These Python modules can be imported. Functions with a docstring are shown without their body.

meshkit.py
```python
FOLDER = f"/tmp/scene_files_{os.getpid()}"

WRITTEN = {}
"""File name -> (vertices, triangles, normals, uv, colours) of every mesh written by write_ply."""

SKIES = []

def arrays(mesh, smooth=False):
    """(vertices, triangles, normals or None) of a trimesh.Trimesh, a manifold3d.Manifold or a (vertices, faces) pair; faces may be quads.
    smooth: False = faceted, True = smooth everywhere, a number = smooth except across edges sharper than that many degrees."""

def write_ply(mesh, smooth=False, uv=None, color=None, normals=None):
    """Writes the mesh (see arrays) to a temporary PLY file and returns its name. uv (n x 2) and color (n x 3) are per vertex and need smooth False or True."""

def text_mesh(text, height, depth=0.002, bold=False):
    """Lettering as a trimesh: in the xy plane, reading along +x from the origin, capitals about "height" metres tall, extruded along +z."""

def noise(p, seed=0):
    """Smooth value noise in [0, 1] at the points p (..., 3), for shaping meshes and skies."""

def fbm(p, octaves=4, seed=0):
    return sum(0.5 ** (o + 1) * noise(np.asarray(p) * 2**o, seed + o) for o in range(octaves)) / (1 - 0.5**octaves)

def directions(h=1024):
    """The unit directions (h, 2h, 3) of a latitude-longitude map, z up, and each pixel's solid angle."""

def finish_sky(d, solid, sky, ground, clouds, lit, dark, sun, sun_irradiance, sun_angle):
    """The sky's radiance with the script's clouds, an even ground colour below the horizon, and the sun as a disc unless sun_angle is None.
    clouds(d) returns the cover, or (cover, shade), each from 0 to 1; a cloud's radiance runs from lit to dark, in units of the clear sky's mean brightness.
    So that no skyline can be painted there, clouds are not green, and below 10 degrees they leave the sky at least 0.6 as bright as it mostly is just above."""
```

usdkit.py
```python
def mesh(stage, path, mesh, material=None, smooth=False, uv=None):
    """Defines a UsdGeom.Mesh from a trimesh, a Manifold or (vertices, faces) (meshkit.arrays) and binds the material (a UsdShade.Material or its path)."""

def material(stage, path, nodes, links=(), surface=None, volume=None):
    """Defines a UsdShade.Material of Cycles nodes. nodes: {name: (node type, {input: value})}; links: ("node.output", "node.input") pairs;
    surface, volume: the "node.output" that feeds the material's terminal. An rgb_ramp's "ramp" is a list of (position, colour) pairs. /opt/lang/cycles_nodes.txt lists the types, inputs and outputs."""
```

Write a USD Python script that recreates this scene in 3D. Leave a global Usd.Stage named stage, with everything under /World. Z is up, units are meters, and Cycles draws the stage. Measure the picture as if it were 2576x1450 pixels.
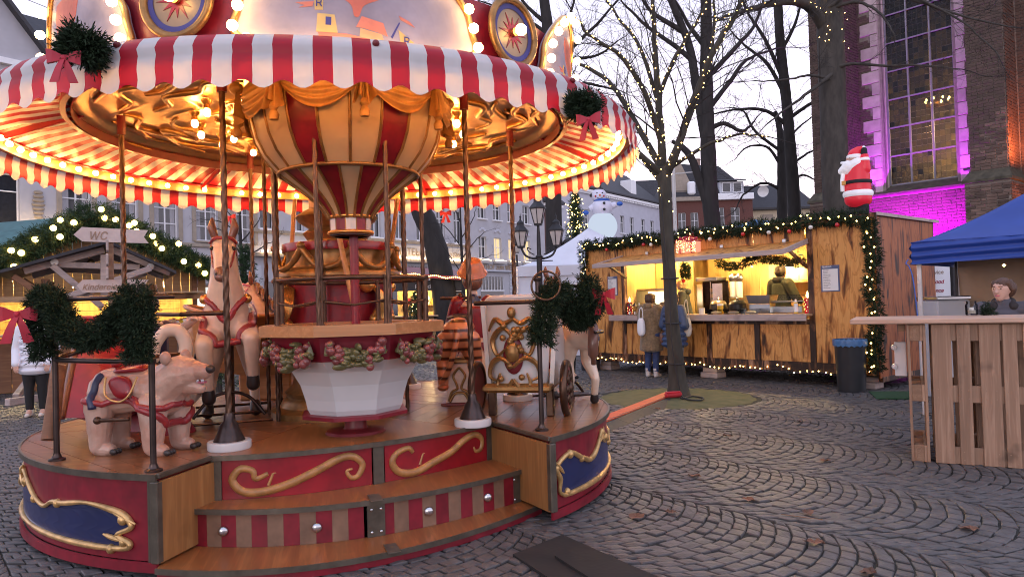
import math, random
import numpy as np, trimesh, usdkit, meshkit
import manifold3d as m3
from shapely.geometry import Polygon, Point, box as sbox
from pxr import Usd, UsdGeom, UsdLux, UsdShade, Gf, Sdf, Vt
stage = Usd.Stage.CreateInMemory()
UsdGeom.SetStageUpAxis(stage, UsdGeom.Tokens.z); UsdGeom.SetStageMetersPerUnit(stage, 1.0)
W0 = UsdGeom.Xform.Define(stage, '/World'); stage.SetDefaultPrim(W0.GetPrim())
UsdGeom.Scope.Define(stage, '/World/Looks')
# ---------------------------------------------------------------- camera, sky, sun, exposure
TX, PITCH, ROLL, CAMZ = .7197, math.radians(1.12), math.radians(1.7), 1.5
EXPO = 0.06
cam = UsdGeom.Camera.Define(stage, '/World/camera')
cam.CreateHorizontalApertureAttr(36.0); cam.CreateVerticalApertureAttr(36.0*576/1024)
cam.CreateFocalLengthAttr(36.0/(2*TX)); cam.CreateClippingRangeAttr(Gf.Vec2f(.05, 600))
cam.CreateExposureAttr(EXPO)
_f = np.array([0, math.cos(PITCH), math.sin(PITCH)]); _u0 = np.array([0, -math.sin(PITCH), math.cos(PITCH)]); _x = np.array([1., 0, 0])
_r = math.cos(ROLL)*_x - math.sin(ROLL)*_u0; _u = math.sin(ROLL)*_x + math.cos(ROLL)*_u0
cam.AddTransformOp().Set(Gf.Matrix4d(*_r, 0, *_u, 0, *(-_f), 0, 0, 0, CAMZ, 1))
SUN_EL, SUN_ROT = math.radians(3.0), math.radians(14)
SKY = .134
usdkit.material(stage, '/World/Looks/sky_look', {
  's': ('sky_texture', {'sky_type': 'single_scattering', 'sun_disc': False, 'sun_elevation': SUN_EL, 'sun_rotation': SUN_ROT, 'altitude': 60, 'air_density': 1.0, 'aerosol_density': .6, 'ozone_density': 1.6}),
  'tc': ('texture_coordinate', {}), 'mp': ('mapping', {'scale': (1, 1, 2.6)}),
  'n': ('noise_texture', {'scale': 1.7, 'detail': 5, 'roughness': .55, 'distortion': .4}),
  'mr': ('map_range', {'from_min': .3, 'from_max': .7, 'to_min': .55, 'to_max': .9, 'clamp': True}),
  'sz': ('separate_xyz', {}), 'zr': ('map_range', {'from_min': .0, 'from_max': .62, 'clamp': True}), 'hz': ('mix_color', {'a': (15.5, 13.4, 15.2), 'b': (8.2, 9.0, 12.6), 'use_clamp': False}),
  'mx': ('mix_color', {'use_clamp': False}),
  'bg': ('background_shader', {'strength': SKY})},
  [('tc.generated', 'sz.vector'), ('sz.z', 'zr.value'), ('zr.result', 'hz.fac'), ('hz.result', 'mx.b'), ('tc.generated', 'mp.vector'), ('mp.vector', 'n.vector'), ('n.fac', 'mr.value'), ('mr.result', 'mx.fac'), ('s.color', 'mx.a'), ('mx.result', 'bg.color')], surface='bg.background')
dome = UsdLux.DomeLight.Define(stage, '/World/sky')
UsdShade.MaterialBindingAPI.Apply(dome.GetPrim()).Bind(UsdShade.Material.Get(stage, '/World/Looks/sky_look'))
dome.GetPrim().SetCustomDataByKey('kind', 'structure')
sun = UsdLux.DistantLight.Define(stage, '/World/sun')
sun.CreateIntensityAttr(.12); sun.CreateAngleAttr(20.0); sun.CreateColorAttr(Gf.Vec3f(1, .86, .8)); sun.CreateNormalizeAttr(True)
sun.AddRotateZOp().Set(-math.degrees(SUN_ROT)); sun.AddRotateXOp().Set(90-math.degrees(SUN_EL))
# ---------------------------------------------------------------- helpers
PI = math.pi
FP = 2576/2/TX
def ray(px, py):
    u = (px-1288)/FP; v = (725-py)/FP
    a = u*math.cos(ROLL)+v*math.sin(ROLL); b = -u*math.sin(ROLL)+v*math.cos(ROLL)
    return np.array([a, math.cos(PITCH)-b*math.sin(PITCH), math.sin(PITCH)+b*math.cos(PITCH)])
def P(px, py, Y):                     # the world point seen at a pixel of the 2576 px wide view, Y metres ahead
    d = ray(px, py); return d*(Y/d[1])+[0, 0, CAMZ]
def G(px, py, z=0.):                  # the point at height z
    d = ray(px, py); return d*((z-CAMZ)/d[2])+[0, 0, CAMZ]
def unit(v): v = np.asarray(v, float); return v/max(np.linalg.norm(v), 1e-12)
def rotz(a): c, s = math.cos(a), math.sin(a); return np.array([[c, -s, 0], [s, c, 0], [0, 0, 1.]])
def rotx(a): c, s = math.cos(a), math.sin(a); return np.array([[1, 0, 0], [0, c, -s], [0, s, c]])
def roty(a): c, s = math.cos(a), math.sin(a); return np.array([[c, 0, s], [0, 1, 0], [-s, 0, c]])
def _chamf():
    v = []
    for sx in (-1, 1):
        for sy in (-1, 1):
            for sz in (-1, 1):
                for k in range(3): v.append((sx, sy, sz, k))
    q = np.array([[a*(1 if k == 0 else .7), b*(1 if k == 1 else .7), c*(1 if k == 2 else .7)] for a, b, c, k in v])
    h = trimesh.convex.convex_hull(q); idx = [int(np.argmin(np.linalg.norm(q-p, axis=1))) for p in h.vertices]
    return np.array([x[:3] for x in v], float), np.array([x[3] for x in v]), np.array(idx)[h.faces]
CB_S, CB_K, CB_F = _chamf()
BX_V = np.array([[x, y, z] for x in (-1, 1) for y in (-1, 1) for z in (-1, 1)], float)
BX_F = np.array([[0, 1, 3], [0, 3, 2], [4, 6, 7], [4, 7, 5], [0, 4, 5], [0, 5, 1], [2, 3, 7], [2, 7, 6], [0, 2, 6], [0, 6, 4], [1, 5, 7], [1, 7, 3]])
_ICO = {}
def ico(n):
    if n not in _ICO:
        m = trimesh.creation.icosphere(n, 1.0); _ICO[n] = (np.array(m.vertices), np.array(m.faces))
    return _ICO[n]
OCT_V = np.array([[1, 0, 0], [-1, 0, 0], [0, 1, 0], [0, -1, 0], [0, 0, 1], [0, 0, -1.]]); OCT_F = np.array([[0, 2, 4], [2, 1, 4], [1, 3, 4], [3, 0, 4], [2, 0, 5], [1, 2, 5], [3, 1, 5], [0, 3, 5]])
class B:
    def __init__(s): s.v = []; s.f = []; s.n = 0; s.uv = []; s.hasuv = False
    def add(s, v, f, uv=None):
        v = np.asarray(v, float).reshape(-1, 3); f = np.asarray(f, int)
        if f.shape[1] == 4: f = np.vstack([f[:, [0, 1, 2]], f[:, [0, 2, 3]]])
        s.v.append(v); s.f.append(f+s.n); s.n += len(v)
        if uv is not None: s.hasuv = True; s.uv.append(np.broadcast_to(np.asarray(uv, float), (len(v), 2)))
        else: s.uv.append(np.zeros((len(v), 2)))
        return s
    def tm(s, m, T=None):
        if hasattr(m, 'to_mesh'): q = m.to_mesh(); v, f = np.array(q.vert_properties[:, :3]), np.array(q.tri_verts)
        else: v, f = np.array(m.vertices), np.array(m.faces)
        if T is not None:
            T = np.asarray(T)
            v = v@T[:3, :3].T + (T[:3, 3] if T.shape[0] == 4 else 0)
        return s.add(v, f)
    def box(s, c, size, R=None, uv=None):
        v = BX_V*np.asarray(size)/2
        if R is not None: v = v@(R if np.ndim(R) else rotz(R)).T
        return s.add(v+np.asarray(c), BX_F, uv)
    def cbox(s, c, size, ch=.008, R=None, uv=None):
        h = np.asarray(size, float)/2; ch = min(ch, h.min()*.45)
        v = CB_S*h - CB_S*ch*(np.arange(3)[None] != CB_K[:, None])
        if R is not None: v = v@(R if np.ndim(R) else rotz(R)).T
        return s.add(v+np.asarray(c), CB_F, uv)
    def beam(s, a, b, w, h, ch=.006, up=(0, 0, 1), uv=None):      # a chamfered bar from a to b
        a, b = np.asarray(a, float), np.asarray(b, float); d = b-a; L = np.linalg.norm(d); x = d/L
        y = np.cross(up, x); y = unit(y) if np.linalg.norm(y) > 1e-6 else np.array([1., 0, 0]); z = np.cross(x, y)
        return s.cbox((a+b)/2, (L, w, h), ch, np.stack([x, y, z], 1), uv)
    def tube(s, pts, r, n=8, cap=True, twist=None):
        p = np.asarray(pts, float); k = len(p); r = np.broadcast_to(np.asarray(r, float), (k,))
        t = np.gradient(p, axis=0); t /= np.maximum(np.linalg.norm(t, axis=1, keepdims=True), 1e-12)
        a = np.array([0, 0, 1.]) if abs(t[0][2]) < .9 else np.array([1., 0, 0])
        N = [unit(np.cross(t[0], a))]
        for i in range(1, k):
            q = N[-1]-t[i]*np.dot(N[-1], t[i]); N.append(unit(q))
        N = np.array(N); Bn = np.cross(t, N); an = np.arange(n)/n*2*PI
        v = (p[:, None]+r[:, None, None]*(np.cos(an)[None, :, None]*N[:, None]+np.sin(an)[None, :, None]*Bn[:, None])).reshape(-1, 3)
        i = np.arange(k-1)[:, None]*n; j = np.arange(n)[None]; j2 = (j+1) % n
        f = np.stack([i+j, i+j2, i+n+j2, i+n+j], -1).reshape(-1, 4); f = np.vstack([f[:, [0, 1, 2]], f[:, [0, 2, 3]]])
        if cap:
            v = np.vstack([v, p[:1], p[-1:]]); c0 = k*n
            f = np.vstack([f, [[c0, (q+1) % n, q] for q in range(n)], [[c0+1, (k-1)*n+q, (k-1)*n+(q+1) % n] for q in range(n)]])
        return s.add(v, f)
    def lathe(s, prof, n=24, c=(0, 0, 0), a0=0., a1=2*PI, fn=None):
        p = np.asarray(prof, float); full = abs(a1-a0-2*PI) < 1e-9; m = n if full else n+1
        an = a0+np.arange(m)/n*(a1-a0)
        v = np.stack([p[:, 0][None]*np.cos(an)[:, None], p[:, 0][None]*np.sin(an)[:, None], np.broadcast_to(p[:, 1][None], (m, len(p)))], -1)
        if fn is not None: v = fn(v, an)
        k = len(p); f = []
        for i in range(n):
            a, b = i*k, ((i+1) % m)*k
            for j in range(k-1): f.append((a+j, b+j, b+j+1, a+j+1))
        return s.add(v.reshape(-1, 3)+np.asarray(c), f)
    def sph(s, c, r, n=1, R=None, uv=None):
        v, f = ico(n) if n >= 0 else (OCT_V, OCT_F); v = v*np.asarray(r)
        if R is not None: v = v@R.T
        return s.add(v+np.asarray(c), f, uv)
    def prism(s, poly, h, T=None, c=None):     # polygon in xy, extruded along z by h, then T (3x3 columns) and shifted by c
        if not hasattr(poly, 'exterior'): poly = Polygon(poly)
        for g in getattr(poly, 'geoms', [poly]):
            m = trimesh.creation.extrude_polygon(g, h, engine='earcut'); v = np.array(m.vertices)
            if T is not None: v = v@np.asarray(T).T
            if c is not None: v = v+np.asarray(c)
            s.add(v, m.faces)
        return s
    def grid(s, fn, nu, nv, uv=None):
        u, w = np.meshgrid(np.linspace(0, 1, nu+1), np.linspace(0, 1, nv+1), indexing='ij')
        v = fn(u, w).reshape(-1, 3); i = np.arange(nu)[:, None]*(nv+1)+np.arange(nv)[None]
        return s.add(v, np.stack([i, i+nv+1, i+nv+2, i+1], -1).reshape(-1, 4), uv)
    def get(s): return np.vstack(s.v), np.vstack(s.f), (np.vstack(s.uv) if s.hasuv else None)
    def xf(s, R=None, t=(0, 0, 0)):
        v = np.vstack(s.v); v = v if R is None else v@np.asarray(R).T; v = v+np.asarray(t)
        f = np.vstack(s.f); uv = np.vstack(s.uv); s.v = [v]; s.f = [f]; s.uv = [uv]; return s
USED = {}
def path_of(parent, name):
    k = (parent, name); n = USED.get(k, 0); USED[k] = n+1
    return f'{parent}/{name}' + (f'_{n:03d}' if n else '')
def tag(path, label=None, cat=None, group=None, kind=None):
    p = stage.GetPrimAtPath(path)
    for k, v in (('label', label), ('category', cat), ('group', group), ('kind', kind)):
        if v: p.SetCustomDataByKey(k, v)
    return path
def thing(name, label=None, cat=None, loc=(0, 0, 0), rz=0., group=None, kind=None):
    path = path_of('/World', name); x = UsdGeom.Xform.Define(stage, path)
    x.AddTranslateOp().Set(Gf.Vec3d(*map(float, loc))); x.AddRotateZOp().Set(math.degrees(rz))
    return tag(path, label, cat, group, kind)
def put(parent, name, b, mat, smooth=None, label=None, kind=None, cat=None, group=None):
    path = path_of(parent, name)
    v, f, uv = b.get() if isinstance(b, B) else (*b, None)[:3]
    if uv is not None: smooth = None
    usdkit.mesh(stage, path, (v, f), mat, smooth=smooth if smooth else False, uv=uv)
    return tag(path, label, cat, group, kind)
def dup(src, loc, rz=0., label=None, cat=None, group=None, name=None):
    p0 = stage.GetPrimAtPath(src); was = p0.GetCustomData(); nm = name or src.split('/')[-1]
    path = path_of('/World', nm); x = UsdGeom.Xform.Define(stage, path); pr = x.GetPrim()
    pr.GetReferences().AddInternalReference(src); pr.SetInstanceable(True)
    pr.GetAttribute('xformOp:translate').Set(Gf.Vec3d(*map(float, loc))); pr.GetAttribute('xformOp:rotateZ').Set(math.degrees(rz))
    return tag(path, label or was.get('label'), cat or was.get('category'), group or was.get('group'))
# ---------------------------------------------------------------- materials
LK = {}
def _m(name, nodes, links, surface):
    LK[name] = '/World/Looks/'+name; usdkit.material(stage, LK[name], nodes, links, surface=surface); return LK[name]
def mat(name, col, rough=.5, metal=0., var=.18, scale=5., bump=0., bscale=40., spec=.5, stretch=None, coat=0., sheen=0., col2=None, tint=0., transm=0.):
    col = np.array(col, float); c2 = np.array(col2, float) if col2 is not None else None
    lo, hi = (col*(1-var), np.minimum(col*(1+var), .95)) if c2 is None else (col, c2)
    nodes = {'tc': ('texture_coordinate', {}), 'mp': ('mapping', {'scale': stretch or (1, 1, 1)}),
             'n': ('noise_texture', {'scale': scale, 'detail': 5, 'roughness': .6}),
             'r': ('rgb_ramp', {'ramp': [(.28, lo), (.72, hi)]}),
             'p': ('principled_bsdf', {'roughness': rough, 'metallic': metal, 'specular_ior_level': spec, 'coat_weight': coat, 'coat_roughness': .12, 'sheen_weight': sheen, 'transmission_weight': transm})}
    links = [('tc.object', 'mp.vector'), ('mp.vector', 'n.vector'), ('n.fac', 'r.fac')]
    out = 'r.color'
    if tint:
        nodes |= {'ge': ('geometry', {}), 'oi': ('object_info', {}), 'ad': ('math', {'math_type': 'add'}), 'fr': ('math', {'math_type': 'fraction'}), 'mr': ('map_range', {'to_min': 1-tint, 'to_max': 1+tint}), 'mm': ('mix_color', {'blend_type': 'multiply', 'fac': 1.0})}
        links += [('ge.random_per_island', 'ad.value1'), ('oi.random', 'ad.value2'), ('ad.value', 'fr.value1'), ('fr.value', 'mr.value'), ('mr.result', 'mm.b'), (out, 'mm.a')]; out = 'mm.result'
    links.append((out, 'p.base_color'))
    if bump:
        nodes |= {'bn': ('noise_texture', {'scale': bscale, 'detail': 4, 'roughness': .6}), 'b': ('bump', {'strength': min(bump, 1.), 'distance': .004})}
        links += [('mp.vector', 'bn.vector'), ('bn.fac', 'b.height'), ('b.normal', 'p.normal')]
    return _m(name, nodes, links, 'p.BSDF')
def glow(name, col, strength):
    return _m(name, {'e': ('emission', {'color': col, 'strength': strength})}, [], 'e.emission')
def glass(name, tint=(1, 1, 1), rough=.02, ior=1.5):
    return _m(name, {'t': ('transparent_bsdf', {'color': tint}), 'g': ('principled_bsdf', {'base_color': (.02, .02, .025), 'roughness': rough, 'specular_ior_level': 1.0}), 'fr': ('fresnel', {'IOR': ior}), 'mx': ('mix_closure', {})},
              [('fr.fac', 'mx.fac'), ('t.BSDF', 'mx.closure1'), ('g.BSDF', 'mx.closure2')], 'mx.closure')
# ---------------------------------------------------------------- the looks
def wood(name, c1, c2, grain='x', rough=.5, dens=9., spec=.4, coat=0., knots=0., tint=.1, bump=.25):
    st = {'x': (.7, dens, dens), 'y': (dens, .7, dens), 'z': (dens, dens, .7)}[grain]
    nodes = {'tc': ('texture_coordinate', {}), 'mp': ('mapping', {'scale': st}), 'n': ('noise_texture', {'scale': 2.2, 'detail': 7, 'roughness': .65, 'distortion': .6}),
      'r': ('rgb_ramp', {'ramp': [(.25, np.array(c1)*.8), (.5, c1), (.75, c2)]}),
      'ge': ('geometry', {}), 'oi': ('object_info', {}), 'ad': ('math', {'math_type': 'add'}), 'fr': ('math', {'math_type': 'fraction'}), 'mr': ('map_range', {'to_min': 1-tint, 'to_max': 1+tint}), 'mm': ('mix_color', {'blend_type': 'multiply', 'fac': 1.0}),
      'k': ('noise_texture', {'scale': 3.1, 'detail': 3}), 'kr': ('rgb_ramp', {'ramp': [(.0, (1, 1, 1)), (.62, (1, 1, 1)), (.72, (1-knots,)*3)]}), 'm2': ('mix_color', {'blend_type': 'multiply', 'fac': 1.0}),
      'b': ('bump', {'strength': bump, 'distance': .003}), 'p': ('principled_bsdf', {'roughness': rough, 'specular_ior_level': spec, 'coat_weight': coat, 'coat_roughness': .2})}
    links = [('tc.object', 'mp.vector'), ('mp.vector', 'n.vector'), ('n.fac', 'r.fac'), ('ge.random_per_island', 'ad.value1'), ('oi.random', 'ad.value2'), ('ad.value', 'fr.value1'), ('fr.value', 'mr.value'),
      ('r.color', 'mm.a'), ('mr.result', 'mm.b'), ('tc.object', 'k.vector'), ('k.fac', 'kr.fac'), ('mm.result', 'm2.a'), ('kr.color', 'm2.b'), ('m2.result', 'p.base_color'), ('n.fac', 'b.height'), ('b.normal', 'p.normal')]
    return _m(name, nodes, links, 'p.BSDF')
def burnt(name, base, light, scorch=.62, z=.9, coat=.15):           # flame-scorched plywood, grain upright
    nodes = {'tc': ('texture_coordinate', {}), 'mp': ('mapping', {'scale': (4.2, 4.2, z)}), 'mq': ('mapping', {'scale': (16, 16, 1.2)}), 'ms': ('mapping', {'scale': (5.2, 5.2, 1.1)}),
      'n': ('noise_texture', {'scale': 1.6, 'detail': 4, 'roughness': .55, 'distortion': 1.6}), 'g': ('noise_texture', {'scale': 2.4, 'detail': 6, 'distortion': .8}), 'w': ('noise_texture', {'scale': 1.35, 'detail': 3, 'roughness': .5, 'distortion': .9}),
      'r': ('rgb_ramp', {'ramp': [(.2, base), (.8, light)]}),
      'rs': ('rgb_ramp', {'ramp': [(0., (1, 1, 1)), (scorch-.09, (.95, .9, .85)), (scorch-.02, (.42, .3, .22)), (scorch+.06, (.07, .05, .04)), (1., (.05, .04, .03))]}),
      'rl': ('rgb_ramp', {'ramp': [(0., (1, 1, 1)), (.44, (1, 1, 1)), (.5, (.66, .53, .42)), (.56, (1, 1, 1)), (1., (.9, .85, .8))]}),
      'm1': ('mix_color', {'blend_type': 'multiply', 'fac': 1.}), 'm2': ('mix_color', {'blend_type': 'multiply', 'fac': .8}), 'b': ('bump', {'strength': .3, 'distance': .003}),
      'p': ('principled_bsdf', {'roughness': .45, 'specular_ior_level': .4, 'coat_weight': coat, 'coat_roughness': .25})}
    links = [('tc.object', 'mp.vector'), ('tc.object', 'mq.vector'), ('tc.object', 'ms.vector'), ('mp.vector', 'n.vector'), ('mq.vector', 'g.vector'), ('ms.vector', 'w.vector'), ('g.fac', 'r.fac'), ('w.fac', 'rs.fac'), ('n.fac', 'rl.fac'),
      ('r.color', 'm1.a'), ('rs.color', 'm1.b'), ('m1.result', 'm2.a'), ('rl.color', 'm2.b'), ('m2.result', 'p.base_color'), ('g.fac', 'b.height'), ('b.normal', 'p.normal')]
    return _m(name, nodes, links, 'p.BSDF')
def striped(name, c, n, phase, red, white, transl=.22):             # sewn canvas strips running out from the carousel's axis
    nodes = {'g': ('geometry', {}), 's': ('vector_math', {'math_type': 'subtract', 'vector2': tuple(c)}), 'x': ('separate_xyz', {}), 'a': ('math', {'math_type': 'arctan2'}),
      'm': ('math', {'math_type': 'multiply_add', 'value2': n/(2*PI), 'value3': phase+50.}), 'f': ('math', {'math_type': 'fraction'}), 'gt': ('math', {'math_type': 'greater_than', 'value2': .5}),
      'n': ('noise_texture', {'scale': 6., 'detail': 4}), 'nr': ('map_range', {'to_min': .8, 'to_max': 1.1}), 'mx': ('mix_color', {'a': red, 'b': white}), 'mm': ('mix_color', {'blend_type': 'multiply', 'fac': 1.}),
      'p': ('principled_bsdf', {'roughness': .45, 'specular_ior_level': .35}), 't': ('translucent_bsdf', {}), 'mc': ('mix_closure', {'fac': transl})}
    links = [('g.position', 's.vector1'), ('s.vector', 'x.vector'), ('x.y', 'a.value1'), ('x.x', 'a.value2'), ('a.value', 'm.value1'), ('m.value', 'f.value1'), ('f.value', 'gt.value1'), ('gt.value', 'mx.fac'),
      ('n.fac', 'nr.value'), ('mx.result', 'mm.a'), ('nr.result', 'mm.b'), ('mm.result', 'p.base_color'), ('mm.result', 't.color'), ('p.BSDF', 'mc.closure1'), ('t.BSDF', 'mc.closure2')]
    return _m(name, nodes, links, 'mc.closure')
RED, CREAM = (.185, .006, .016), (.72, .55, .36)
mat('red_paint', RED, .42, var=.38, scale=6, coat=.1, bump=.1, bscale=12)
mat('red_gloss', (.25, .006, .013), .32, var=.3, coat=.25)
mat('dark_red', (.16, .012, .016), .4, var=.3)
mat('gold', (.62, .33, .1), .28, metal=.85, var=.3, scale=9, bump=.25, bscale=25)
mat('gold_dark', (.3, .16, .055), .36, metal=.6, var=.4, scale=9, bump=.35, bscale=30)
mat('scroll_ochre', (.38, .18, .055), .45, var=.35, scale=14, coat=.2, bump=.15); mat('gold_leaf', (.62, .38, .15), .34, metal=.6, var=.4, scale=12, bump=.2, bscale=30)
mat('gold_mirror', (.74, .42, .135), .33, metal=.95, var=.25, scale=4., bump=.12, bscale=6.)
mat('bear_fur', (.6, .42, .33), .38, scale=5, coat=.35, bump=.55, bscale=45, col2=(.42, .21, .14)); mat('brass_old', (.24, .17, .09), .38, metal=.7, var=.35, scale=14, bump=.2)
mat('bronze', (.1, .055, .035), .34, metal=.75, var=.35, scale=12, bump=.2)
mat('steel_dark', (.07, .05, .045), .3, metal=.9, var=.3, scale=10)
mat('iron', (.03, .028, .03), .5, metal=.3, var=.3, scale=14, bump=.2)
mat('steel', (.55, .55, .56), .25, metal=1., var=.12)
mat('trim_metal', (.12, .1, .075), .42, metal=.6, var=.35, scale=8)
mat('medal_face', (.3, .21, .13), .35, metal=.3, var=.25, scale=3); mat('cream_paint', (.52, .38, .22), .42, var=.14, scale=3, coat=.1)
mat('white_enamel', (.6, .585, .575), .35, var=.06, scale=2, coat=.35)
mat('white_plastic', (.8, .8, .82), .4, var=.04)
mat('blue_paint', (.01, .016, .07), .4, var=.2, coat=.2)
mat('drape', (.5, .27, .085), .45, metal=.2, var=.3, scale=9)
mat('skin_pink', (.6, .4, .31), .42, var=.3, scale=7, coat=.15, bump=.5, bscale=45)
mat('horse_cream', (.72, .55, .42), .3, var=.2, scale=4, coat=.45, bump=.12, bscale=25)
mat('horse_brown', (.16, .07, .045), .35, var=.3, coat=.3)
mat('hoof_black', (.03, .022, .02), .35, var=.3)
mat('harness', (.3, .03, .035), .35, var=.3, coat=.3)
mat('harness_dark', (.02, .025, .07), .35, var=.3, coat=.2)
mat('tongue', (.5, .12, .18), .35)
mat('tiger_orange', (.5, .17, .07), .35, var=.25, scale=9, coat=.35)
mat('swan_white', (.72, .6, .48), .35, var=.08, coat=.3)
mat('garland_green', (.016, .03, .014), .7, var=.7, scale=22, spec=.2)
mat('fir_green', (.03, .06, .025), .6, var=.6, scale=16, spec=.25)
mat('fruit_green', (.13, .115, .045), .35, var=.45, scale=18, coat=.2)
mat('fruit_red', (.2, .05, .045), .3, var=.5, scale=20, coat=.3)
mat('bow_red', (.42, .008, .03), .55, var=.2, scale=7, sheen=.3)
mat('rubber_black', (.018, .018, .02), .6, var=.3, scale=8)
mat('plastic_black', (.02, .021, .024), .38, var=.2)
mat('bag_blue', (.06, .16, .33), .3, var=.3, scale=12, bump=.5, bscale=20)
mat('paper', (.78, .77, .75), .6, var=.04)
mat('ink', (.03, .03, .05), .6); mat('ink_red', (.35, .01, .04), .6)
mat('poster_blue', (.1, .12, .22), .6)
mat('tan_print', (.55, .33, .17), .6, var=.2); mat('sky_print', (.3, .27, .33), .55, var=.25, scale=3); mat('balloon_print', (.55, .14, .09), .6, var=.25); mat('blue_print', (.05, .05, .22), .6); mat('salmon_print', (.62, .2, .13), .6); mat('ochre_print', (.6, .42, .15), .6)
wood('deck_wood', (.19, .066, .02), (.32, .122, .04), 'y', rough=.36, coat=.12, tint=.08)
wood('deck_wood_radial', (.17, .06, .022), (.29, .11, .04), 'x', rough=.28, coat=.25, tint=.14)
wood('ply_honey', (.27, .12, .038), (.38, .19, .065), 'z', rough=.45, coat=.15, knots=.3)
wood('rim_wood', (.42, .2, .08), (.56, .3, .13), 'x', rough=.35, coat=.3)
wood('raw_spruce', (.5, .33, .2), (.62, .45, .3), 'x', rough=.6, knots=.35)
wood('pallet_wood', (.32, .19, .12), (.5, .32, .215), 'z', rough=.65, dens=14, knots=.45, tint=.22)
wood('pallet_block', (.26, .15, .09), (.36, .22, .14), 'x', rough=.75, tint=.15)
wood('table_board', (.52, .33, .23), (.62, .42, .31), 'x', rough=.5, tint=.04)
wood('grey_timber', (.42, .33, .3), (.54, .44, .4), 'x', rough=.7, knots=.3)
wood('brown_log', (.2, .09, .045), (.3, .15, .07), 'x', rough=.6)
wood('hut_board', (.36, .2, .08), (.5, .3, .13), 'x', rough=.55, knots=.35, tint=.15)
burnt('burnt_ply', (.63, .275, .07), (.76, .42, .135), scorch=.645, coat=.05)
burnt('burnt_beam', (.34, .18, .1), (.5, .31, .19), scorch=.44, z=1.5)
burnt('side_ply', (.34, .085, .02), (.46, .15, .04), scorch=.6, coat=0.)
wood('stall_inside', (.58, .39, .13), (.68, .48, .19), 'z', rough=.5, knots=.4)
glow('bulb_glow', (1., .45, .12), 120.); glow('bulb_medal', (1., .62, .26), 12.)
glow('bulb_small', (1., .7, .36), 34.)
glow('led_warm', (1., .6, .17), 11.)
glow('led_dim', (1., .66, .28), 7.)
glow('lamp_hot', (1., .7, .3), 430.); glow('candle_glow', (1., .72, .3), 60.); glow('bulb_crown', (1., .58, .22), 24.)
glass('window_glass', (.55, .58, .62)); glass('clear_glass', (.96, .97, .97))
mat('window_dark', (.02, .022, .028), .08, var=.3, spec=.8)
mat('frame_white', (.74, .74, .76), .45, var=.05)
# ---------------------------------------------------------------- ground: cobbles laid in segmental arcs
rng = np.random.default_rng(7)
mat('soil_joint', (.014, .014, .01), .85, var=.5, scale=30, bump=.5, bscale=90)
mat('cobble_stone', (.074, .07, .07), .5, var=.45, scale=9, bump=.8, bscale=70, tint=.4, spec=.5)
mat('far_setts', (.075, .072, .07), .6, var=.4, scale=6, bump=.8, bscale=9)
ground = thing('ground', None, None, kind='structure')
b = B(); b.add([(-150, 18, -.012), (150, 18, -.012), (150, 200, -.012), (-150, 200, -.012)], [(0, 1, 2, 3)]); put(ground, 'far_paving', b, LK['far_setts'])
b = B(); b.add([(-150, -40, -.011), (150, -40, -.011), (150, 18.2, -.011), (-150, 18.2, -.011)], [(0, 1, 2, 3)]); put(ground, 'joint_soil', b, LK['soil_joint'])
CW, CA, AS = 1.3, math.radians(-49), .1          # column width, column direction, arc spacing
CR = CW/2/math.sin(math.radians(43)); cc, ss = math.cos(CA), math.sin(CA)
TREE_C = np.array([2.43, 10.75])
stones = []
NST = 12
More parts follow.
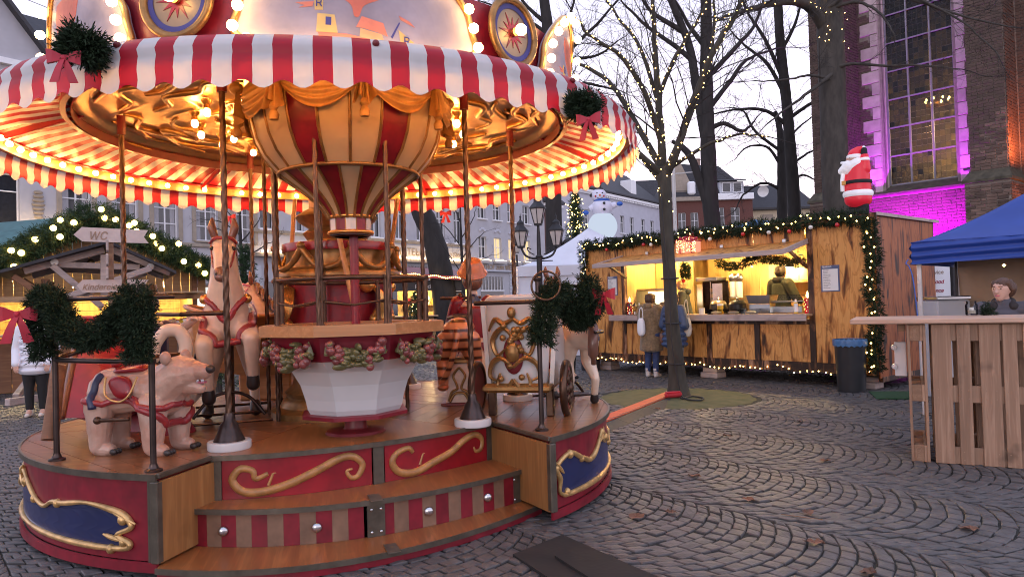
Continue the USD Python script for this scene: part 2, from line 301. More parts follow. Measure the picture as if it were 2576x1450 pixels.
for col in range(-22, 26):
    yc = col*CW+5.05-3*CW
    for k in range(-270, 260):
        xk = k*AS + (col % 3)*.031
        # quick frustum test on the arc centre
        X, Y = xk*cc-yc*ss, xk*ss+yc*cc
        if not (1.2 < Y < 18.3 and abs(X) < .82*Y+1.5): continue
        off = (k % 2)*.5
        th = np.linspace(-1, 1, NST+1)*math.radians(43); step = th[1]-th[0]
        edges = np.concatenate([[th[0]], th[:-1]+step*(off if off else 1.), [th[-1]]]) if off else th
        edges = edges.copy(); edges[1:-1] += rng.normal(0, step*.09, len(edges)-2)
        for i in range(len(edges)-1):
            a, c = edges[i], edges[i+1]
            if c-a < step*.3: continue
            j = rng.normal(0, .004, 4)
            q = []
            for (t, d, jj) in ((a, 0, j[0]), (c, 0, j[1]), (c, AS, j[2]), (a, AS, j[3])):
                q.append((xk+d+jj+CR*math.cos(t)-CR, yc+CR*math.sin(t)))
            q = np.array(q); q = np.stack([q[:, 0]*cc-q[:, 1]*ss, q[:, 0]*ss+q[:, 1]*cc], 1)
            m = q.mean(0)
            if not (1.5 < m[1] < 18 and abs(m[0]) < .78*m[1]+.3): continue
            if math.hypot(m[0]+1.551, m[1]-6.364) < 2.0: continue
            e = (m-TREE_C)/np.array([1.0, 1.0])
            if math.hypot(*e) < 1.18: continue
            stones.append((m[1]**2+m[0]**2, q, m))
def stone(b, q, m):
    g = .005+rng.random()*.004
    def inset(q, d):
        v = q-m; L = np.linalg.norm(v, axis=1, keepdims=True); return m+v*(1-d/L)
    z = rng.normal(0, .0035); tl = rng.normal(0, .035, 2)
    o, t1, t2 = inset(q, g), inset(q, g+.0015), inset(q, g+.009)
    zz = lambda p, h: np.column_stack([p, np.full(4, h+z)+(p-m)@tl])
    ctr = np.append(m, z+.004)
    v = np.vstack([np.column_stack([o, np.full(4, -.05)]), zz(t1, -.005), zz(t2, .0), ctr[None]])
    f = [(0, 1, 5, 4), (1, 2, 6, 5), (2, 3, 7, 6), (3, 0, 4, 7), (4, 5, 9, 8), (5, 6, 10, 9), (6, 7, 11, 10), (7, 4, 8, 11)]
    f = [t for x in f for t in ((x[0], x[1], x[2]), (x[0], x[2], x[3]))]+[(8, 9, 12), (9, 10, 12), (10, 11, 12), (11, 8, 12)]
    b.add(v, f)
stones.sort(key=lambda s: s[0])
vis = [s for s in stones if abs(s[2][0]) < .73*s[2][1] and s[2][1] > 2.45 and math.hypot(s[2][0]+1.551, s[2][1]-6.364) > 2.3]
pick = set(id(s) for s in vis[:300]); rest = B()
for s in stones:
    if id(s) in pick:
        b = B(); stone(b, s[1], s[2]); put(ground, 'cobble', b, LK['cobble_stone'])
    else: stone(rest, s[1], s[2])
put(ground, 'cobblestones', rest, LK['cobble_stone'], kind='stuff')
# ---------------------------------------------------------------- carousel
TH, CD = math.radians(13.7), 6.55
CC = np.array([-CD*math.sin(TH), CD*math.cos(TH), 0.])
HP, RP, RC = .578, 2.36, 2.66
def pl(phi, r, z=0.):                     # carousel coordinates: phi degrees from the side that faces the square, r, z
    p = np.radians(phi); return np.stack([r*np.sin(p)+0*z, -r*np.cos(p)+0*z, z+0*p*r], -1)
def toloc(w): return rotz(-TH)@(np.asarray(w, float)-CC)
def cyl(px, py, R, far=False):            # where a sight line meets the cylinder of radius R about the axis, in carousel coordinates
    d = ray(px, py); o = np.array([0, 0, CAMZ])-CC; a = d[0]**2+d[1]**2; b_ = 2*(o[0]*d[0]+o[1]*d[1]); c = o[0]**2+o[1]**2-R*R
    q = math.sqrt(max(b_*b_-4*a*c, 0)); t = (-b_+(q if far else -q))/2/a
    l = toloc(d*t+[0, 0, CAMZ]); return math.degrees(math.atan2(l[0], -l[1])), l[2]
canvas = striped('striped_canvas', CC, 81, .67, (.42, .01, .026), (.66, .64, .63))
car = thing('carousel', 'red and gold children\'s carousel with striped canopy and glowing bulbs', 'carousel', CC, TH)
def arcpts(a, m, c, n=24):                # smooth plan curve through three points
    a, m, c = (np.asarray(x, float)[:2] for x in (a, m, c)); t = np.linspace(0, 1, n+1)[:, None]
    k = 2*m-(a+c)/2; return (1-t)**2*a+2*t*(1-t)*k+t*t*c
A0 = arcpts(toloc(G(530, 1148, HP)), toloc(G(900, 1119, HP)), toloc(G(1240, 1062, HP)))
A1 = arcpts(toloc(G(455, 1278, .30)), toloc(G(900, 1262, .30)), toloc(G(1312, 1180, .30)))
A2 = arcpts(toloc(G(392, 1430, .07)), toloc(G(925, 1398, .07)), toloc(G(1365, 1265, .07)))
cL = np.array([-1.03, -2.12]); cR = np.array([1.36, -1.93])
aL, aR = math.degrees(math.atan2(cL[0], -cL[1])), math.degrees(math.atan2(cR[0], -cR[1]))
circ = np.array([pl(a, RP)[:2] for a in np.linspace(aR, aL+360, 97)])
deck = Polygon(np.vstack([circ, A0]))
# deck of planks, sector by sector
for s in range(6):
    mid = 5+60*s; far = pl(mid-30, 4)[:2], pl(mid+30, 4)[:2]
    wedge = deck.intersection(Polygon([(0, 0), far[0], pl(mid, 4.6)[:2], far[1]]))
    n = pl(mid, 1)[:2]; t = np.array([-n[1], n[0]])
    wd = .135 if s else .8
    for k in range(int(2.5/wd)+1):
        r0, r1 = k*wd, (k+1)*wd
        strip = Polygon([n*(r0+.0015)-t*3, n*(r1-.0015)-t*3, n*(r1-.0015)+t*3, n*(r0+.0015)+t*3]).intersection(wedge.buffer(-.002))
        if strip.is_empty: continue
        for g in getattr(strip, 'geoms', [strip]):
            if g.area < .002: continue
            b = B().prism(g, .026, c=(0, 0, HP-.026+.0006*((k*7+s) % 3))); put(car, 'deck_plank', b, LK['deck_wood_radial' if s else 'deck_wood'])
b = B().prism(deck.buffer(-.03), .02, c=(0, 0, HP-.055)); put(car, 'deck_base', b, LK['dark_red'])
def band(pts, z0, z1, th, outward=True):   # an upright band along a plan line
    p = np.asarray(pts); d = np.gradient(p, axis=0); d /= np.linalg.norm(d, axis=1, keepdims=True); n = np.stack([d[:, 1], -d[:, 0]], 1)*(1 if outward else -1)
    b = B(); q = p+n*th; k = len(p)
    v = np.vstack([np.column_stack([x, np.full(k, z)]) for x, z in ((p, z0), (q, z0), (q, z1), (p, z1))])
    i = np.arange(k-1); f = []
    for a, c in ((0, 1), (1, 2), (2, 3), (3, 0)): f.append(np.stack([i+a*k, i+1+a*k, i+1+c*k, i+c*k], 1))
    f = np.vstack(f+[[[0, k, 2*k, 3*k]], [[k-1, 4*k-1, 3*k-1, 2*k-1]]]); b.add(v, f); return b
arc = lambda a, c, r, n=40: np.array([pl(x, r)[:2] for x in np.linspace(a, c, n)])
put(car, 'deck_edging', band(arc(aR, aL+360, RP-.004, 120), HP-.03, HP+.006, .014), LK['trim_metal'])
put(car, 'deck_edging', band(A0, HP-.026, HP+.006, .012), LK['trim_metal'])
for q0, q1 in ((A0[0], cL), (A0[-1], cR)):
    put(car, 'deck_edging', B().beam((*q0, HP-.005), (*q1, HP-.005), .03, .03), LK['trim_metal'])
# skirt
SEC = [(aR, 95), (95, 155), (155, 215), (215, 275), (275, aL+360)]
def catmull(p, n=8, closed=False):
    p = np.asarray(p, float); k = len(p); out = []
    for i in range(k if closed else k-1):
        g = [p[(i+j) % k] if closed else p[min(max(i+j, 0), k-1)] for j in (-1, 0, 1, 2)]
        for t in np.linspace(0, 1, n, endpoint=False): out.append(.5*((2*g[1])+(-g[0]+g[2])*t+(2*g[0]-5*g[1]+4*g[2]-g[3])*t*t+(-g[0]+3*g[1]-3*g[2]+g[3])*t**3))
    if not closed: out.append(p[-1])
    return np.array(out)
FRM = [(.05, .2), (.045, .42), (.03, .62), (.1, .76), (.17, .62), (.235, .52), (.3, .63), (.36, .84), (.43, .72), (.5, .56), (.57, .49), (.62, .58), (.68, .6), (.78, .66), (.89, .58), (.925, .42), (.88, .3), (.92, .2), (.86, .13), (.5, .135), (.14, .15)]
for (a0, a1) in SEC:
    sk = put(car, 'skirt_panel', band(arc(a0, a1, RP-.02, 30), .085, HP-.03, -.012), LK['red_paint'])
    S = lambda s, h, d: pl(a0+(a1-a0)*np.asarray(s), RP-.03+d, .085+(HP-.115)*np.asarray(h))
    fr = catmull(FRM, 6, True); fr = np.vstack([fr, fr[:1]]); rr = .011+.012*meshkit.noise(np.column_stack([fr*9, fr[:, 0]*0]), 3)
    b = B().tube(S(fr[:, 0], fr[:, 1], .022), rr, 8)
    for (x, y), r in (((.1, .74), .03), ((.17, .6), .025), ((.36, .83), .028), ((.41, .7), .03), ((.5, .53), .026), ((.65, .58), .026), ((.9, .5), .032), ((.9, .22), .026), ((.08, .2), .026), ((.86, .12), .028), ((.03, .6), .022)):
        b.sph(S(x, y, .02), (r, r, r*1.1), 1)
    for x0, y0, x1, y1 in ((.33, .7, .38, .9), (.4, .62, .33, .78), (.86, .62, .94, .46), (.84, .3, .9, .24), (.06, .5, .02, .7)):
        b.tube(S(np.linspace(x0, x1, 5), np.linspace(y0, y1, 5), .03), [.006, .013, .015, .012, .005], 6)
    fp = put(sk, 'gilt_frame', b, LK['gold_leaf'], smooth=50)
    pg = Polygon(fr).buffer(-.004)
    m = trimesh.creation.extrude_polygon(pg.segmentize(.05), .01, engine='earcut'); v = np.array(m.vertices); v, f = trimesh.remesh.subdivide_to_size(v, m.faces, .07)
    put(sk, 'blue_field', B().add(S(v[:, 0], v[:, 1], .012+v[:, 2]*.3), f), LK['blue_paint'])
    put(sk, 'corner_post', band(arc(a0, a0+1.5, RP-.012, 4), .085, HP-.03, .012), LK['trim_metal'])
    put(sk, 'corner_post', band(arc(a1-1.5, a1, RP-.012, 4), .085, HP-.03, .012), LK['trim_metal'])
put(car, 'lower_lip', band(arc(aR, aL+360, RP-.01, 120), .03, .084, .02), LK['red_paint'])
# entrance steps
for q0, q1, q2, q3, sg in ((A0[0], cL, A1[0], A2[0], 1), (A0[-1], cR, A1[-1], A2[-1], -1)):
    d = unit(np.append(q1-q0, 0))[:2]; n = np.array([-d[1], d[0]])*sg*.018
    b = B(); p = [q0-d*.06, q1]
    v = [(*x, z) for x in (p[0], p[1], p[1]+n, p[0]+n) for z in (.085, HP-.034)]
    b.add(v, [(0, 2, 3, 1), (2, 4, 5, 3), (4, 6, 7, 5), (6, 0, 1, 7), (1, 3, 5, 7), (0, 6, 4, 2)])
    put(car, 'step_cheek', b, LK['ply_honey'])
    put(car, 'corner_post', B().beam((*(q1-n*.3), .085), (*(q1-n*.3), HP-.034), .05, .05, up=(*d, 0)), LK['trim_metal'])
def inset_line(A, d): 
    g = np.gradient(A, axis=0); g /= np.linalg.norm(g, axis=1, keepdims=True); return A+np.stack([-g[:, 1], g[:, 0]], 1)*d
R1, R2 = inset_line(A0, .025), inset_line(A1, .03)
def tread(F, Bk, z, name):
    poly = Polygon(np.vstack([F, Bk[::-1]])).buffer(0)
    tr = put(car, name, B().prism(poly, .026, c=(0, 0, z-.026)), LK['deck_wood'])
    put(tr, 'nosing', band(F, z-.028, z+.004, .01), LK['trim_metal'])
ext = lambda A, e: np.vstack([A[0]+(A[0]-A[1])*e, A, A[-1]+(A[-1]-A[-2])*e])
tread(A1, ext(R1, .3), .30, 'step_tread'); tread(A2, ext(R2, .3), .07, 'step_tread')
put(car, 'lower_lip', band(inset_line(A2, .02), .0, .043, .012), LK['red_paint'])
def along(A, s):
    L = np.concatenate([[0], np.cumsum(np.linalg.norm(np.diff(A, axis=0), axis=1))]); s = np.asarray(s)*L[-1]
    return np.stack([np.interp(s, L, A[:, 0]), np.interp(s, L, A[:, 1])], -1)
for j in range(2):
    A = R1; s0, s1 = (.03, .49) if j == 0 else (.535, .97)
    rp = put(car, 'riser_panel', band(along(A, np.linspace(s0, s1, 14)), .301, HP-.03, .01), LK['red_gloss'])
    f = lambda x, y, d: np.column_stack([along(inset_line(A, -.006-d), s0+(s1-s0)*np.asarray(x)), .305+(HP-.34)*np.asarray(y)])
    sw = catmull([(.3, .62), (.22, .5), (.2, .72), (.12, .78), (.07, .5), (.13, .2), (.25, .14), (.42, .28), (.6, .55), (.76, .82), (.86, .85), (.93, .6), (.9, .3), (.85, .26), (.82, .45), (.86, .5)] if j == 0 else [(.24, .7), (.2, .85), (.1, .75), (.06, .5), (.12, .2), (.26, .12), (.42, .3), (.6, .5), (.74, .78), (.86, .88), (.94, .7), (.93, .4), (.87, .35), (.85, .5)], 6)
    k = len(sw); w = .004+.026*np.sin(np.linspace(.12, 1, k)*PI*.97)**.8
    c = f(sw[:, 0], sw[:, 1], 0); b = B()
    b.tube(c, w, 6); put(rp, 'gilt_scroll', b, LK['scroll_ochre'], smooth=60)
    c2 = f(np.linspace(.3, .36, 5), [.3, .45, .6, .62, .58], 0); put(rp, 'gilt_scroll', B().tube(c2, [.012, .01, .009, .006, .002], 6), LK['scroll_ochre'], smooth=60)
for s in (.012, .512, .988):
    put(car, 'bracket', band(along(inset_line(R1, -.012), np.linspace(max(s-.018, 0), min(s+.018, 1), 3)), .301, HP-.03, .012), LK['trim_metal'])
ns = 23
for j in range(ns):
    s0, s1 = .03+.94*j/ns, .03+.94*(j+1)/ns
    if .485 < (s0+s1)/2 < .535: continue
    put(car, 'riser_stripe', band(along(R2, np.linspace(s0, s1, 3)), .071, .272, .01+.0008*(j % 2)), LK['red_paint' if j % 2 == 0 else 'tan_stripe'] if 'tan_stripe' in LK else mat('tan_stripe', (.2, .11, .066), .5, var=.3, scale=7) if j % 2 else LK['red_paint'])
for s in (.015, .985): put(car, 'bracket', band(along(R2, np.linspace(max(s-.015, 0), min(s+.015, 1), 3)), .071, .272, .016), LK['trim_metal'])
br = put(car, 'centre_strap', band(along(R2, np.linspace(.488, .535, 3)), .071, .272, .02), LK['trim_metal'])
for Aq, z, dz in ((A1, .305, .06), (A2, .075, .06)):
    c = along(Aq, [.512])[0]; pt = put(br, 'strap_plate', B().cbox((*(c*.985), z+.001), (.075, .17, .006), .002, R=rotz(math.atan2(c[1], c[0])-PI/2)), LK['trim_metal'])
for s in (.12, .36, .66, .86, .03, .97, .5, .525):
    for z in ((.17,) if .05 < s < .95 and abs(s-.512) > .03 else (.1, .24)):
        c = along(inset_line(R2, -.024), [s])[0]; r = .03 if len(((z,),)) and (.05 < s < .95 and abs(s-.512) > .03) else .009
        put(car, 'bolt', B().sph((*c, z), (r, r*.55, r), 2), LK['steel'], smooth=True)
# twisted brass poles
def twist_pole(b, x, y, z0, z1, r=.02, lobes=3, pitch=.11, n=12, dz=.012):
    k = int((z1-z0)/dz); z = np.linspace(z0, z1, k+1); an = np.arange(n)/n*2*PI
    rr = r*(1+.13*np.cos(lobes*(an[None]-2*PI*(z[:, None]/pitch/lobes))))
    v = np.stack([x+rr*np.cos(an), y+rr*np.sin(an), np.broadcast_to(z[:, None], rr.shape)], -1).reshape(-1, 3)
    i = np.arange(k)[:, None]*n; j = np.arange(n)[None]; b.add(v, np.stack([i+j, i+(j+1) % n, i+n+(j+1) % n, i+n+j], -1).reshape(-1, 4)); return b
POLES = [(-27, 1.62), (38.5, 1.55), (90, 1.62), (153, 1.6), (213, 1.6), (-87, 1.72)]
for a, r in POLES:
    x, y, _ = pl(a, r)
    pp = put(car, 'twisted_pole', twist_pole(B(), x, y, HP+.2, 3.12), LK['bronze'], smooth=True)
    put(pp, 'pole_foot', B().lathe([(.115, HP+.035), (.1, HP+.06), (.092, HP+.075), (.082, HP+.1), (.068, HP+.13), (.06, HP+.16), (.035, HP+.19), (.03, HP+.24), (.0, HP+.24)], 24, (x, y, 0)), LK['steel_dark'], smooth=40)
    put(pp, 'white_collar', B().lathe([(.0, HP), (.135, HP), (.14, HP+.008), (.14, HP+.05), (.135, HP+.056), (.0, HP+.056)], 32, (x, y, 0)), LK['white_enamel'], smooth=40)
    put(pp, 'sleeve', B().lathe([(.0, 2.98), (.034, 2.98), (.034, 3.14), (0, 3.14)], 12, (x, y, 0)), LK['dark_red'], smooth=40)
for a in (-95, -55, 128, 185, 240, 65):
    x, y, _ = pl(a, .62); put(car, 'inner_pole', twist_pole(B(), x, y, HP, 3.1, .017, n=10, dz=.016), LK['bronze'], smooth=True)
# canopy: valance, roof, underside
def scal(v, an):
    s = 81*(an)/(2*PI)+.67+50; w = np.sin(2*PI*(s+.0)); lo = v[..., 2] < 2.70
    v = v.copy(); v[..., 2] += np.where(lo, (.022*w)[:, None], 0)
    rip = (1+.004*np.sin(an*23)[:, None]*np.clip((2.9-v[..., 2])/.2, 0, 1)); v[..., 0] *= rip; v[..., 1] *= rip; return v
b = B().lathe([(2.675, 2.685), (2.664, 2.73), (2.669, 2.785), (2.66, 2.835), (2.652, 2.86), (2.662, 2.895), (2.636, 2.935), (2.60, 2.972), (2.55, 2.99)], 81*8, fn=lambda v, an: scal(v, an))
rot = rotz(-TH)
put(car, 'valance', B().add(b.get()[0]@rot.T, b.get()[1]), canvas, smooth=True)
put(car, 'roof_canvas', B().lathe([(2.55, 2.989), (2.3, 3.03), (2.06, 3.09)], 162), canvas, smooth=True)
def under(v, an):
    v = v.copy(); r = np.hypot(v[..., 0], v[..., 1]); s = np.abs(np.sin((an[:, None]+math.radians(55))*3)); v[..., 2] -= .035*s*np.sin(np.clip((r-2.0)/.62, 0, 1)*PI); return v
put(car, 'underside_canvas', B().lathe([(2.6, 2.94), (2.5, 2.98), (2.35, 3.035), (2.2, 3.09), (2.04, 3.155)], 162, fn=under), canvas, smooth=True)
for k in range(6):
    a = 35+60*k; put(car, 'canopy_spar', B().beam(pl(a, 1.98, 3.13), pl(a, 2.61, 2.885), .035, .05), LK['red_gloss'])
for k in range(12): 
    a = 5+30*k; put(car, 'canopy_button', B().sph(pl(a, 2.645, 2.935), .02, 1), LK['dark_red'])
rim = put(car, 'rim_board', B().lathe([(2.575, 2.84), (2.618, 2.84), (2.618, 2.92), (2.575, 2.92), (2.575, 2.84)], 144), LK['ply_honey'], smooth=40)
put(rim, 'rim_rail', B().tube(arc(0, 360, 2.58, 145).tolist() and np.column_stack([arc(0, 360, 2.562, 145), np.full(145, 2.93)]), .013, 6), LK['red_gloss'], smooth=True)
for k in range(74):
    a = 360/74*k+1; c = pl(a, 2.57, 2.88); d = unit(pl(a, -1, -.12)); sk = B()
    bb = put(rim, 'bulb', B().sph(c+d*.055, .026, 1), LK['bulb_glow'], smooth=True)
# gilt ceiling
def ceil_fn(v, an):
    v = v.copy(); x, y = v[..., 0], v[..., 1]; r = np.hypot(x, y); A = an[:, None]+0*r
    s = np.sin(r*7.2+.9*np.sin(A*6)+.5*np.sin(A*12+r*3))*(.35+.65*np.abs(np.sin(A*3+r*.8))); env = np.clip((1.9-r)/.12, 0, 1)*np.clip((r-.62)/.15, 0, 1)
    q = np.abs(s); v[..., 2] -= env*(.013*np.exp(-(q/.2)**2)); return v
pr = [(2.02, 3.16), (2.03, 3.2)]+[(r, 3.17) for r in (2.0,)]
cp = [(2.045, 3.20), (2.05, 3.15), (2.03, 3.115), (1.985, 3.105), (1.945, 3.12), (1.93, 3.15)]+[(r, 3.16) for r in np.linspace(1.9, .3, 150)]
put(car, 'gilt_ceiling', B().lathe(cp, 300, fn=ceil_fn), LK['gold_mirror'], smooth=True)
for k in range(6):
    for j, q in enumerate(([(-27, 1.7), (-18, 1.62), (-8, 1.74), (4, 1.62), (14, 1.72), (24, 1.6), (28, 1.7)], [(-26, 1.45), (-16, 1.34), (-6, 1.42), (6, 1.3), (16, 1.4), (26, 1.3)], [(-20, 1.86), (-8, 1.8), (2, 1.84), (10, 1.78), (20, 1.86)], [(-8, 1.55), (-2, 1.48), (6, 1.5), (10, 1.56), (5, 1.6), (1, 1.56)], [(-24, 1.02), (-10, .92), (2, 1.02), (14, .9), (25, 1.0)])):
        q = catmull(q, 7); w = .022*np.sin(np.linspace(.12, .95, len(q))*PI)+.009
        put(car, 'ceiling_scroll', B().tube(pl(5+60*k+q[:, 0], q[:, 1], 3.152+0*q[:, 0]), w, 6), LK['gold_dark' if j in (1, 3) else 'gold'], smooth=True)
CB = []
for k in range(6):
    for a, r in ((-2, 1.15), (18, 1.15), (38, 1.15), (8, .93)):
        c = pl(5+60*k+a, r, 3.08); 
        fx = put(car, 'lamp_holder', B().lathe([(.0, .075), (.045, .07), (.04, .05), (.022, .03), (.024, .0), (0, .0)], 12, c), LK['gold'], smooth=40)
        put(fx, 'bulb', B().sph(c+[0, 0, -.03], (.029, .029, .034), 1), LK['bulb_glow'], smooth=True)
# crown with painted shields and sun medallions
put(car, 'crown_band', B().lathe([(2.05, 3.04), (2.09, 3.04), (2.085, 3.55), (2.05, 3.55)], 120), LK['red_paint'], smooth=40)
put(car, 'crown_core', B().lathe([(2.02, 3.03), (2.0, 3.5), (1.2, 3.9), (0, 4.0)], 60), LK['dark_red'], smooth=40)
OUT = np.array([.88, 1])*catmull([(-21, 3.1), (-23.5, 3.18), (-22.5, 3.3), (-21.5, 3.42), (-18, 3.55), (-14, 3.66), (-8, 3.78), (0, 3.82), (8, 3.78), (14, 3.66), (18, 3.55), (21.5, 3.42), (22.5, 3.3), (23.5, 3.18), (21, 3.1)], 4)
def onwall(b_, mid, r): 
    v, f = b_; v, f = trimesh.remesh.subdivide_to_size(v, f, 4.); return pl(mid+v[:, 0], r+v[:, 2], v[:, 1]), f
def decal(poly, h=.004):
    m = trimesh.creation.extrude_polygon(Polygon(poly).buffer(0), h, engine='earcut'); return np.array(m.vertices), np.array(m.faces)
for k in range(6):
    mid = 5+60*k
    v, f = decal(np.vstack([OUT]), .03); sp = put(car, 'crown_shield', B().add(*onwall((v, f), mid, 2.1)), LK['sky_print'])
    op = np.vstack([OUT, OUT[:1]]); put(sp, 'shield_frame', B().tube(pl(mid+op[:, 0], 2.14, op[:, 1]), .022, 8), LK['gold'], smooth=50)
    bl = np.concatenate([np.linspace(0, len(OUT)-1, 15).astype(int)])
    for i in bl:
        put(sp, 'bulb', B().sph(pl(mid+OUT[i, 0]*.97, 2.2, OUT[i, 1]), (.034,)*3, 1), LK['bulb_crown'], smooth=True)
    for a in np.linspace(-15.5, 15.5, 9):
        put(sp, 'bulb', B().sph(pl(mid+a, 2.21, 3.085), (.027,)*3, 1), LK['bulb_crown'], smooth=True)
    if k in (0, 1, 5):
        for nm, pts, lk in (('painted_hull', [(-9, 3.24), (-2.6, 3.20), (-2.2, 3.215), (-2.6, 3.235)], 'blue_print'), ('painted_hull', [(1, 3.2), (7.5, 3.17), (8.3, 3.2), (1, 3.23)], 'blue_print'), ('painted_wale', [(-9.2, 3.262), (-9, 3.242), (-2.4, 3.237), (8.3, 3.202), (8.6, 3.222), (-2.4, 3.262)], 'salmon_print'),
            ('painted_cabin', [(-9.6, 3.266), (-9.2, 3.38), (-5.2, 3.375), (-4.6, 3.264)], 'ochre_print'), ('painted_awning', [(-.2, 3.31), (1.2, 3.38), (6.4, 3.35), (7.4, 3.27), (6.2, 3.28), (5, 3.29), (1, 3.31)], 'salmon_print'), ('painted_deckhouse', [(.6, 3.252), (.8, 3.305), (6, 3.278), (6.6, 3.228)], 'tan_print'),
            ('painted_balloon', np.vstack([catmull([(-8, 3.66), (-6, 3.53), (-1.5, 3.45), (-.6, 3.38), (.6, 3.38), (2, 3.45), (7, 3.52), (9.5, 3.66)], 5), [(8, 3.74), (-6.5, 3.74)]]), 'balloon_print'),
            ('painted_pennant', [(-14.2, 3.44), (-10, 3.45), (-10.3, 3.42), (-13.4, 3.41), (-12, 3.425)], 'salmon_print'), ('painted_pennant', [(10.4, 3.41), (14.2, 3.37), (13, 3.385), (14.4, 3.35), (10.8, 3.385)], 'salmon_print'),
            ('painted_flag', [(-9.8, 3.40), (-9.9, 3.48), (-7.8, 3.475), (-7.9, 3.40)], 'ochre_print'), ('painted_flag', [(10.2, 3.32), (10.6, 3.25), (14, 3.18), (14.2, 3.25)], 'ochre_print'), ('painted_spar', [(8.2, 3.27), (10.4, 3.37), (10.6, 3.362), (8.6, 3.26)], 'blue_print'), ('painted_window', [(-7.4, 3.31), (-7.3, 3.36), (-6, 3.358), (-6.1, 3.31)], 'blue_print')):
            pts = np.asarray(pts, float)*[.68, 1]+[-1.0, -.095]
            put(sp, nm, B().add(*onwall(decal(pts), mid, 2.1305 if nm in ('painted_window', 'painted_wale') else 2.129)), LK[lk])
        for (a, z, h) in ((-7.6, 3.325, .05), (6.7, 3.135, .05)):
            t = meshkit.text_mesh('R', h, .004); v = np.array(t.vertices); put(sp, 'painted_letter', B().add(pl(mid+a+np.degrees(v[:, 0]/2.13), 2.135+v[:, 2], z+v[:, 1]), t.faces), LK['blue_print'])
    ma = mid+30; c = pl(ma, 2.12, 3.385); Rm = np.stack([pl(ma+90, 1), [0, 0, 1], pl(ma, 1)], 1)
    an = np.linspace(0, 2*PI, 41)
    ring = np.column_stack([.225*np.cos(an), .225*np.sin(an), 0*an])@Rm.T+c
    md = put(car, 'sun_medallion', B().lathe([(0, 0), (.22, 0), (.22, .02), (.0, .02)], 40).xf(Rm, c), LK['medal_face'], smooth=40)
    put(md, 'gilt_ring', B().tube(ring+pl(ma, .03), .026, 10), LK['gold_dark'], smooth=60)
    put(md, 'blue_ring', B().lathe([(.165, .021), (.2, .021), (.2, .026), (.165, .026)], 40).xf(Rm, c), LK['blue_print'])
    star = [(q*math.cos(t), q*math.sin(t)) for i, t in enumerate(np.arange(24)/24*2*PI) for q in ((.145 if i % 4 == 0 else .11) if i % 2 == 0 else .05,)]
    put(md, 'painted_sun', B().prism(star, .004, c=(0, 0, .0205)).xf(Rm, c), LK['red_gloss'])
    hd = put(md, 'lamp_holder', B().lathe([(.03, .02), (.03, .05), (0, .05)], 12).xf(Rm, c), LK['gold'], smooth=40)
    put(md, 'bulb', B().sph(c+pl(ma, .1), .042, 1), LK['bulb_medal'], smooth=True)
# centre column
put(car, 'column_base', B().lathe([(.6, HP), (.6, HP+.05), (.52, HP+.08), (.5, HP+.13), (.46, HP+.16), (.48, HP+.2), (.42, HP+.25), (.4, HP+.32), (.37, HP+.36), (.38, HP+.4), (.33, HP+.5), (.36, HP+.72), (.42, HP+.75)], 48), LK['gold_dark'], smooth=45)
put(car, 'column_drum', B().lathe([(.42, 1.3), (.47, 1.32), (.47, 1.76), (.44, 1.78)], 48), LK['red_paint'], smooth=45)
put(car, 'column_head', B().lathe([(.45, 1.76), (.55, 1.77), (.55, 1.8), (.53, 1.83), (.46, 1.85), (.44, 1.93), (.45, 2.0), (.47, 2.02)], 48), LK['gold_dark'], smooth=45)
put(car, 'red_hoop', B().lathe([(.43, 1.99), (.475, 1.99), (.48, 2.02), (.475, 2.06), (.43, 2.06), (0, 2.06)], 48), LK['red_gloss'], smooth=45)
put(car, 'upper_column', B().lathe([(.3, 2.05), (.26, 2.1), (.3, 2.16), (.24, 2.2), (.33, 2.26), (.36, 2.3), (.33, 2.33), (.24, 2.38), (.24, 2.7), (.32, 2.8), (.34, 3.18)], 40), LK['gold_dark'], smooth=45)
for k in range(8):
    a = 45*k+12
    b = B()
    for sgn in (-1, 1):
        q = catmull([(0, .535, 2.0), (6*sgn, .53, 1.93), (13*sgn, .54, 1.86), (22.5*sgn, .55, 1.83)], 5); b.tube(pl(a+q[:, 0], q[:, 1], q[:, 2]), [.03]*8+[.024]*(len(q)-8), 6)
    b.sph(pl(a, .54, 2.02), .035, 1); put(car, 'crown_point', b, LK['gold_dark'], smooth=60)
    a += 22.5; b = B()                          # carved acanthus head on the drum
    for i in range(9):
        t = i/8; q = catmull([(-14+20*t, .48, 1.72-.05*t), (-2+14*t, .55, 1.66-.1*t), (2+8*t, .58, 1.55-.12*t), (-6+6*t, .56, 1.42-.02*t)], 5); b.tube(pl(a+q[:, 0], q[:, 1], q[:, 2]), np.interp(np.linspace(0, 1, len(q)), [0, .4, 1], [.008, .024, .012]), 5)
    b.sph(pl(a-8, .52, 1.68), (.06, .06, .06), 2); b.sph(pl(a-2, .55, 1.4), (.05, .05, .045), 2); b.sph(pl(a+6, .54, 1.36), (.04, .04, .05), 2)
    if k % 2 == 0: put(car, 'acanthus_carving', b, LK['gold'], smooth=60)
for a, b_ in ((P(742, 500, 6.9), P(726, 740, 6.7)), (P(1000, 500, 6.9), P(975, 700, 6.7)), (P(852, 590, 5.75), P(895, 790, 5.6))):
    put(car, 'wooden_rod', B().beam(toloc(a), toloc(b_), .035, .035), LK['rim_wood'])
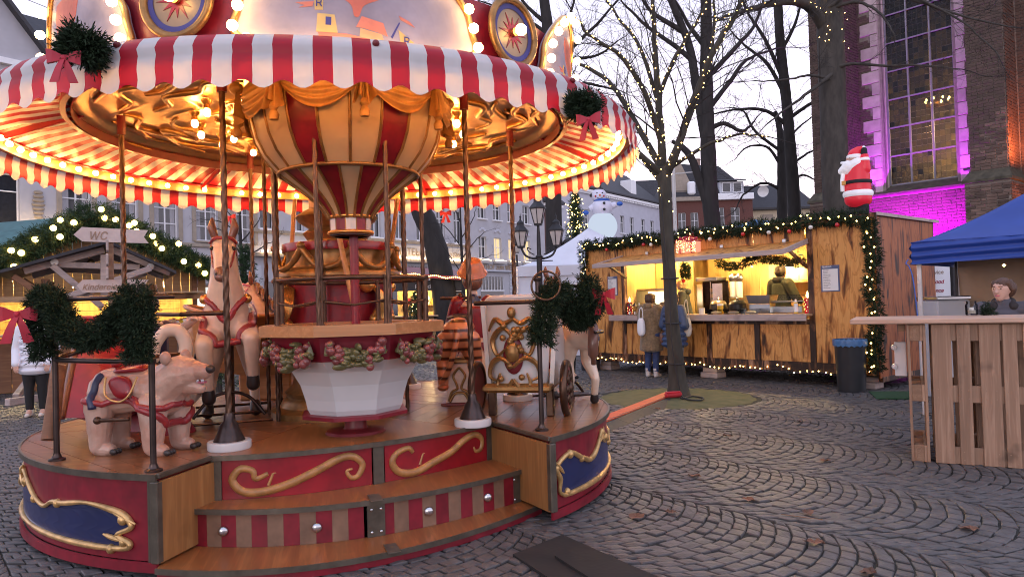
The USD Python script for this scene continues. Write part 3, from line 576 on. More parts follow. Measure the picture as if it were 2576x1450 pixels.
# railings
def railing(post, rails, nm='railing'):
    g = put(car, nm, B().tube(rails[0], .016, 8), LK['steel_dark'], smooth=True)
    for r in rails[1:]: put(g, 'rail', B().tube(r, .014, 8), LK['steel_dark'], smooth=True)
    for (a, r, z) in post:
        x, y, _ = pl(a, r); b = B().lathe([(0, HP), (.05, HP), (.05, HP+.012), (.03, HP+.02), (.018, HP+.05), (.018, z-.02), (.026, z-.01), (.026, z+.012), (.0, z+.025)], 12, (x, y, 0)); put(g, 'post', b, LK['steel_dark'], smooth=40)
RL = [np.vstack([pl(np.linspace(-28, -51, 10), 2.27, 1.22+0*np.linspace(0, 1, 10)), catmull([pl(-52.5, 2.26, 1.22), pl(-54.5, 2.2, 1.23), pl(-55, 2.1, 1.25), pl(-53, 2.05, 1.27)], 4)]), catmull([pl(-52, 2.27, 1.6), pl(-42, 2.27, 1.6), pl(-34, 2.2, 1.6), pl(-30, 2.0, 1.6)], 6)]
railing([(-28.2, 2.27, 1.22), (-51.5, 2.27, 1.6)], RL)
railing([(40.5, 2.14, 1.66)], [np.array([pl(38.6, 1.6, 1.5), pl(40.3, 2.12, 1.5)]), catmull([pl(60, 2.3, 1.24), pl(75, 2.34, 1.22), pl(92, 2.34, 1.22), pl(97, 2.22, 1.22), pl(100, 2.0, 1.22)], 6), catmull([pl(45, 2.2, 1.62), pl(60, 2.28, 1.6), pl(80, 2.3, 1.6)], 6)])
put(car, 'brass_hoop', B().tube(np.array([P(1373+36*math.cos(t), 718+36*math.sin(t), 4.9) for t in np.linspace(0, 2*PI, 37)]).dot(np.eye(3))@rotz(-TH).T-(rotz(-TH)@CC), .008, 8), LK['bronze'], smooth=True)
put(car, 'rail', B().tube(np.array([toloc(P(455, 790, 4.75)), toloc(P(562, 786, 4.85))]), .016, 8), LK['bronze'], smooth=True)
put(car, 'rail', B().tube(np.array([toloc(P(395, 790, 4.9)), toloc(P(455, 790, 4.75))]), .014, 8), LK['bronze'], smooth=True)
# ---------------------------------------------------------------- balloon gondola that stands on the entrance side
GL = pl(5, 1.135)
gon = thing('balloon_gondola', 'balloon shaped gondola with gilt drapery and a fruit garlanded white tub', 'gondola', CC+rotz(TH)@GL, TH)
BP = [(.157, 2.15), (.18, 2.2), (.24, 2.27), (.33, 2.35), (.5, 2.475), (.6, 2.59), (.655, 2.7), (.685, 2.82), (.7, 2.93), (.7, 3.04)]
bp = np.array(BP); zz = np.concatenate([np.linspace(2.15, 2.475, 11), np.linspace(2.475, 3.04, 11)[1:]]); bprof = np.stack([np.interp(zz, bp[:, 1], bp[:, 0]), zz], 1)
NG = 20
for i in range(NG):
    a = 2*PI*i/NG-PI/2; 
    ph = (i % NG)
    up = 'red_paint' if ph in (1, 18, 6, 13, 9) else 'cream_paint'; dn = 'red_paint' if ph % 2 == 1 else 'cream_paint'
    gp = put(gon, 'balloon_gore', B().lathe(bprof[10:], 4, a0=a, a1=a+2*PI/NG), LK[up], smooth=True); a -= PI/NG
    put(gp, 'lower_gore', B().lathe(bprof[:11], 4, a0=a, a1=a+2*PI/NG), LK[dn], smooth=True)
    for q_, a_ in ((bprof[:11], a), (bprof[10:], a+PI/NG)): put(gp, 'gilt_rib', B().tube(np.column_stack([(q_[:, 0]+.003)*math.cos(a_), (q_[:, 0]+.003)*math.sin(a_), q_[:, 1]]), .011, 6), LK['gold_dark'], smooth=True)
ci = lambda r, z, n=49: np.column_stack([r*np.cos(np.linspace(0, 2*PI, n)), r*np.sin(np.linspace(0, 2*PI, n)), np.full(n, z)])
put(gon, 'seam_ring', B().tube(ci(.506, 2.475), .014, 8), LK['gold_dark'], smooth=True)
put(gon, 'balloon_top', B().lathe([(.69, 3.04), (.7, 3.1), (.0, 3.12)], 40), LK['gold_dark'], smooth=40)
# neck collar of red and white squares between gilt rings
for i in range(12):
    a = 2*PI*i/12-PI/2-PI/12; put(gon, 'collar_panel', B().lathe([(.15, 2.06), (.152, 2.155)], 2, a0=a+.03, a1=a+2*PI/12-.03), LK['white_enamel' if i % 2 == 0 else 'red_paint'])
put(gon, 'neck_collar', B().lathe([(.148, 2.06), (.148, 2.16)], 36), LK['gold_dark'], smooth=True)
for z in (2.05, 2.165): put(gon, 'collar_ring', B().tube(ci(.157, z), .014, 8), LK['gold'], smooth=True)
put(gon, 'neck_plate', B().lathe([(.12, 2.02), (.15, 2.03), (.15, 2.045), (0, 2.045)], 24), LK['steel_dark'])
# swags of drapery
NS = 8
for i in range(NS):
    a0 = 2*PI*i/NS-PI/2+.12; a1 = a0+2*PI/NS
    def sw(u, w):
        a = a0+(a1-a0)*u; sag = np.sin(u*PI); z = 3.1-.05-(.07+.19*sag)*w; fold = .014*np.sin(w*30+sag*2.5)*w*sag
        r = .735+.035*np.sin(w*PI)*sag+fold+.01*np.sin(u*40)*0; return np.stack([r*np.cos(a), r*np.sin(a), z], -1)
    put(gon, 'drapery_swag', B().grid(sw, 20, 24), LK['drape'], smooth=True)
    def tail(u, w):
        a = a0+(u-.5)*.2*(.35+.65*w); fold = .03*np.cos(u*PI*6)*(.3+w); r = .765+fold; z = 3.08-(.25+.03*np.cos(u*PI*3))*w; return np.stack([r*np.cos(a), r*np.sin(a), z], -1)
    tl = put(gon, 'drapery_tail', B().grid(tail, 20, 8), LK['drape'], smooth=True)
    q = [(.775*math.cos(a0), .775*math.sin(a0))]
    put(tl, 'tassel', B().lathe([(0, -.08), (.028, -.075), (.035, -.04), (.02, -.01), (.032, .01), (.02, .04), (0, .05)], 12, (*q[0], 2.8)), LK['drape'], smooth=50)
    put(tl, 'rosette', B().sph((*q[0], 3.07), (.05, .05, .045), 2), LK['drape'], smooth=True)
# tub
OC = lambda r, z, o=PI/8: np.array([(r*math.cos(PI/4*k+o), r*math.sin(PI/4*k+o), z) for k in range(8)])
def loft(rings, n=8, cap=True):
    v = np.vstack(rings); f = []
    for j in range(len(rings)-1):
        for i in range(n): f.append((j*n+i, j*n+(i+1) % n, (j+1)*n+(i+1) % n, (j+1)*n+i))
    b = B().add(v, f)
    if cap:
        for base, fl in ((0, True), ((len(rings)-1)*n, False)):
            t = [(base, base+i+1, base+i) if fl else (base, base+i, base+i+1) for i in range(1, n-1)]; b.add(v, t)
    return b
put(gon, 'tub', loft([OC(.34, .745), OC(.36, .78), OC(.375, .85), OC(.41, .96), OC(.47, 1.06), OC(.565, 1.145)]), LK['white_enamel'])
put(gon, 'red_band', loft([OC(.575, 1.14), OC(.59, 1.2), OC(.6, 1.27), OC(.61, 1.31)]), LK['red_paint'])
for k in range(8):
    p, q = OC(.69, 1.345)[k], OC(.69, 1.345)[(k+1) % 8]; pi, qi = OC(.52, 1.345)[k], OC(.52, 1.345)[(k+1) % 8]
    b = B().prism([p[:2], q[:2], qi[:2], pi[:2]], .075, c=(0, 0, 1.31)); put(gon, 'rim_board', b, LK['rim_wood'])
put(gon, 'base_plate', loft([OC(.3, .705), OC(.4, .715), OC(.4, .74), OC(.36, .744)]), LK['red_paint'])
put(gon, 'spindle', B().lathe([(.22, HP+.001), (.21, HP+.02), (.09, HP+.03), (.08, HP+.05), (.08, .7), (.15, .705)], 28), LK['dark_red'], smooth=40)
rg = np.random.default_rng(3)
for k in range(8):                                   # carved fruit garlands on the red band
    p, q = OC(.59, 0)[k], OC(.59, 0)[(k+1) % 8]; t = unit(q-p); n = unit((p+q)/2); L = np.linalg.norm(q-p)
    bl, bf = B(), B()
    for i in range(74):
        s = rg.random()*.8+.1; end = abs(s-.5)*2
        z = 1.2-.03*(1-end**2)+rg.normal(0, .033)+(.03 if end > .7 else 0); c = p+t*L*s+n*(.035+.02*rg.random()); c[2] = z
        if end > .35 and rg.random() < .6 and end < .8: bf.sph(c+n*.02, .019+.014*rg.random(), 1)
        else:
            R = rotz(rg.random()*6)@rotx(rg.random()*6); bl.sph(c, (.052, .028, .018), 1, R)
    for sgn in (-1, 1):
        c = p+t*L*(.5+sgn*.4)+n*.045; bl.tube(np.array([[*c[:2], 1.19], [*(c[:2]+n[:2]*.01), 1.24], [*(c[:2]-t[:2]*sgn*.015), 1.28]]), [.026, .018, .004], 6)
    gl = put(gon, 'fruit_garland', bl, LK['fruit_green'], smooth=60, kind='stuff'); put(gl, 'fruit', bf, LK['fruit_red'], smooth=True, kind='stuff')
ring8 = lambda r, z: np.vstack([OC(r, z), OC(r, z)[:1]])
rl = catmull(OC(.56, 1.7), 4, True); rl = np.vstack([rl, rl[:1]])
g_ = put(gon, 'hand_rail', B().tube(rl, .017, 8), LK['bronze'], smooth=True)
rl2 = rl.copy(); rl2[:, 2] = 1.53-.015*np.cos(8*np.arctan2(rl2[:, 1], rl2[:, 0])); put(g_, 'middle_rail', B().tube(rl2, .009, 6), LK['bronze'], smooth=True)
for k in range(8):
    p = OC(.56, 0)[k]; put(g_, 'rail_post', B().lathe([(.0, 1.385), (.024, 1.385), (.018, 1.4), (.018, 1.68), (.024, 1.69), (.024, 1.715), (.0, 1.72)], 10, p), LK['bronze'], smooth=40)
for k in (0, 2, 3, 5, 6):
    p = OC(.6, 0)[k]; put(gon, 'suspension_pole', twist_pole(B(), p[0], p[1], 1.385, 3.06, .016, n=9, dz=.018), LK['bronze'], smooth=True)
put(gon, 'red_pole', B().tube([(.02, 0, 1.0), (.02, 0, 2.04)], .033, 14), LK['red_paint'], smooth=40)
# ---------------------------------------------------------------- foliage, wires, strings of lights
def needles(path, R, n, L, w, seed=0, along=.5, droop=0., flat=.35):
    r = np.random.default_rng(seed); p = np.asarray(path, float); d = np.linalg.norm(np.diff(p, axis=0), axis=1); S = np.concatenate([[0], np.cumsum(d)])
    R_ = np.interp(np.linspace(0, 1, 200), np.linspace(0, 1, len(np.atleast_1d(R))), np.atleast_1d(R)) if np.ndim(R) else np.full(200, R)
    ns = max(n//9, 1); s = r.random(ns)*S[-1]; q = np.stack([np.interp(s, S, p[:, k]) for k in range(3)], 1); rad = np.interp(s/S[-1], np.linspace(0, 1, 200), R_)
    t = np.stack([np.interp(s+.01*S[-1], S, p[:, k])-np.interp(s-.01*S[-1], S, p[:, k]) for k in range(3)], 1); t /= np.maximum(np.linalg.norm(t, axis=1, keepdims=True), 1e-9)
    o = r.normal(size=(ns, 3)); o -= t*(o*t).sum(1, keepdims=True); o /= np.linalg.norm(o, axis=1, keepdims=True)
    ax = o+t*along*r.normal(size=(ns, 1))+[0, 0, -droop]; ax /= np.linalg.norm(ax, axis=1, keepdims=True)      # twig axis
    base = q+o*(rad*(.1+.5*r.random(ns)**.7))[:, None]; tl = rad*.5*(.6+.6*r.random(ns))
    k = 9; f = np.tile(np.linspace(.05, 1, k), (ns, 1)); c = base[:, None]+ax[:, None]*(tl[:, None]*f)[..., None]
    sd = np.cross(ax, r.normal(size=(ns, 3))); sd /= np.linalg.norm(sd, axis=1, keepdims=True); sgn = np.where(np.arange(k) % 2, 1., -1.)[None, :, None]
    nd = ax[:, None]*.75+sd[:, None]*sgn+.25*r.normal(size=(ns, k, 3)); nd[:, -1] = ax; nd /= np.linalg.norm(nd, axis=2, keepdims=True)
    c = c.reshape(-1, 3); nd = nd.reshape(-1, 3); ln = L*(.6+.7*r.random(len(c)))
    wv = np.cross(nd, r.normal(size=c.shape)); wv /= np.linalg.norm(wv, axis=1, keepdims=True); wv *= w*(.6+.8*r.random((len(c), 1)))
    m = c+nd*(ln*.45)[:, None]; v = np.stack([c, m+wv, c+nd*ln[:, None], m-wv], 1).reshape(-1, 3); i = np.arange(len(c))*4
    return v, np.concatenate([np.stack([i, i+1, i+2], 1), np.stack([i, i+2, i+3], 1)])
def samp(path, n, jit=0., seed=0):
    r = np.random.default_rng(seed); p = np.asarray(path, float); S = np.concatenate([[0], np.cumsum(np.linalg.norm(np.diff(p, axis=0), axis=1))]); s = (np.arange(n)+.5)/n*S[-1]
    return np.stack([np.interp(s, S, p[:, k]) for k in range(3)], 1)+r.normal(0, jit, (n, 3))
def lights(parent, pts, r, look, name='led'):
    b = B()
    for c in pts: b.sph(c, r, -1 if r < .04 else 1)
    return put(parent, name, b, LK[look], kind='stuff')
def garland(label, path, R, n, L, w, seed, group=None, leds=0, look='led_warm', lr=.016, green='garland_green', baubles=(), front=(0, 0, 0), droop=.1, parent=None, name='garland'):
    g = thing(name, label, 'garland', group=group) if parent is None else parent
    core = samp(path, 40); put(g, 'stem', B().tube(core, np.mean(R)*.16, 5), LK[green])
    put(g, 'fir_needles', B().add(*needles(path, R, n, L, w, seed, droop=droop)), LK[green], kind='stuff')
    if leds: lights(g, samp(path, leds, np.mean(R)*.35, seed)+np.asarray(front)*np.mean(R)*.75, lr, look)
    for (s, col) in baubles:
        c = samp(path, 100)[int(s*99)]+np.asarray(front)*np.mean(R)*.8-[0, 0, np.mean(R)*.9]; put(g, 'bauble', B().sph(c, .035, 2), LK[col], smooth=True)
    return g
mat('bauble_red', (.5, .01, .02), .12, var=.05, coat=.6); mat('bauble_white', (.75, .72, .66), .15, var=.05, coat=.5)
# ---------------------------------------------------------------- food stall of scorched plywood
SL, SR = np.array([1.62, 15.4, 0]), np.array([5.52, 10.8, 0]); SE = unit(SR-SL); SN = np.array([-SE[1], SE[0], 0]); SA = math.atan2(SE[1], SE[0]); SW = 6.03
def sw_(x, y, z=0.): return SL+SE*x+SN*y+np.array([0, 0, z])
def sp_(px, py, off=0.):                  # sight line meets the plane `off` behind the stall's front, in stall coordinates
    d = ray(px, py); c = np.array([0, 0, CAMZ]); t = np.dot(SL+SN*off-c, SN)/np.dot(d, SN); w = c+d*t; return np.array([np.dot(w-SL, SE), off, w[2]])
def q4(x, y): return (2200+x/1.812)*.644, (800+y/1.812)*.644
def q7(x, y): return (2450+x/3.22)*.644, (1000+y/3.22)*.644
st = thing('food_stall', 'long market stall of scorched plywood with open hatch and fold-out awning', 'market stall', SL, SA)
SB = lambda x0, x1, y0, y1, z0, z1, ch=.004: B().cbox(((x0+x1)/2, (y0+y1)/2, (z0+z1)/2), (x1-x0, y1-y0, z1-z0), ch)
D_ = 2.35
put(st, 'wall_panel', SB(0, 1.0, 0, .02, .38, 2.62), LK['burnt_ply']); put(st, 'wall_panel', SB(5.06, SW, 0, .02, .38, 2.62), LK['burnt_ply'])
for a, c in ((1.0, 2.48), (2.484, 4.0), (4.004, 4.93)): put(st, 'fascia_panel', SB(a, c, .0, .02, 2.37, 2.62), LK['burnt_ply'])
for a, c in ((1.06, 3.0), (3.1, 3.97), (4.07, 4.98)): put(st, 'lower_panel', SB(a, c, .012, .03, .38, 1.0), LK['burnt_ply'])
for x in (1.03, 3.05, 4.02): put(st, 'post', SB(x-.05, x+.05, -.012, .06, .38, 1.0), LK['burnt_beam'])
put(st, 'post', SB(.99, 1.07, -.012, .08, 1.07, 2.37), LK['burnt_beam']); put(st, 'post', SB(4.97, 5.07, -.014, .08, .38, 2.62), LK['burnt_beam'])
put(st, 'cross_beam', SB(1.0, 4.97, -.02, .06, 1.0, 1.075), LK['burnt_beam'])
put(st, 'base_beam', SB(.0, SW, -.02, .06, .22, .38), LK['burnt_beam'])
ct = put(st, 'counter', SB(.86, 5.03, -.24, .4, 1.14, 1.175), LK['raw_spruce']); put(ct, 'counter_lip', SB(.84, 5.045, -.265, -.24, 1.065, 1.178), LK['grey_timber'])
for k in range(4): put(st, 'side_panel', SB(SW+.001, SW+.02, .0+k*.5875, .585+k*.5875, .18, 2.66), LK['side_ply'])
put(st, 'side_beam', SB(SW-.02, SW+.03, .06, D_, .12, .2), LK['burnt_beam'])
put(st, 'left_wall', SB(-.02, 0, .0, D_, .25, 2.62), LK['burnt_ply']); put(st, 'back_wall', SB(0, SW, D_-.02, D_, .25, 2.62), LK['stall_inside'])
put(st, 'inner_wall', SB(.9, .92, .03, 1.2, 1.2, 2.6), LK['stall_inside']); put(st, 'inner_wall', SB(5.08, 5.1, .03, D_-.03, .4, 2.6), LK['stall_inside'])
put(st, 'inner_wall', SB(1.9, 3.1, 1.72, 1.74, .4, 2.6), LK['stall_inside']); put(st, 'inner_wall', SB(.93, 1.9, 1.2, 1.22, .4, 2.6), LK['stall_inside'])
put(st, 'ceiling', SB(.02, SW-.02, .03, D_-.03, 2.58, 2.6), LK['stall_inside']); put(st, 'floor', SB(.02, SW-.02, .04, D_-.03, .26, .3), LK['hut_board'])
put(st, 'back_counter', SB(1.2, 5.0, .75, 1.1, 1.02, 1.06), LK['steel']); put(st, 'back_counter', SB(3.1, 5.05, 1.75, 2.3, 1.05, 1.1), LK['hut_board'])
rf = put(st, 'roof', SB(-.06, SW+.06, -.04, D_+.12, 2.665, 2.7), LK['rubber_black']); put(rf, 'roof_edge', SB(-.06, SW+.07, -.055, -.04, 2.61, 2.7), LK['burnt_beam']); put(rf, 'roof_edge', SB(SW+.06, SW+.075, -.04, D_+.12, 2.655, 2.705), LK['grey_timber'])
h0, h1 = np.array([1.08, -.01, 2.375]), np.array([5.0, -.01, 2.375]); o = np.array([-.12, -.8, -.19])
aw = put(st, 'awning', B().add([h0, h1, h1+o*[0, 1, 1], h0+o*[1, 1, 1], *(x+[0, 0, -.02] for x in (h0, h1, h1+o*[0, 1, 1], h0+o*[1, 1, 1]))], [(0, 3, 2, 1), (4, 5, 6, 7), (0, 1, 5, 4), (1, 2, 6, 5), (2, 3, 7, 6), (3, 0, 4, 7)]), LK['burnt_ply'])
put(aw, 'awning_edge', B().beam(h0+o+[-.02, 0, -.02], h1+o*[0, 1, 1]+[.03, 0, -.02], .025, .08), LK['grey_timber'])
for a, sx in ((h0, 1), (h1, 0)): put(aw, 'awning_edge', B().beam(a+[0, -.02, -.02], a+o*[sx, 1, 1]+[0, .015, -.02], .025, .085), LK['grey_timber'])
for x in (1.12, 4.96): put(aw, 'awning_strut', B().beam((x, .0, 1.93), (x, -.6, 2.21), .05, .05), LK['burnt_beam'])
for x in (1.7, 3.4, 4.6): put(aw, 'hinge', SB(x-.03, x+.03, -.05, -.005, 2.37, 2.42, .002), LK['steel'])
put(st, 'cupboard', SB(3.15, 5.05, 1.95, 2.32, 1.72, 1.75), LK['hut_board'])
for k in range(9): 
    cd = put(st, 'cupboard_board', SB(3.17+k*.208, 3.17+k*.208+.203, 1.955, 1.975, 1.76, 2.36), LK['stall_inside'])
    if k % 3 == 0: put(cd, 'hinge', SB(3.17+k*.208, 3.26+k*.208, 1.948, 1.955, 2.24, 2.26, .001), LK['iron']); 
for px in (1565/1, 2005): pass
for ix_, (x, z) in enumerate((sp_(*q7(1590, 120), 1.8)[[0, 2]], sp_(*q7(2030, 120), 1.8)[[0, 2]])):
    lp = thing('wall_lamp', 'glowing warm lamp under the stall cupboard, ' + ('left' if ix_ == 0 else 'right') + ' one of the two', 'lamp', sw_(x, 1.8, z-.03), SA)
    put(lp, 'lamp_shade', B().lathe([(.06, .12), (.09, 0), (.085, 0), (.055, .12)], 20), LK['steel'], smooth=40); put(lp, 'bulb', B().sph((0, 0, -.02), .065, 2), LK['lamp_hot'], smooth=True); put(lp, 'bracket', B().beam((0, 0, .12), (0, .15, .12), .02, .02), LK['steel'])
for x, wh in ((1.5, 'left'), (2.7, 'middle'), (4.3, 'right')):
    lp = thing('ceiling_lamp', f'small warm ceiling lamp inside the stall behind the awning, {wh} one of three', 'lamp', sw_(x, .85, 2.5), SA); put(lp, 'bulb', B().sph((0, 0, -.03), .08, 1), LK['lamp_hot'], smooth=True); put(lp, 'socket', B().lathe([(.03, .03), (.03, .08), (0, .08)], 12), LK['iron'])
for (x, y) in ((sp_(1790, 930, .15)[0], .2), (5.75, .25), (.3, .3)):
    blk = thing('support_block', 'stacked timber block under the stall, ' + {0: 'below the middle panel', 1: 'beside the black bin', 2: 'at the far left end'}[0 if 1 < x < 5 else 1 if x > 5 else 2], 'block', sw_(x, y), SA)
    put(blk, 'lower_timber', B().cbox((0, 0, .05), (.36, .3, .1), .01), LK['grey_timber']); put(blk, 'upper_timber', B().cbox((.01, .01, .145), (.42 if x > 5 else .3, .28, .085), .01), LK['grey_timber'])
gl = garland('long fir garland with warm lights and baubles along the stall roof edge', [sw_(x, -.1, 2.66+.02*math.sin(x*5)) for x in np.linspace(-.03, SW, 60)], .13, 16000, .06, .006, 11, 'fir garlands on the food stall', 62, lr=.017, baubles=[(.14, 'bauble_red'), (.3, 'bauble_red'), (.33, 'bauble_white'), (.45, 'bauble_red'), (.55, 'bauble_white'), (.66, 'bauble_red'), (.74, 'bauble_white'), (.8, 'bauble_red'), (.86, 'bauble_white'), (.93, 'bauble_red')], front=-SN)
garland('fir garland with lights hanging down the right corner of the stall', [sw_(SW-.01+.03*math.sin(z*7), -.06, z) for z in np.linspace(2.6, .3, 30)], .12, 7000, .06, .006, 12, 'fir garlands on the food stall', 27, lr=.018, front=-SN)
garland('fir garland with baubles hanging down the left corner of the stall', [sw_(.0+.03*math.sin(z*7), -.06, z) for z in np.linspace(2.6, .3, 30)], .11, 5000, .06, .006, 13, 'fir garlands on the food stall', 30, lr=.015, baubles=[(.1, 'bauble_white'), (.25, 'bauble_red'), (.4, 'bauble_white'), (.6, 'bauble_red'), (.9, 'bauble_white')], front=-SN)
q = [sp_(*q7(*p), .12) for p in ((1130, 60), (1250, 105), (1420, 100), (1560, 30), (1700, 15), (1900, 35), (2080, 70), (2240, 60))]
garland('unlit fir garland swagged under the awning in the hatch', catmull([sw_(x, .12, z-.02) for x, _, z in q], 5), .075, 5000, .05, .005, 14)
q = [sp_(*q7(*p), .5) for p in ((730, 80), (725, 170), (735, 280))]
garland('short fir garland hanging inside the hatch above the blonde seller', [sw_(x, .5, z) for x, _, z in q], .09, 1800, .055, .005, 15, baubles=[(.9, 'bauble_red')], front=-SN)
bl = thing('light_string', 'string of warm lights along the bottom edge of the food stall', 'string lights')
pth = [sw_(x, -.04, .25+.03*math.sin(x*3.3)+.02*math.sin(x*9)) for x in np.linspace(.05, SW-.05, 120)]; put(bl, 'cable', B().tube(pth, .004, 4), LK['rubber_black']); lights(bl, samp(pth, 58, .012, 4), .016, 'led_warm')
# things in the hatch
def turned(name, label, cat, loc, prof, look, n=20, extra=(), group=None):
    t = thing(name, label, cat, loc, SA, group=group); put(t, 'body', B().lathe(prof, n), LK[look], smooth=40)
    for nm, p, l in extra: put(t, nm, B().lathe(p, n), LK[l], smooth=40)
    return t
CZ = 1.176
def cpos(px, py, off): x, _, z = sp_(*q7(px, py), off); return sw_(x, off, CZ)
bott = [(0, 0), (.03, 0), (.032, .01), (.032, .17), (.02, .2), (0, .2)]
mat('mustard', (.65, .42, .03), .4, var=.05)
for (px, py, wh) in ((155, 700, 'left of the lady in the fur coat'), (2125, 710, 'beside the red candle at the right end')):
    turned('mustard_bottle', 'white bottle with yellow bands on the counter, '+wh, 'bottle', cpos(px, py, -.05), bott, 'white_plastic', extra=(('base_band', [(.033, .0), (.034, .02), (.033, .03)], 'mustard'), ('shoulder_band', [(.033, .165), (.027, .19)], 'mustard'), ('cap', [(.014, .2), (.014, .235), (0, .24)], 'white_plastic')))
for (px, py, wh) in ((2275, 700, 'at the right end of the counter'), (35, 690, 'behind the black lanterns')):
    c = turned('led_candle', 'red glowing candle decoration with a flame, '+wh, 'candle', cpos(px, py, .08), [(0, 0), (.055, 0), (.055, .25), (0, .25)], 'bauble_red', extra=(('flame', [(0, .25), (.022, .27), (.026, .3), (.01, .35), (0, .37)], 'led_dim'),))
    b = B()
    for i in range(26): a = i*2.4; b.sph((.056*math.cos(a), .056*math.sin(a), .02+.0085*i), .006, -1)
    put(c, 'led', b, LK['led_warm'], kind='stuff')
for k, (px, wh) in enumerate(((35, 'left'), (100, 'right'))):
    x, _, _ = sp_(*q7(px, 690), -.12); t = thing('lantern', f'small black metal lantern on the counter, the {wh} one of two', 'lantern', sw_(x, -.12, CZ), SA)
    b = B()
    for sx in (-1, 1):
        for sy in (-1, 1): b.box((sx*.045, sy*.045, .09), (.008, .008, .18))
    put(t, 'frame', b, LK['iron']); put(t, 'base', B().box((0, 0, .006), (.11, .11, .012)), LK['iron']); put(t, 'roof', B().lathe([(.075, .18), (.03, .22), (.012, .24), (0, .24)], 4, a0=PI/4, a1=PI/4+2*PI), LK['iron']); put(t, 'ring', B().tube(ci(.022, 0, 13)@rotx(PI/2).T+[0, 0, .262], .003, 5), LK['iron'])
    put(t, 'candle', B().lathe([(0, .012), (.025, .012), (.025, .07), (0, .07)], 12), LK['white_plastic'])
for i, (px, wh) in enumerate(((1120, 'leftmost'), (1335, 'middle'), (1550, 'rightmost'))):
    x, _, _ = sp_(*q7(px, 690), .02); t = thing('plastic_tub', f'clear plastic food box with lid, {wh} of three on the counter', 'food box', sw_(x, .02, CZ), SA)
    put(t, 'box', B().add(*loft([[(-.13, -.08, 0), (.13, -.08, 0), (.13, .08, 0), (-.13, .08, 0)], [(-.15, -.1, .08), (.15, -.1, .08), (.15, .1, .08), (-.15, .1, .08)]], 4).get()[:2]), LK['clear_glass']); put(t, 'contents', B().sph((0, 0, .03), (.11, .06, .025), 2), LK['paper']); put(t, 'lid', B().cbox((0, 0, .085), (.31, .21, .012), .004), LK['clear_glass'])
turned('kitchen_roll', 'white paper roll standing on the counter', 'paper roll', cpos(940, 700, .0), [(.02, .11), (.02, 0), (.055, 0), (.055, .115), (.02, .115)], 'paper')
turned('mustard_jar', 'big yellow jar with white lid on the counter', 'jar', cpos(1172, 690, .2), [(0, 0), (.055, 0), (.055, .15), (0, .15)], 'mustard', extra=(('lid', [(.057, .15), (.057, .185), (0, .19)], 'white_plastic'),))
for px, wh in ((1150, 'left'), (1390, 'right')):
    turned('soup_kettle', f'black soup kettle with chrome lid behind the counter, {wh} of two', 'kettle', cpos(px, 640, .55), [(0, 0), (.15, 0), (.17, .08), (.16, .17), (.15, .18)], 'plastic_black', 28, (('lid', [(.155, .18), (.12, .23), (.05, .25), (0, .252)], 'steel' if wh == 'left' else 'plastic_black'), ('knob', [(.02, .25), (.03, .28), (0, .3)], 'steel')))
gp_ = sw_(sp_(*q7(1060, 500), 1.3)[0], 1.3, 1.05); t = thing('doner_grill', 'tall steel doner grill with hinged doors behind the counter', 'grill', gp_, SA)
put(t, 'back_panel', B().cbox((0, .15, .4), (.6, .03, .72), .005), LK['steel_dark']); put(t, 'burner', B().cbox((0, .1, .42), (.16, .06, .5), .005), LK['iron']); put(t, 'hood', B().cbox((0, .0, .8), (.5, .35, .08), .01), LK['steel']); put(t, 'base', B().cbox((0, 0, .03), (.5, .4, .06), .01), LK['steel'])
for s in (-1, 1): put(t, 'door', B().cbox((s*.21, -.1, .4), (.2, .015, .62), .004, R=rotz(s*.35)), LK['steel'])
put(t, 'spit', B().tube([(0, -.02, .06), (0, -.02, .76)], .012, 8), LK['steel'])
for k in range(4): put(t, 'heater', B().cbox((0, .06, .22+.12*k), (.14, .02, .07), .004), LK['led_dim' if False else 'gold'])
for i, px in enumerate((1335, 1415)):
    x, _, z = sp_(*q7(px, 520), 1.5); t = turned('sauce_dispenser', f'tall clear sauce dispenser with round cap, {"left" if i == 0 else "right"} of the pair on the stall wall', 'dispenser', sw_(x, 1.5, z), [(0, 0), (.06, 0), (.065, .3), (.05, .32)], 'white_plastic', extra=(('cap', [(.05, .32), (.08, .36), (.085, .42), (.05, .48), (0, .49)], 'steel'),))
x, _, z = sp_(*q7(1700, 580), .45); t = thing('steel_tray', 'large steel gastro tray on the glass guard', 'tray', sw_(x, .45, z-.02), SA)
put(t, 'tray', B().add(*loft([[(-.2, -.12, 0), (.2, -.12, 0), (.2, .12, 0), (-.2, .12, 0)], [(-.23, -.15, .15), (.23, -.15, .15), (.23, .15, .15), (-.23, .15, .15)], [(-.2, -.12, .02), (.2, -.12, .02), (.2, .12, .02), (-.2, .12, .02)]], 4, False).get()[:2]), LK['steel']); put(t, 'bracket', B().box((0, 0, -.2), (.4, .2, .38)), LK['steel'])
x, _, _ = sp_(*q7(1990, 600), .5); t = thing('glass_guard', 'low glass guard over steel trays in front of the man', 'glass guard', sw_(x, .45, CZ), SA)
put(t, 'pane', B().cbox((-.3, -.1, .16), (1.5, .008, .3), .002), LK['clear_glass']); put(t, 'steel_basin', B().cbox((.05, .1, .06), (.62, .3, .12), .01), LK['steel']); put(t, 'steel_shelf', B().cbox((.05, .1, .2), (.62, .26, .02), .004), LK['steel']); put(t, 'top_pane', B().cbox((-.3, .03, .31), (1.5, .25, .008), .002), LK['clear_glass'])
x, _, z = sp_(*q7(310, 470), .75); t = thing('heated_display', 'brightly lit heated display case behind the lady in the fur coat', 'display case', sw_(x, .75, 1.06), SA)
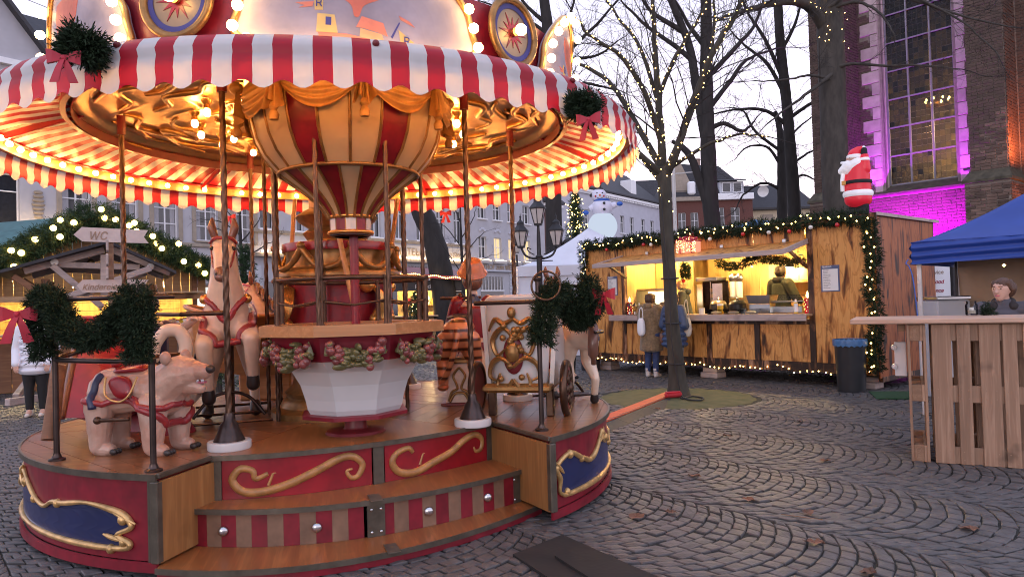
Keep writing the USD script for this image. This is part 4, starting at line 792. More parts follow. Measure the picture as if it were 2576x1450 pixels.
put(t, 'case_top', B().cbox((0, 0, .62), (1.0, .4, .04), .01), LK['steel']); put(t, 'lit_panel', B().cbox((0, .18, .44), (.92, .01, .28), .02), LK['lamp_soft'] if 'lamp_soft' in LK else glow('lamp_soft', (1., .8, .5), 3.2)); put(t, 'case_base', B().cbox((0, 0, .14), (1.0, .4, .28), .01), LK['steel']); put(t, 'front_pane', B().cbox((0, -.2, .44), (.98, .006, .32), .002), LK['clear_glass'])
for s in (-1, 1): put(t, 'case_side', B().cbox((s*.49, 0, .44), (.02, .38, .32), .003), LK['steel'])
for i in range(3): put(t, 'bread_roll', B().sph((-.3+i*.3, 0, .31), (.1, .07, .05), 2), LK['raw_spruce'], smooth=True)
# menus, gift lights, blue bag on the roof
for (x0, x1, z0, z1, wh) in ((.61, .88, 1.58, 1.98, 'left panel'), (5.19, 5.49, 1.52, 1.94, 'right panel')):
    m = thing('menu_sheet', f'white menu sheet with blue edge pinned on the stall\'s {wh}', 'menu', sw_((x0+x1)/2, -.006, (z0+z1)/2), SA); w, h = x1-x0, z1-z0
    put(m, 'board', B().box((0, 0, 0), (w, .006, h)), LK['poster_blue']); put(m, 'sheet', B().box((0, -.005, -.02), (w*.84, .004, h*.82)), LK['paper'])
    for i in range(12):
        ww = w*(.66-.1*((i*7) % 4)/4)
        t_ = meshkit.text_mesh(['Currywurst', 'Bratwurst', 'Krakauer', 'Pommes frites', 'Gulaschsuppe', 'Backfisch', 'Champignons', 'Rostbratwurst', 'Reibekuchen', 'Nierengulasch', 'Getränke', 'Kartoffelsalat'][i], h*.03, .001); v = np.array(t_.vertices); put(m, 'menu_line', B().add(np.column_stack([v[:, 0]-w*.36, -.0072-v[:, 2], v[:, 1]+h*(.32-.062*i)]), t_.faces), LK['ink'])
    t_ = meshkit.text_mesh('Speisen', h*.07, .001, bold=True); v = np.array(t_.vertices); put(m, 'menu_title', B().add(np.column_stack([v[:, 0]-w*.42, -.0042-v[:, 2], v[:, 1]+h*.42]), t_.faces), LK['paper'])
glow('gift_glow', (1., .35, .22), 1.1)
for i, (px, py, s, hh) in enumerate(((845, 305, .2, .24), (900, 275, .22, .26), (925, 320, .2, .21))):
    x, _, z = sp_(*q4(px, py), -.3 if i != 1 else -.12); yy = -.3 if i != 1 else -.12
    g = thing('gift_box_light', f'glowing gift box with red ribbon on the awning, {["left", "rear", "right"][i]} of three', 'gift light', sw_(x, yy, 2.31 if i != 1 else 2.355), SA)
    put(g, 'box', B().cbox((0, 0, hh/2), (s, s*.8, hh), .01), LK['gift_glow'])
    for sx in (0,): put(g, 'ribbon', B().cbox((0, 0, hh/2+.001), (s*.14, s*.8+.012, hh+.012), .003), LK['bow_red']); put(g, 'ribbon', B().cbox((0, 0, hh*.97), (s+.012, s*.8+.014, hh*.1), .003), LK['bow_red'])
    for a in (-1, 1): put(g, 'bow_loop', B().sph((a*.045, 0, hh+.035), (.05, .025, .03), 1, roty(-a*.5)), LK['bow_red'], smooth=True)
    b = B()
    for k in range(40): b.sph((rng.uniform(-s/2, s/2), -s*.4-.004, rng.uniform(.01, hh)), .008, -1)
    put(g, 'led', b, LK['led_warm'], kind='stuff')
x, _, z = sp_(1895, 552, 1.2); t = thing('blue_bag', 'crumpled blue tarpaulin lying on the stall roof', 'tarpaulin', sw_(x, 1.2, 2.7), SA)
v, f = ico(4); v = v*np.array([.42, .3, .24]); v[:, 2] = np.maximum(v[:, 2], -.02); nn = meshkit.fbm(v*6, 4, 3)[:, None]; v = v*(.75+.6*np.abs(nn-.5)*2)+[0, 0, .02]; put(t, 'tarpaulin', B().add(v, f), LK['bag_blue'], smooth=True)
for k, px in enumerate((1775, 1820)):
    x, _, _ = sp_(px, 575, .5); t = thing('pipe_hoop', f'thin white hose arching over the stall roof, {["left", "right"][k]} one', 'hose', sw_(x, .5, 2.7), SA); a = np.linspace(0, PI, 13); put(t, 'hose', B().tube(np.column_stack([.2*np.cos(a), 0*a, .12*np.sin(a)]), .008, 6), LK['white_plastic'], smooth=True)
def bin_(loc, label, h=.78, r=.23):
    t = thing('waste_bin', label, 'bin', loc, .3); put(t, 'tub', B().lathe([(0, 0), (r*.84, 0), (r*.86, .02), (r*.97, h-.06), (r, h-.05), (r, h), (r*.96, h), (r*.82, .05), (0, .04)], 32), LK['plastic_black'], smooth=40)
    a = np.arange(65)/64*2*PI; rr = np.random.default_rng(5)
    def fn(v, an): v = v.copy(); w = .01*np.sin(an*19)+.008*np.sin(an*31+1); v[..., 0] *= 1+w[:, None]; v[..., 1] *= 1+w[:, None]; v[:, 3:, 2] += (w*1.2)[:, None]; return v
    put(t, 'blue_liner', B().lathe([(r*.9, h-.1), (r*.97, h+.01), (r*1.03, h+.012), (r*1.06, h-.02), (r*1.05, h-.09)], 64, fn=fn), LK['bag_blue'], smooth=True)
bin_(G(2143, 983), 'black waste bin with blue liner before the stall\'s right panel'); bin_(G(1486, 930), 'black waste bin with blue liner at the far left end of the stall', .72)
# ---------------------------------------------------------------- brick church
CE = unit([.65, -.76, 0]); CN = np.array([-CE[1], CE[0], 0]); CO = P((3100+800*.6207)*.644, 1150*.6207*.644, 20); CO[2] = 0; CA_ = math.atan2(CE[1], CE[0])
mat('church_brick', (.115, .072, .055), .8, var=.35, scale=3, bump=.6, bscale=40, tint=.45); mat('church_mortar', (.2, .165, .14), .9, var=.25, scale=8, bump=.4)
mat('ashlar', (.4, .34, .3), .75, var=.2, scale=4, bump=.4, bscale=20, tint=.12); mat('moss_stone', (.07, .06, .04), .9, var=.5, scale=7, bump=.6)
mat('lead_grey', (.2, .2, .22), .5, metal=.3, var=.2); mat('slate', (.045, .047, .055), .6, var=.3, scale=6, bump=.5, tint=.3)
ch = thing('church', 'dark brick church with tall leaded window, stone quoins and buttresses', 'church', CO, CA_)
CHB = lambda x0, x1, y0, y1, z0, z1, ch_=.005: B().cbox(((x0+x1)/2, (y0+y1)/2, (z0+z1)/2), (x1-x0, y1-y0, z1-z0), ch_)
RB = np.random.default_rng(21); BR = []
def bricks(o, ex, L, z0, z1, skip=None):          # courses of single bricks standing proud of a mortar face; o at z 0, outward normal to the right of ex
    ex = unit(ex); n = np.array([ex[1], -ex[0], 0]); R = np.stack([ex, -n, [0, 0, 1]], 1)
    for k in range(int((z1-z0)/.084)):
        z = z0+.042+k*.084; x = -.12*(k % 2)
        while x < L:
            w = .225 if RB.random() < .72 else .108; a, c = max(x, 0), min(x+w, L); x += w+.014
            if c-a < .04 or (skip and skip((a+c)/2, z)): continue
            BR.append((np.asarray(o)+ex*(a+c)/2+n*(.006+RB.normal(0, .003))+np.array([0, 0, z+RB.normal(0, .0025)]), (c-a+RB.normal(0, .003), .03, .07+RB.normal(0, .002)), R@rotz(RB.normal(0, .012))))
ZT = 13.
put(ch, 'wall_core', CHB(-1.87, 1.45, 0, .8, 0, 4.3), LK['church_mortar'])
for a, c in ((-1.87, -.93), (.93, 1.45)): put(ch, 'wall_core', CHB(a, c, 0, .8, 4.3, ZT), LK['church_mortar'])
put(ch, 'inside_back', CHB(-3, 3, 3.4, 3.6, 0, ZT), LK['ashlar']); 
put(ch, 'inside_side', CHB(-3, -2.9, .8, 3.4, 0, ZT), LK['ashlar']); put(ch, 'inside_side', CHB(2.9, 3, .8, 3.4, 0, ZT), LK['ashlar'])
bricks((-1.87, 0, 0), (1, 0, 0), 3.4, 1.6, 4.22)
qx = lambda z, s: (1.22 if int((z-4.3)/.36) % 2 == 0 else 1.5)
bricks((-1.87, 0, 0), (1, 0, 0), 3.4, 4.5, 10.6, lambda x, z: abs(x-1.87) < qx(z, 1)+.01)
for s in (-1, 1):
    z = 4.4; k = 0
    while z < ZT-.4:
        h = .352; w = 1.22 if int((z+.18-4.3)/.36) % 2 == 0 else 1.5
        x0, x1 = sorted((s*1.0, s*w)); put(ch, 'quoin_stone', B().cbox(((x0+x1)/2, .0, z+h/2), (x1-x0-.006, .06, h-.01), .01), LK['ashlar']); z += .36; k += 1
    j = put(ch, 'window_jamb', B().prism([(s*1.0, -.03), (s*.9, .22), (s*.9, .3), (s*1.0, .3)], ZT-4.5, c=(0, 0, 4.45)), LK['ashlar'])
    for i, y in enumerate((.03, .1, .17)): put(j, 'roll_moulding', B().tube([(s*(.985-.03*i), y, 4.45), (s*(.985-.03*i), y, ZT)], .03, 8), LK['ashlar'], smooth=True)
# sill and string course
put(ch, 'window_sill', B().prism([(-.16, 4.28), (-.16, 4.33), (.24, 4.58), (.24, 4.28)], 3.2, T=np.array([[0, 0, 1], [1, 0, 0], [0, 1, 0]]), c=(-1.85, 0, 0)), LK['moss_stone'])
# leaded window: iron bars, mullions and small panes
wd = put(ch, 'window_frame', B().box((0, .26, 4.58), (1.8, .06, .06)), LK['lead_grey'])
for x in (-.88, -.3, .3, .88): put(wd, 'mullion', CHB(x-.022, x+.022, .2, .28, 4.6, ZT), LK['lead_grey'])
for k in range(10): put(wd, 'iron_bar', CHB(-.88, .88, .19, .215, 5.43+.83*k-.02, 5.43+.83*k+.02), LK['lead_grey'])
RW = np.random.default_rng(4)
gl_l = [glass(f'leaded_glass_{"abc"[i]}', t, .08, 2.3) for i, t in enumerate(((.46, .42, .36), (.39, .36, .32), (.53, .47, .37)))]
npane = 0; rest = [B(), B(), B()]
for li in range(3):
    x0 = (-.88, -.3, .3)[li]+.024; wL = (.58-.048)/4
    for kz in range(50):
        z0 = 4.62+kz*.166
        if z0 > ZT-.2: break
        for ix in range(4):
            m = (0 if RW.random() < .55 else 1 if RW.random() < .6 else 2); c = (x0+wL*(ix+.5), .245, z0+.083); R = rotz(RW.normal(0, .03))@rotx(RW.normal(0, .03))
            b = B().box(c, (wL-.008, .004, .158), R)
            if npane < 300 and z0 < 9.5 and (kz*12+li*4+ix) % 2 >= 0: put(wd, 'pane', b, gl_l[m]); npane += 1
            else: rest[m].add(*b.get()[:2])
for m in range(3): put(wd, 'upper_panes', rest[m], gl_l[m], kind='stuff')
came = B()
for li in range(3):
    x0 = (-.88, -.3, .3)[li]+.024; wL = (.58-.048)/4
    for ix in range(1, 4): came.box((x0+wL*ix, .245, (4.6+ZT)/2), (.009, .009, ZT-4.6))
for kz in range(51):
    came.box((0, .245, 4.62+kz*.166-.004), (1.76, .008, .009))
put(wd, 'lead_came', came, LK['iron'], kind='stuff')
# buttresses: thick foot to 4.3, weathering, slimmer shaft above
def buttress(x0, x1, lo):
    b_ = put(ch, 'buttress', CHB(x0, x1, -.9, 0, 4.3, ZT), LK['church_mortar']); put(b_, 'buttress_foot', CHB(x0-lo, x1+lo, -1.12, 0, 0, 4.18), LK['church_mortar'])
    put(b_, 'weathering', B().add(*loft([[(x0-lo-.05, -1.18, 4.18), (x1+lo+.05, -1.18, 4.18), (x1+lo+.05, .0, 4.18), (x0-lo-.05, .0, 4.18)], [(x0-lo-.05, -1.18, 4.25), (x1+lo+.05, -1.18, 4.25), (x1+lo+.05, .0, 4.25), (x0-lo-.05, .0, 4.25)], [(x0-.02, -.92, 4.5), (x1+.02, -.92, 4.5), (x1+.02, 0, 4.5), (x0-.02, 0, 4.5)]], 4).get()[:2]), LK['moss_stone'])
    bricks((x0, -.9, 0), (1, 0, 0), x1-x0, 4.5, 10.6); bricks((x1, -.9, 0), (0, 1, 0), .9, 4.5, 10.4); bricks((x0-lo, -1.12, 0), (1, 0, 0), x1-x0+2*lo, 1.0, 4.16); bricks((x1+lo, -1.12, 0), (0, 1, 0), 1.1, 1.6, 4.16)
buttress(-2.62, -1.6, .06); buttress(1.5, 2.34, .08)
bricks((2.4, 0, 0), (1, 0, 0), 3.2, 1.5, 10.6); put(ch, 'wall_core', CHB(2.34, 6.5, 0, .8, 0, ZT), LK['church_mortar'])
put(ch, 'wall_core', B().box((-2.6, 1.3, ZT/2), (.5, 2.6, ZT)), LK['church_mortar']); bricks((-2.86, 3.0, 0), (0, -1, 0), 3.0, 3.5, 10.6)
put(ch, 'roof', B().add(*loft([[(-3.2, -.3, ZT), (7, -.3, ZT), (7, 9, ZT), (-3.2, 9, ZT)], [(-1, 4, ZT+5), (5, 4, ZT+5), (5, 4.4, ZT+5), (-1, 4.4, ZT+5)]], 4).get()[:2]), LK['slate'])
camL = np.array([0, 0, CAMZ])
def cw(p): return CO+CE*p[0]+CN*p[1]+np.array([0, 0, p[2]])
BR.sort(key=lambda q: np.linalg.norm(cw(q[0])-camL)+(0 if q[0][2] > 2.6 else 50))
rest = B()
for i, (c, s, R) in enumerate(BR):
    if i < 300: put(ch, 'brick', B().cbox(c, s, .006, R), LK['church_brick'])
    else: rest.box(c, s, R)
put(ch, 'bricks', rest, LK['church_brick'], kind='stuff')
# chandelier inside, and the coloured wall washers outside
cl = sp_c = None
d = ray((3100+905*.6207)*.644, 640*.6207*.644); t = np.dot(CO+CN*2.0-camL, CN)/np.dot(d, CN); cp_ = camL+d*t
cn = thing('chandelier', 'brass chandelier with lit candles seen through the church window', 'chandelier', cp_, CA_)
put(cn, 'stem', B().tube([(0, 0, -.15), (0, 0, 2.5)], .012, 6), LK['gold']); put(cn, 'body', B().lathe([(0, -.2), (.06, -.16), (.03, -.1), (.05, 0), (0, .1)], 16), LK['gold'], smooth=True)
for k in range(8):
    a = 2*PI*k/8; q = catmull([(0, 0, -.05), (.15, 0, -.14), (.28, 0, -.1), (.32, 0, .02)], 5)@rotz(a).T; put(cn, 'arm', B().tube(q, .01, 6), LK['gold'], smooth=True); put(cn, 'candle_bulb', B().sph((.32*math.cos(a), .32*math.sin(a), .06), (.03, .03, .045), 1), LK['candle_glow'], smooth=True)
def washer(name, label, loc, rzd, col, inten, w, tilt, h=.12):
    t = thing(name, label, 'floodlight', loc, rzd); put(t, 'housing', B().cbox((0, 0, .04), (w, .1, .08), .01), LK['iron'])
    L = UsdLux.RectLight.Define(stage, t+'/beam'); L.CreateWidthAttr(w); L.CreateHeightAttr(h); L.CreateIntensityAttr(inten); L.CreateColorAttr(Gf.Vec3f(*col)); L.AddTranslateOp().Set(Gf.Vec3d(0, 0, .1)); L.AddRotateXOp().Set(tilt); sp = UsdLux.ShapingAPI.Apply(L.GetPrim()); sp.CreateShapingConeAngleAttr(48.); sp.CreateShapingConeSoftnessAttr(.3)
washer('floodlight', 'magenta floodlight strip on the ground under the church window', cw((-.2, -1.1, 2.3)), CA_, (.6, .0, 1.), 1500., 2.6, 180-62)
washer('floodlight', 'violet floodlight on the sill ledge washing the left window jamb', cw((-1.5, -.5, 4.62)), CA_, (.5, .1, 1.), 150., .25, 180-50)
washer('floodlight', 'violet floodlight on the sill ledge washing the right quoins', cw((1.3, -.4, 4.62)), CA_, (.5, .1, 1.), 60., .2, 180-50)
washer('floodlight', 'orange floodlight beside the right buttress of the church', cw((2.95, -.75, 4.62)), CA_+PI/2, (1., .2, .05), 420., .5, 180-20)
washer('floodlight', 'orange floodlight on the ground beside the right buttress', cw((3.0, -.8, 2.2)), CA_+PI/2, (1., .2, .05), 420., .5, 180-20)
for k, (x, y, z) in enumerate(((.9, 2.3, 6.4), (-.6, 2.4, 5.6))):
    L = UsdLux.SphereLight.Define(stage, cn+f'/glow_{k}'); L.CreateRadiusAttr(.12); L.CreateIntensityAttr(420. if k == 0 else 130.); L.CreateColorAttr(Gf.Vec3f(1, .72, .34)); L.AddTranslateOp().Set(Gf.Vec3d(*map(float, rotz(-CA_)@(cw((x, y, z))-cp_))))
# ---------------------------------------------------------------- houses along the far side of the square
FO = np.array([-17.5, 36, 0.]); FE = unit([.59, .81, 0]); FN = np.array([-FE[1], FE[0], 0]); FA = math.atan2(FE[1], FE[0])
def fw(x, y=0, z=0): return FO+FE*x+FN*y+np.array([0, 0, z])
mat('render_blue', (.41, .4, .43), .8, var=.08, scale=1.5, bump=.15); mat('render_cream', (.5, .46, .42), .8, var=.08, scale=1.5); mat('render_white', (.46, .46, .52), .8, var=.07, scale=1.5); mat('render_grey', (.45, .46, .5), .8, var=.08, scale=1.5)
mat('sandstone', (.3, .25, .2), .8, var=.15, scale=3); mat('red_brick_far', (.12, .045, .035), .85, var=.25, scale=8); mat('roof_tile', (.038, .036, .042), .7, var=.35, scale=5, bump=.6, bscale=8, tint=.25)
mat('curtain', (.35, .34, .36), .9, var=.2, scale=6, stretch=(8, 8, 1)); mat('render_yellow', (.5, .42, .3), .8, var=.1); mat('chimney_brick', (.24, .16, .13), .9, var=.3)
glow('window_lit', (1., .72, .38), 1.1); glow('warm_strip', (1., .72, .36), 9.)
TXZ = np.array([[1, 0, 0], [0, 0, -1], [0, 1, 0]])          # x,y,z of a prism -> x, -z, y : drawings stand upright
def wall_slab(b, poly, y0, th): 
    return b.prism(poly, th, T=np.array([[1, 0, 0], [0, 0, 1], [0, 1, 0.]]), c=(0, y0, 0))
def window(parent, x, z, w, h, y=.19, cols=2, rows=(.62,), lit=False, sill=True, curt=False, frame='frame_white', surround=None):
    b = B(); f = .06
    b.box((x, y, z+f/2), (w, .07, f)); b.box((x, y, z+h-f/2), (w, .07, f))
    for s in (-1, 1): b.box((x+s*(w/2-f/2), y, z+h/2), (f, .07, h-2*f))
    for i in range(1, cols): b.box((x-w/2+w*i/cols, y-.002, z+h/2), (.07, .06, h-2*f))
    for r in rows: b.box((x, y-.004, z+h*r), (w-2*f, .05, .05))
    wn = put(parent, 'window', b, LK[frame])
    zs = [z+f]+[z+h*r for r in rows]+[z+h-f]
    for i in range(cols):
        for j in range(len(zs)-1):
            put(wn, 'pane', B().box((x-w/2+w*(i+.5)/cols, y+.02, (zs[j]+zs[j+1])/2), (w/cols-.08, .01, zs[j+1]-zs[j]-.03)), LK['window_lit' if lit else 'window_dark'])
    if curt:
        for s in (-1, 1): put(wn, 'curtain', B().box((x+s*w*.33, y+.012, z+h/2), (w*.2, .004, h-.16)), LK['curtain'])
    if sill: put(wn, 'sill', B().cbox((x, -.06, z-.06), (w+.25, .2, .09), .01), LK['sandstone' if surround else 'frame_white'])
    if surround:
        for s in (-1, 1): put(wn, 'surround', B().cbox((x+s*(w/2+.12), -.02, z+h/2), (.22, .06, h+.1), .015), LK['sandstone'])
        put(wn, 'surround', B().cbox((x, -.03, z+h+.12), (w+.5, .09, .2), .02), LK['sandstone'])
    return wn
def house(name, label, x0, x1, H, wall, wins, roof_h=4., depth=9., roof='roof_tile', gable=False, o=FO, a=FA):
    t = thing(name, label, 'building', o, a)
    outline = Polygon([(x0, 0), (x1, 0), (x1, H), ((x0+x1)/2, H+roof_h), (x0, H)]) if gable else sbox(x0, 0, x1, H)
    for wv in wins: outline = outline.difference(sbox(wv[0]-wv[2]/2+.01, wv[1]+.01, wv[0]+wv[2]/2-.01, wv[1]+wv[3]-.01))
    put(t, 'wall', wall_slab(B(), outline, 0, .25), LK[wall])
    put(t, 'rear_wall', B().box(((x0+x1)/2, depth/2+.26, H/2), (x1-x0-.02, depth-.02, H)), LK[wall])
    if gable:
        m = (x0+x1)/2
        for s, xe in ((1, x0), (-1, x1)):
            r = B().add(*loft([[(xe-s*.5, -.4, H-.5*roof_h/((x1-x0)/2)), (m, -.4, H+roof_h), (m, depth, H+roof_h), (xe-s*.5, depth, H-.5*roof_h/((x1-x0)/2))], [(xe-s*.5, -.4, H+.25-.5*roof_h/((x1-x0)/2)), (m, -.4, H+roof_h+.25), (m, depth, H+roof_h+.25), (xe-s*.5, depth, H+.25-.5*roof_h/((x1-x0)/2))]], 4).get()[:2]); put(t, 'roof', r, LK[roof])
    else:
        r = loft([[(x0-.2, -.35, H), (x1+.2, -.35, H), (x1+.2, depth, H), (x0-.2, depth, H)], [(x0-.2, -.35, H+.15), (x1+.2, -.35, H+.15), (x1+.2, depth, H+.15), (x0-.2, depth, H+.15)], [(x0-.2, depth/2-.2, H+roof_h), (x1+.2, depth/2-.2, H+roof_h), (x1+.2, depth/2+.2, H+roof_h), (x0-.2, depth/2+.2, H+roof_h)]], 4)
        rf = put(t, 'roof', r, LK[roof])
    put(t, 'cornice', B().box(((x0+x1)/2, -.12, H-.2), (x1-x0, .24, .25)), LK['frame_white'])
    return t
def moulding(t, x0, x1, z, h=.16, d=.14, look='sandstone'): put(t, 'string_course', B().cbox(((x0+x1)/2, -d/2, z), (x1-x0-.01, d, h), .02), LK[look])
def lettering(t, s, x, z, h, look, bold=False, shear=0., name='lettering', y=-.03):
    m = meshkit.text_mesh(s, h, .015, bold); v = np.array(m.vertices); put(t, name, B().add(np.column_stack([x+v[:, 0]+shear*v[:, 1], y-v[:, 2], z+v[:, 1]]), m.faces), LK[look])
def festoon(label, pts, n, r, look='bulb_small', sag=0., group=None):
    t = thing('festoon_lights', label, 'string lights', group=group); put(t, 'cable', B().tube(pts, .008, 4), LK['rubber_black']); lights(t, samp(pts, n), r, look, 'bulb'); return t
w1 = [(-7.2, 5.3, 1.6, 2.4), (-12, 5.3, 1.3, 2.4), (-9.6, 5.3, 1.3, 2.4)]
h1 = house('gabled_house', 'pale old house with steep gable at the far left of the square', -15.5, -5.0, 12.7, 'render_blue', w1, roof_h=6.6, gable=True)
for w in w1: window(h1, *w, cols=2, rows=(.68,), surround=None)
moulding(h1, -15.5, -5.0, 5.05); put(h1, 'awning_box', B().cbox((-9, -.3, 5.2), (8, .5, .2), .03), LK['sandstone'])
b = B()
for i in range(7): b.sph((-5.7, -.05, 5.9+.18*i), (.28-.03*abs(i-3), .08, .1), 1)
put(h1, 'stucco_ornament', b, LK['sandstone'], smooth=True)
festoon('row of warm bulbs along the ledge of the gabled house at the far left', [fw(x, -.6, 5.38) for x in np.linspace(-11, -5.2, 9)], 20, .07)
w2 = [(-4.1, 5.3, 1.25, 2.2), (-1.95, 5.3, 1.25, 2.2), (.08, 5.25, 1.25, 2.2), (2.3, 5.25, 1.25, 2.2), (4.5, 5.25, 1.25, 2.2)]
w2 += [(x, 9.2, w, 2.0) for x, _, w, _ in w2]
h2 = house('curtained_house', 'pale blue house with curtained white windows in sandstone surrounds', -5.0, 5.0, 12.4, 'render_blue', w2)
for w in w2: window(h2, *w, cols=2, rows=(.36, .72), curt=True, surround=True)
moulding(h2, -5, 5, 5.0, .2); moulding(h2, -5, 5, 4.4, .12); put(h2, 'shop_band', B().cbox((0, -.06, 3.5), (9.6, .1, .5), .02), LK['frame_white'])
put(h2, 'shop_window', B().box((0, -.02, 1.7), (8.6, .02, 2.6)), LK['window_dark'])
wa = [(x, 6.15, .95, 2.5) for x in (6.0, 8.1, 10.2, 12.3, 14.4, 16.7, 18.8, 20.95, 22.9)]; wa += [(x, 9.9, .95, 2.1) for x, *_ in wa]
hA = house('hotel', 'long pale hotel with gold sign band and lit ledge behind the carousel', 5.0, 24.5, 13.2, 'render_blue', wa)
for w in wa: window(hA, *w, cols=2, rows=(.7,), surround=None)
moulding(hA, 5, 24.5, 6.0, .2); moulding(hA, 5, 24.5, 4.62, .22, .4)
put(hA, 'sign_band', B().cbox((19.2, -.02, 5.25), (9.6, .05, 1.0), .01), LK['render_cream'])
mat('sign_gold', (.3, .2, .1), .4, metal=.3); mat('sign_brown', (.16, .11, .09), .6)
lettering(hA, 'HOTEL', 16.2, 5.05, .5, 'sign_gold', y=-.05); lettering(hA, 'zu den goldenen Sternen', 18.1, 5.08, .36, 'sign_gold', shear=.25, y=-.05)
lettering(hA, 'RESTAURANT', 16.6, 3.9, .38, 'sign_brown', y=-.05); lettering(hA, 'HOTELS', 20.9, 3.7, .38, 'sign_brown', y=-.05)
for k in range(7): put(hA, 'pilaster', B().cbox((5.3+k*3.1, -.06, 2.0), (.35, .12, 4.0), .02), LK['render_grey'])
for k in range(6): put(hA, 'shop_window', B().box((6.85+k*3.1, -.02, 1.8), (2.3, .02, 2.6)), LK['window_dark'])
festoon('row of warm bulbs along the hotel ledge above the restaurant', [fw(x, -.45, 4.82) for x in np.linspace(5.2, 24.3, 30)], 62, .065)
wb = [(x, 5.1, 1.02, 1.75) for x in (25.9, 27.9, 29.9, 32.1)]+[(x, 8.3, 1.02, 1.6) for x in (25.9, 27.9, 29.9, 32.1)]
hB = house('guesthouse', 'pale blue guest house with small white windows and lit window boxes', 24.5, 35.0, 12.6, 'render_blue', wb)
for i, w in enumerate(wb): window(hB, *w, cols=2, rows=(.55,), lit=(i in (1, 2, 3)))
for x in (25.9, 27.9, 29.9, 32.1):
    put(hB, 'window_box', B().cbox((x, -.25, 4.8), (1.5, .3, .22), .02), LK['render_cream']); put(hB, 'light_strip', B().box((x, -.3, 4.93), (1.4, .06, .03)), LK['warm_strip'])
    b = B(); 
    for dx in (-.3, -.1, .12, .3): b.sph((x+dx, -.03, 7.35+.12*math.cos(dx*6)), (.16, .06, .12), 1)
    put(hB, 'stucco_ornament', b, LK['render_white'], smooth=True)
moulding(hB, 24.5, 35, 4.1, .14, .3, 'render_grey'); lettering(hB, 'GASTHOF zum WEISSEN', 24.75, 4.22, .4, 'sign_gold', y=-.04)
put(hB, 'ground_window', B().box((27, -.01, 2.65), (3., .03, 2.0)), LK['window_dark']); bb = B()
for i in range(8): bb.box((25.6+i*.4, -.05, 3.1), (.04, .03, 1.1))
put(hB, 'window_bars', bb, LK['frame_white']); put(hB, 'window_rail', B().box((27, -.06, 2.5), (3.1, .06, .1)), LK['frame_white']); put(hB, 'door_panel', B().box((31.5, -.02, 1.6), (1.2, .05, 3.0)), LK['window_dark'])
for i in range(14): put(hB, 'rustication', B().cbox((30.0, -.03, .2+i*.28), (1.3, .06, .24), .015), LK['render_grey'])
wc = [(36.3, 6.2, .9, 1.6), (36.3, 3.2, .9, 1.6)]
hC = house('narrow_brick_house', 'narrow red brick house squeezed between the pale hotels', 35.0, 38.0, 10.5, 'red_brick_far', wc)
for w in wc: window(hC, *w, cols=2, rows=(.6,))
wd_ = [(x, z, 1.0, 1.9) for x in (40, 42.6, 45.2, 47.8, 50.3, 52.6, 55.4, 57.8) for z in (8.6, 4.6)]
hD = house('white_corner_house', 'white house with dentil cornice right of the snowman', 38.0, 60.0, 12.6, 'render_white', wd_, roof_h=4.0)
for w in wd_: window(hD, *w, cols=2, rows=(.6,))
for i in range(54): put(hD, 'dentil', B().box((38.3+i*.4, -.16, 12.15), (.2, .16, .2)), LK['frame_white'])
moulding(hD, 38, 60, 12.3, .14, .3, 'frame_white')
put(hD, 'dormer', B().cbox((53.8, .9, 14.0), (1.2, 1.4, 1.6), .05), LK['frame_white'])
# brick house across the end of the square, its roofs and the low house beside it
we = [(20.6, 9.0, .95, 2.6), (22.1, 9.0, .95, 2.6), (25.15, 9.4, 1.1, 2.7), (27.0, 9.4, 1.1, 2.7), (20.6, 5, .95, 2.4), (22.1, 5, .95, 2.4), (25.15, 5, 1.1, 2.4), (27, 5, 1.1, 2.4)]
hE = thing('brick_house', 'red brick house with grey hipped roof, white cornice and twin dormer windows', 'building', (0, 85, 0), 0)
ol = sbox(18.8, 0, 29.1, 13.0)
for wv in we: ol = ol.difference(sbox(wv[0]-wv[2]/2+.01, wv[1]+.01, wv[0]+wv[2]/2-.01, wv[1]+wv[3]-.01))
put(hE, 'wall', wall_slab(B(), ol, 0, .25), LK['red_brick_far']); put(hE, 'rear_wall', B().box((23.95, 5, 6.5), (10.2, 9.4, 13)), LK['red_brick_far'])
for w in we: window(hE, *w, cols=2, rows=(.62,))
put(hE, 'white_cornice', B().cbox((26.9, -.25, 13.35), (4.5, .5, .75), .04), LK['frame_white']); put(hE, 'cornice', B().cbox((21.7, -.2, 13.2), (5.9, .4, .5), .04), LK['sandstone'])
rE = put(hE, 'roof', loft([[(18.6, -.3, 13.5), (29.3, -.3, 13.5), (29.3, 10, 13.5), (18.6, 10, 13.5)], [(20.5, 3.5, 18.2), (26.2, 3.5, 17.7), (26.2, 6, 17.7), (20.5, 6, 18.2)]], 4), LK['roof_tile'])
for k in range(16): put(rE, 'tile_course', B().beam((19.0+.11*k, -.18+.235*k, 13.68+.29*k), (29.0-.185*k, -.18+.235*k, 13.68+.265*k), .02, .05, .004), LK['roof_tile'])
for x in (26.0, 27.3): window(hE, x, 13.9, 1.0, 1.15, y=-.1, cols=1, rows=(), sill=False)
put(hE, 'dormer', B().cbox((26.65, .6, 14.5), (2.9, 1.3, 1.4), .03), LK['render_grey']); put(hE, 'dormer_roof', loft([[(25, -.5, 15.2), (28.3, -.5, 15.2), (28.3, 3, 15.9), (25, 3, 15.9)], [(25, -.5, 15.3), (28.3, -.5, 15.3), (28.3, 3, 16.0), (25, 3, 16.0)]], 4), LK['roof_tile'])
put(hE, 'white_dormer', B().cbox((21.8, -.05, 14.5), (.9, .8, 1.6), .2), LK['frame_white']); put(hE, 'chimney', B().cbox((25.4, 4.5, 18.1), (1.3, .7, 1.6), .03), LK['chimney_brick']); put(hE, 'chimney', B().cbox((23.9, 4.5, 18.3), (.5, .5, 1.2), .03), LK['chimney_brick'])
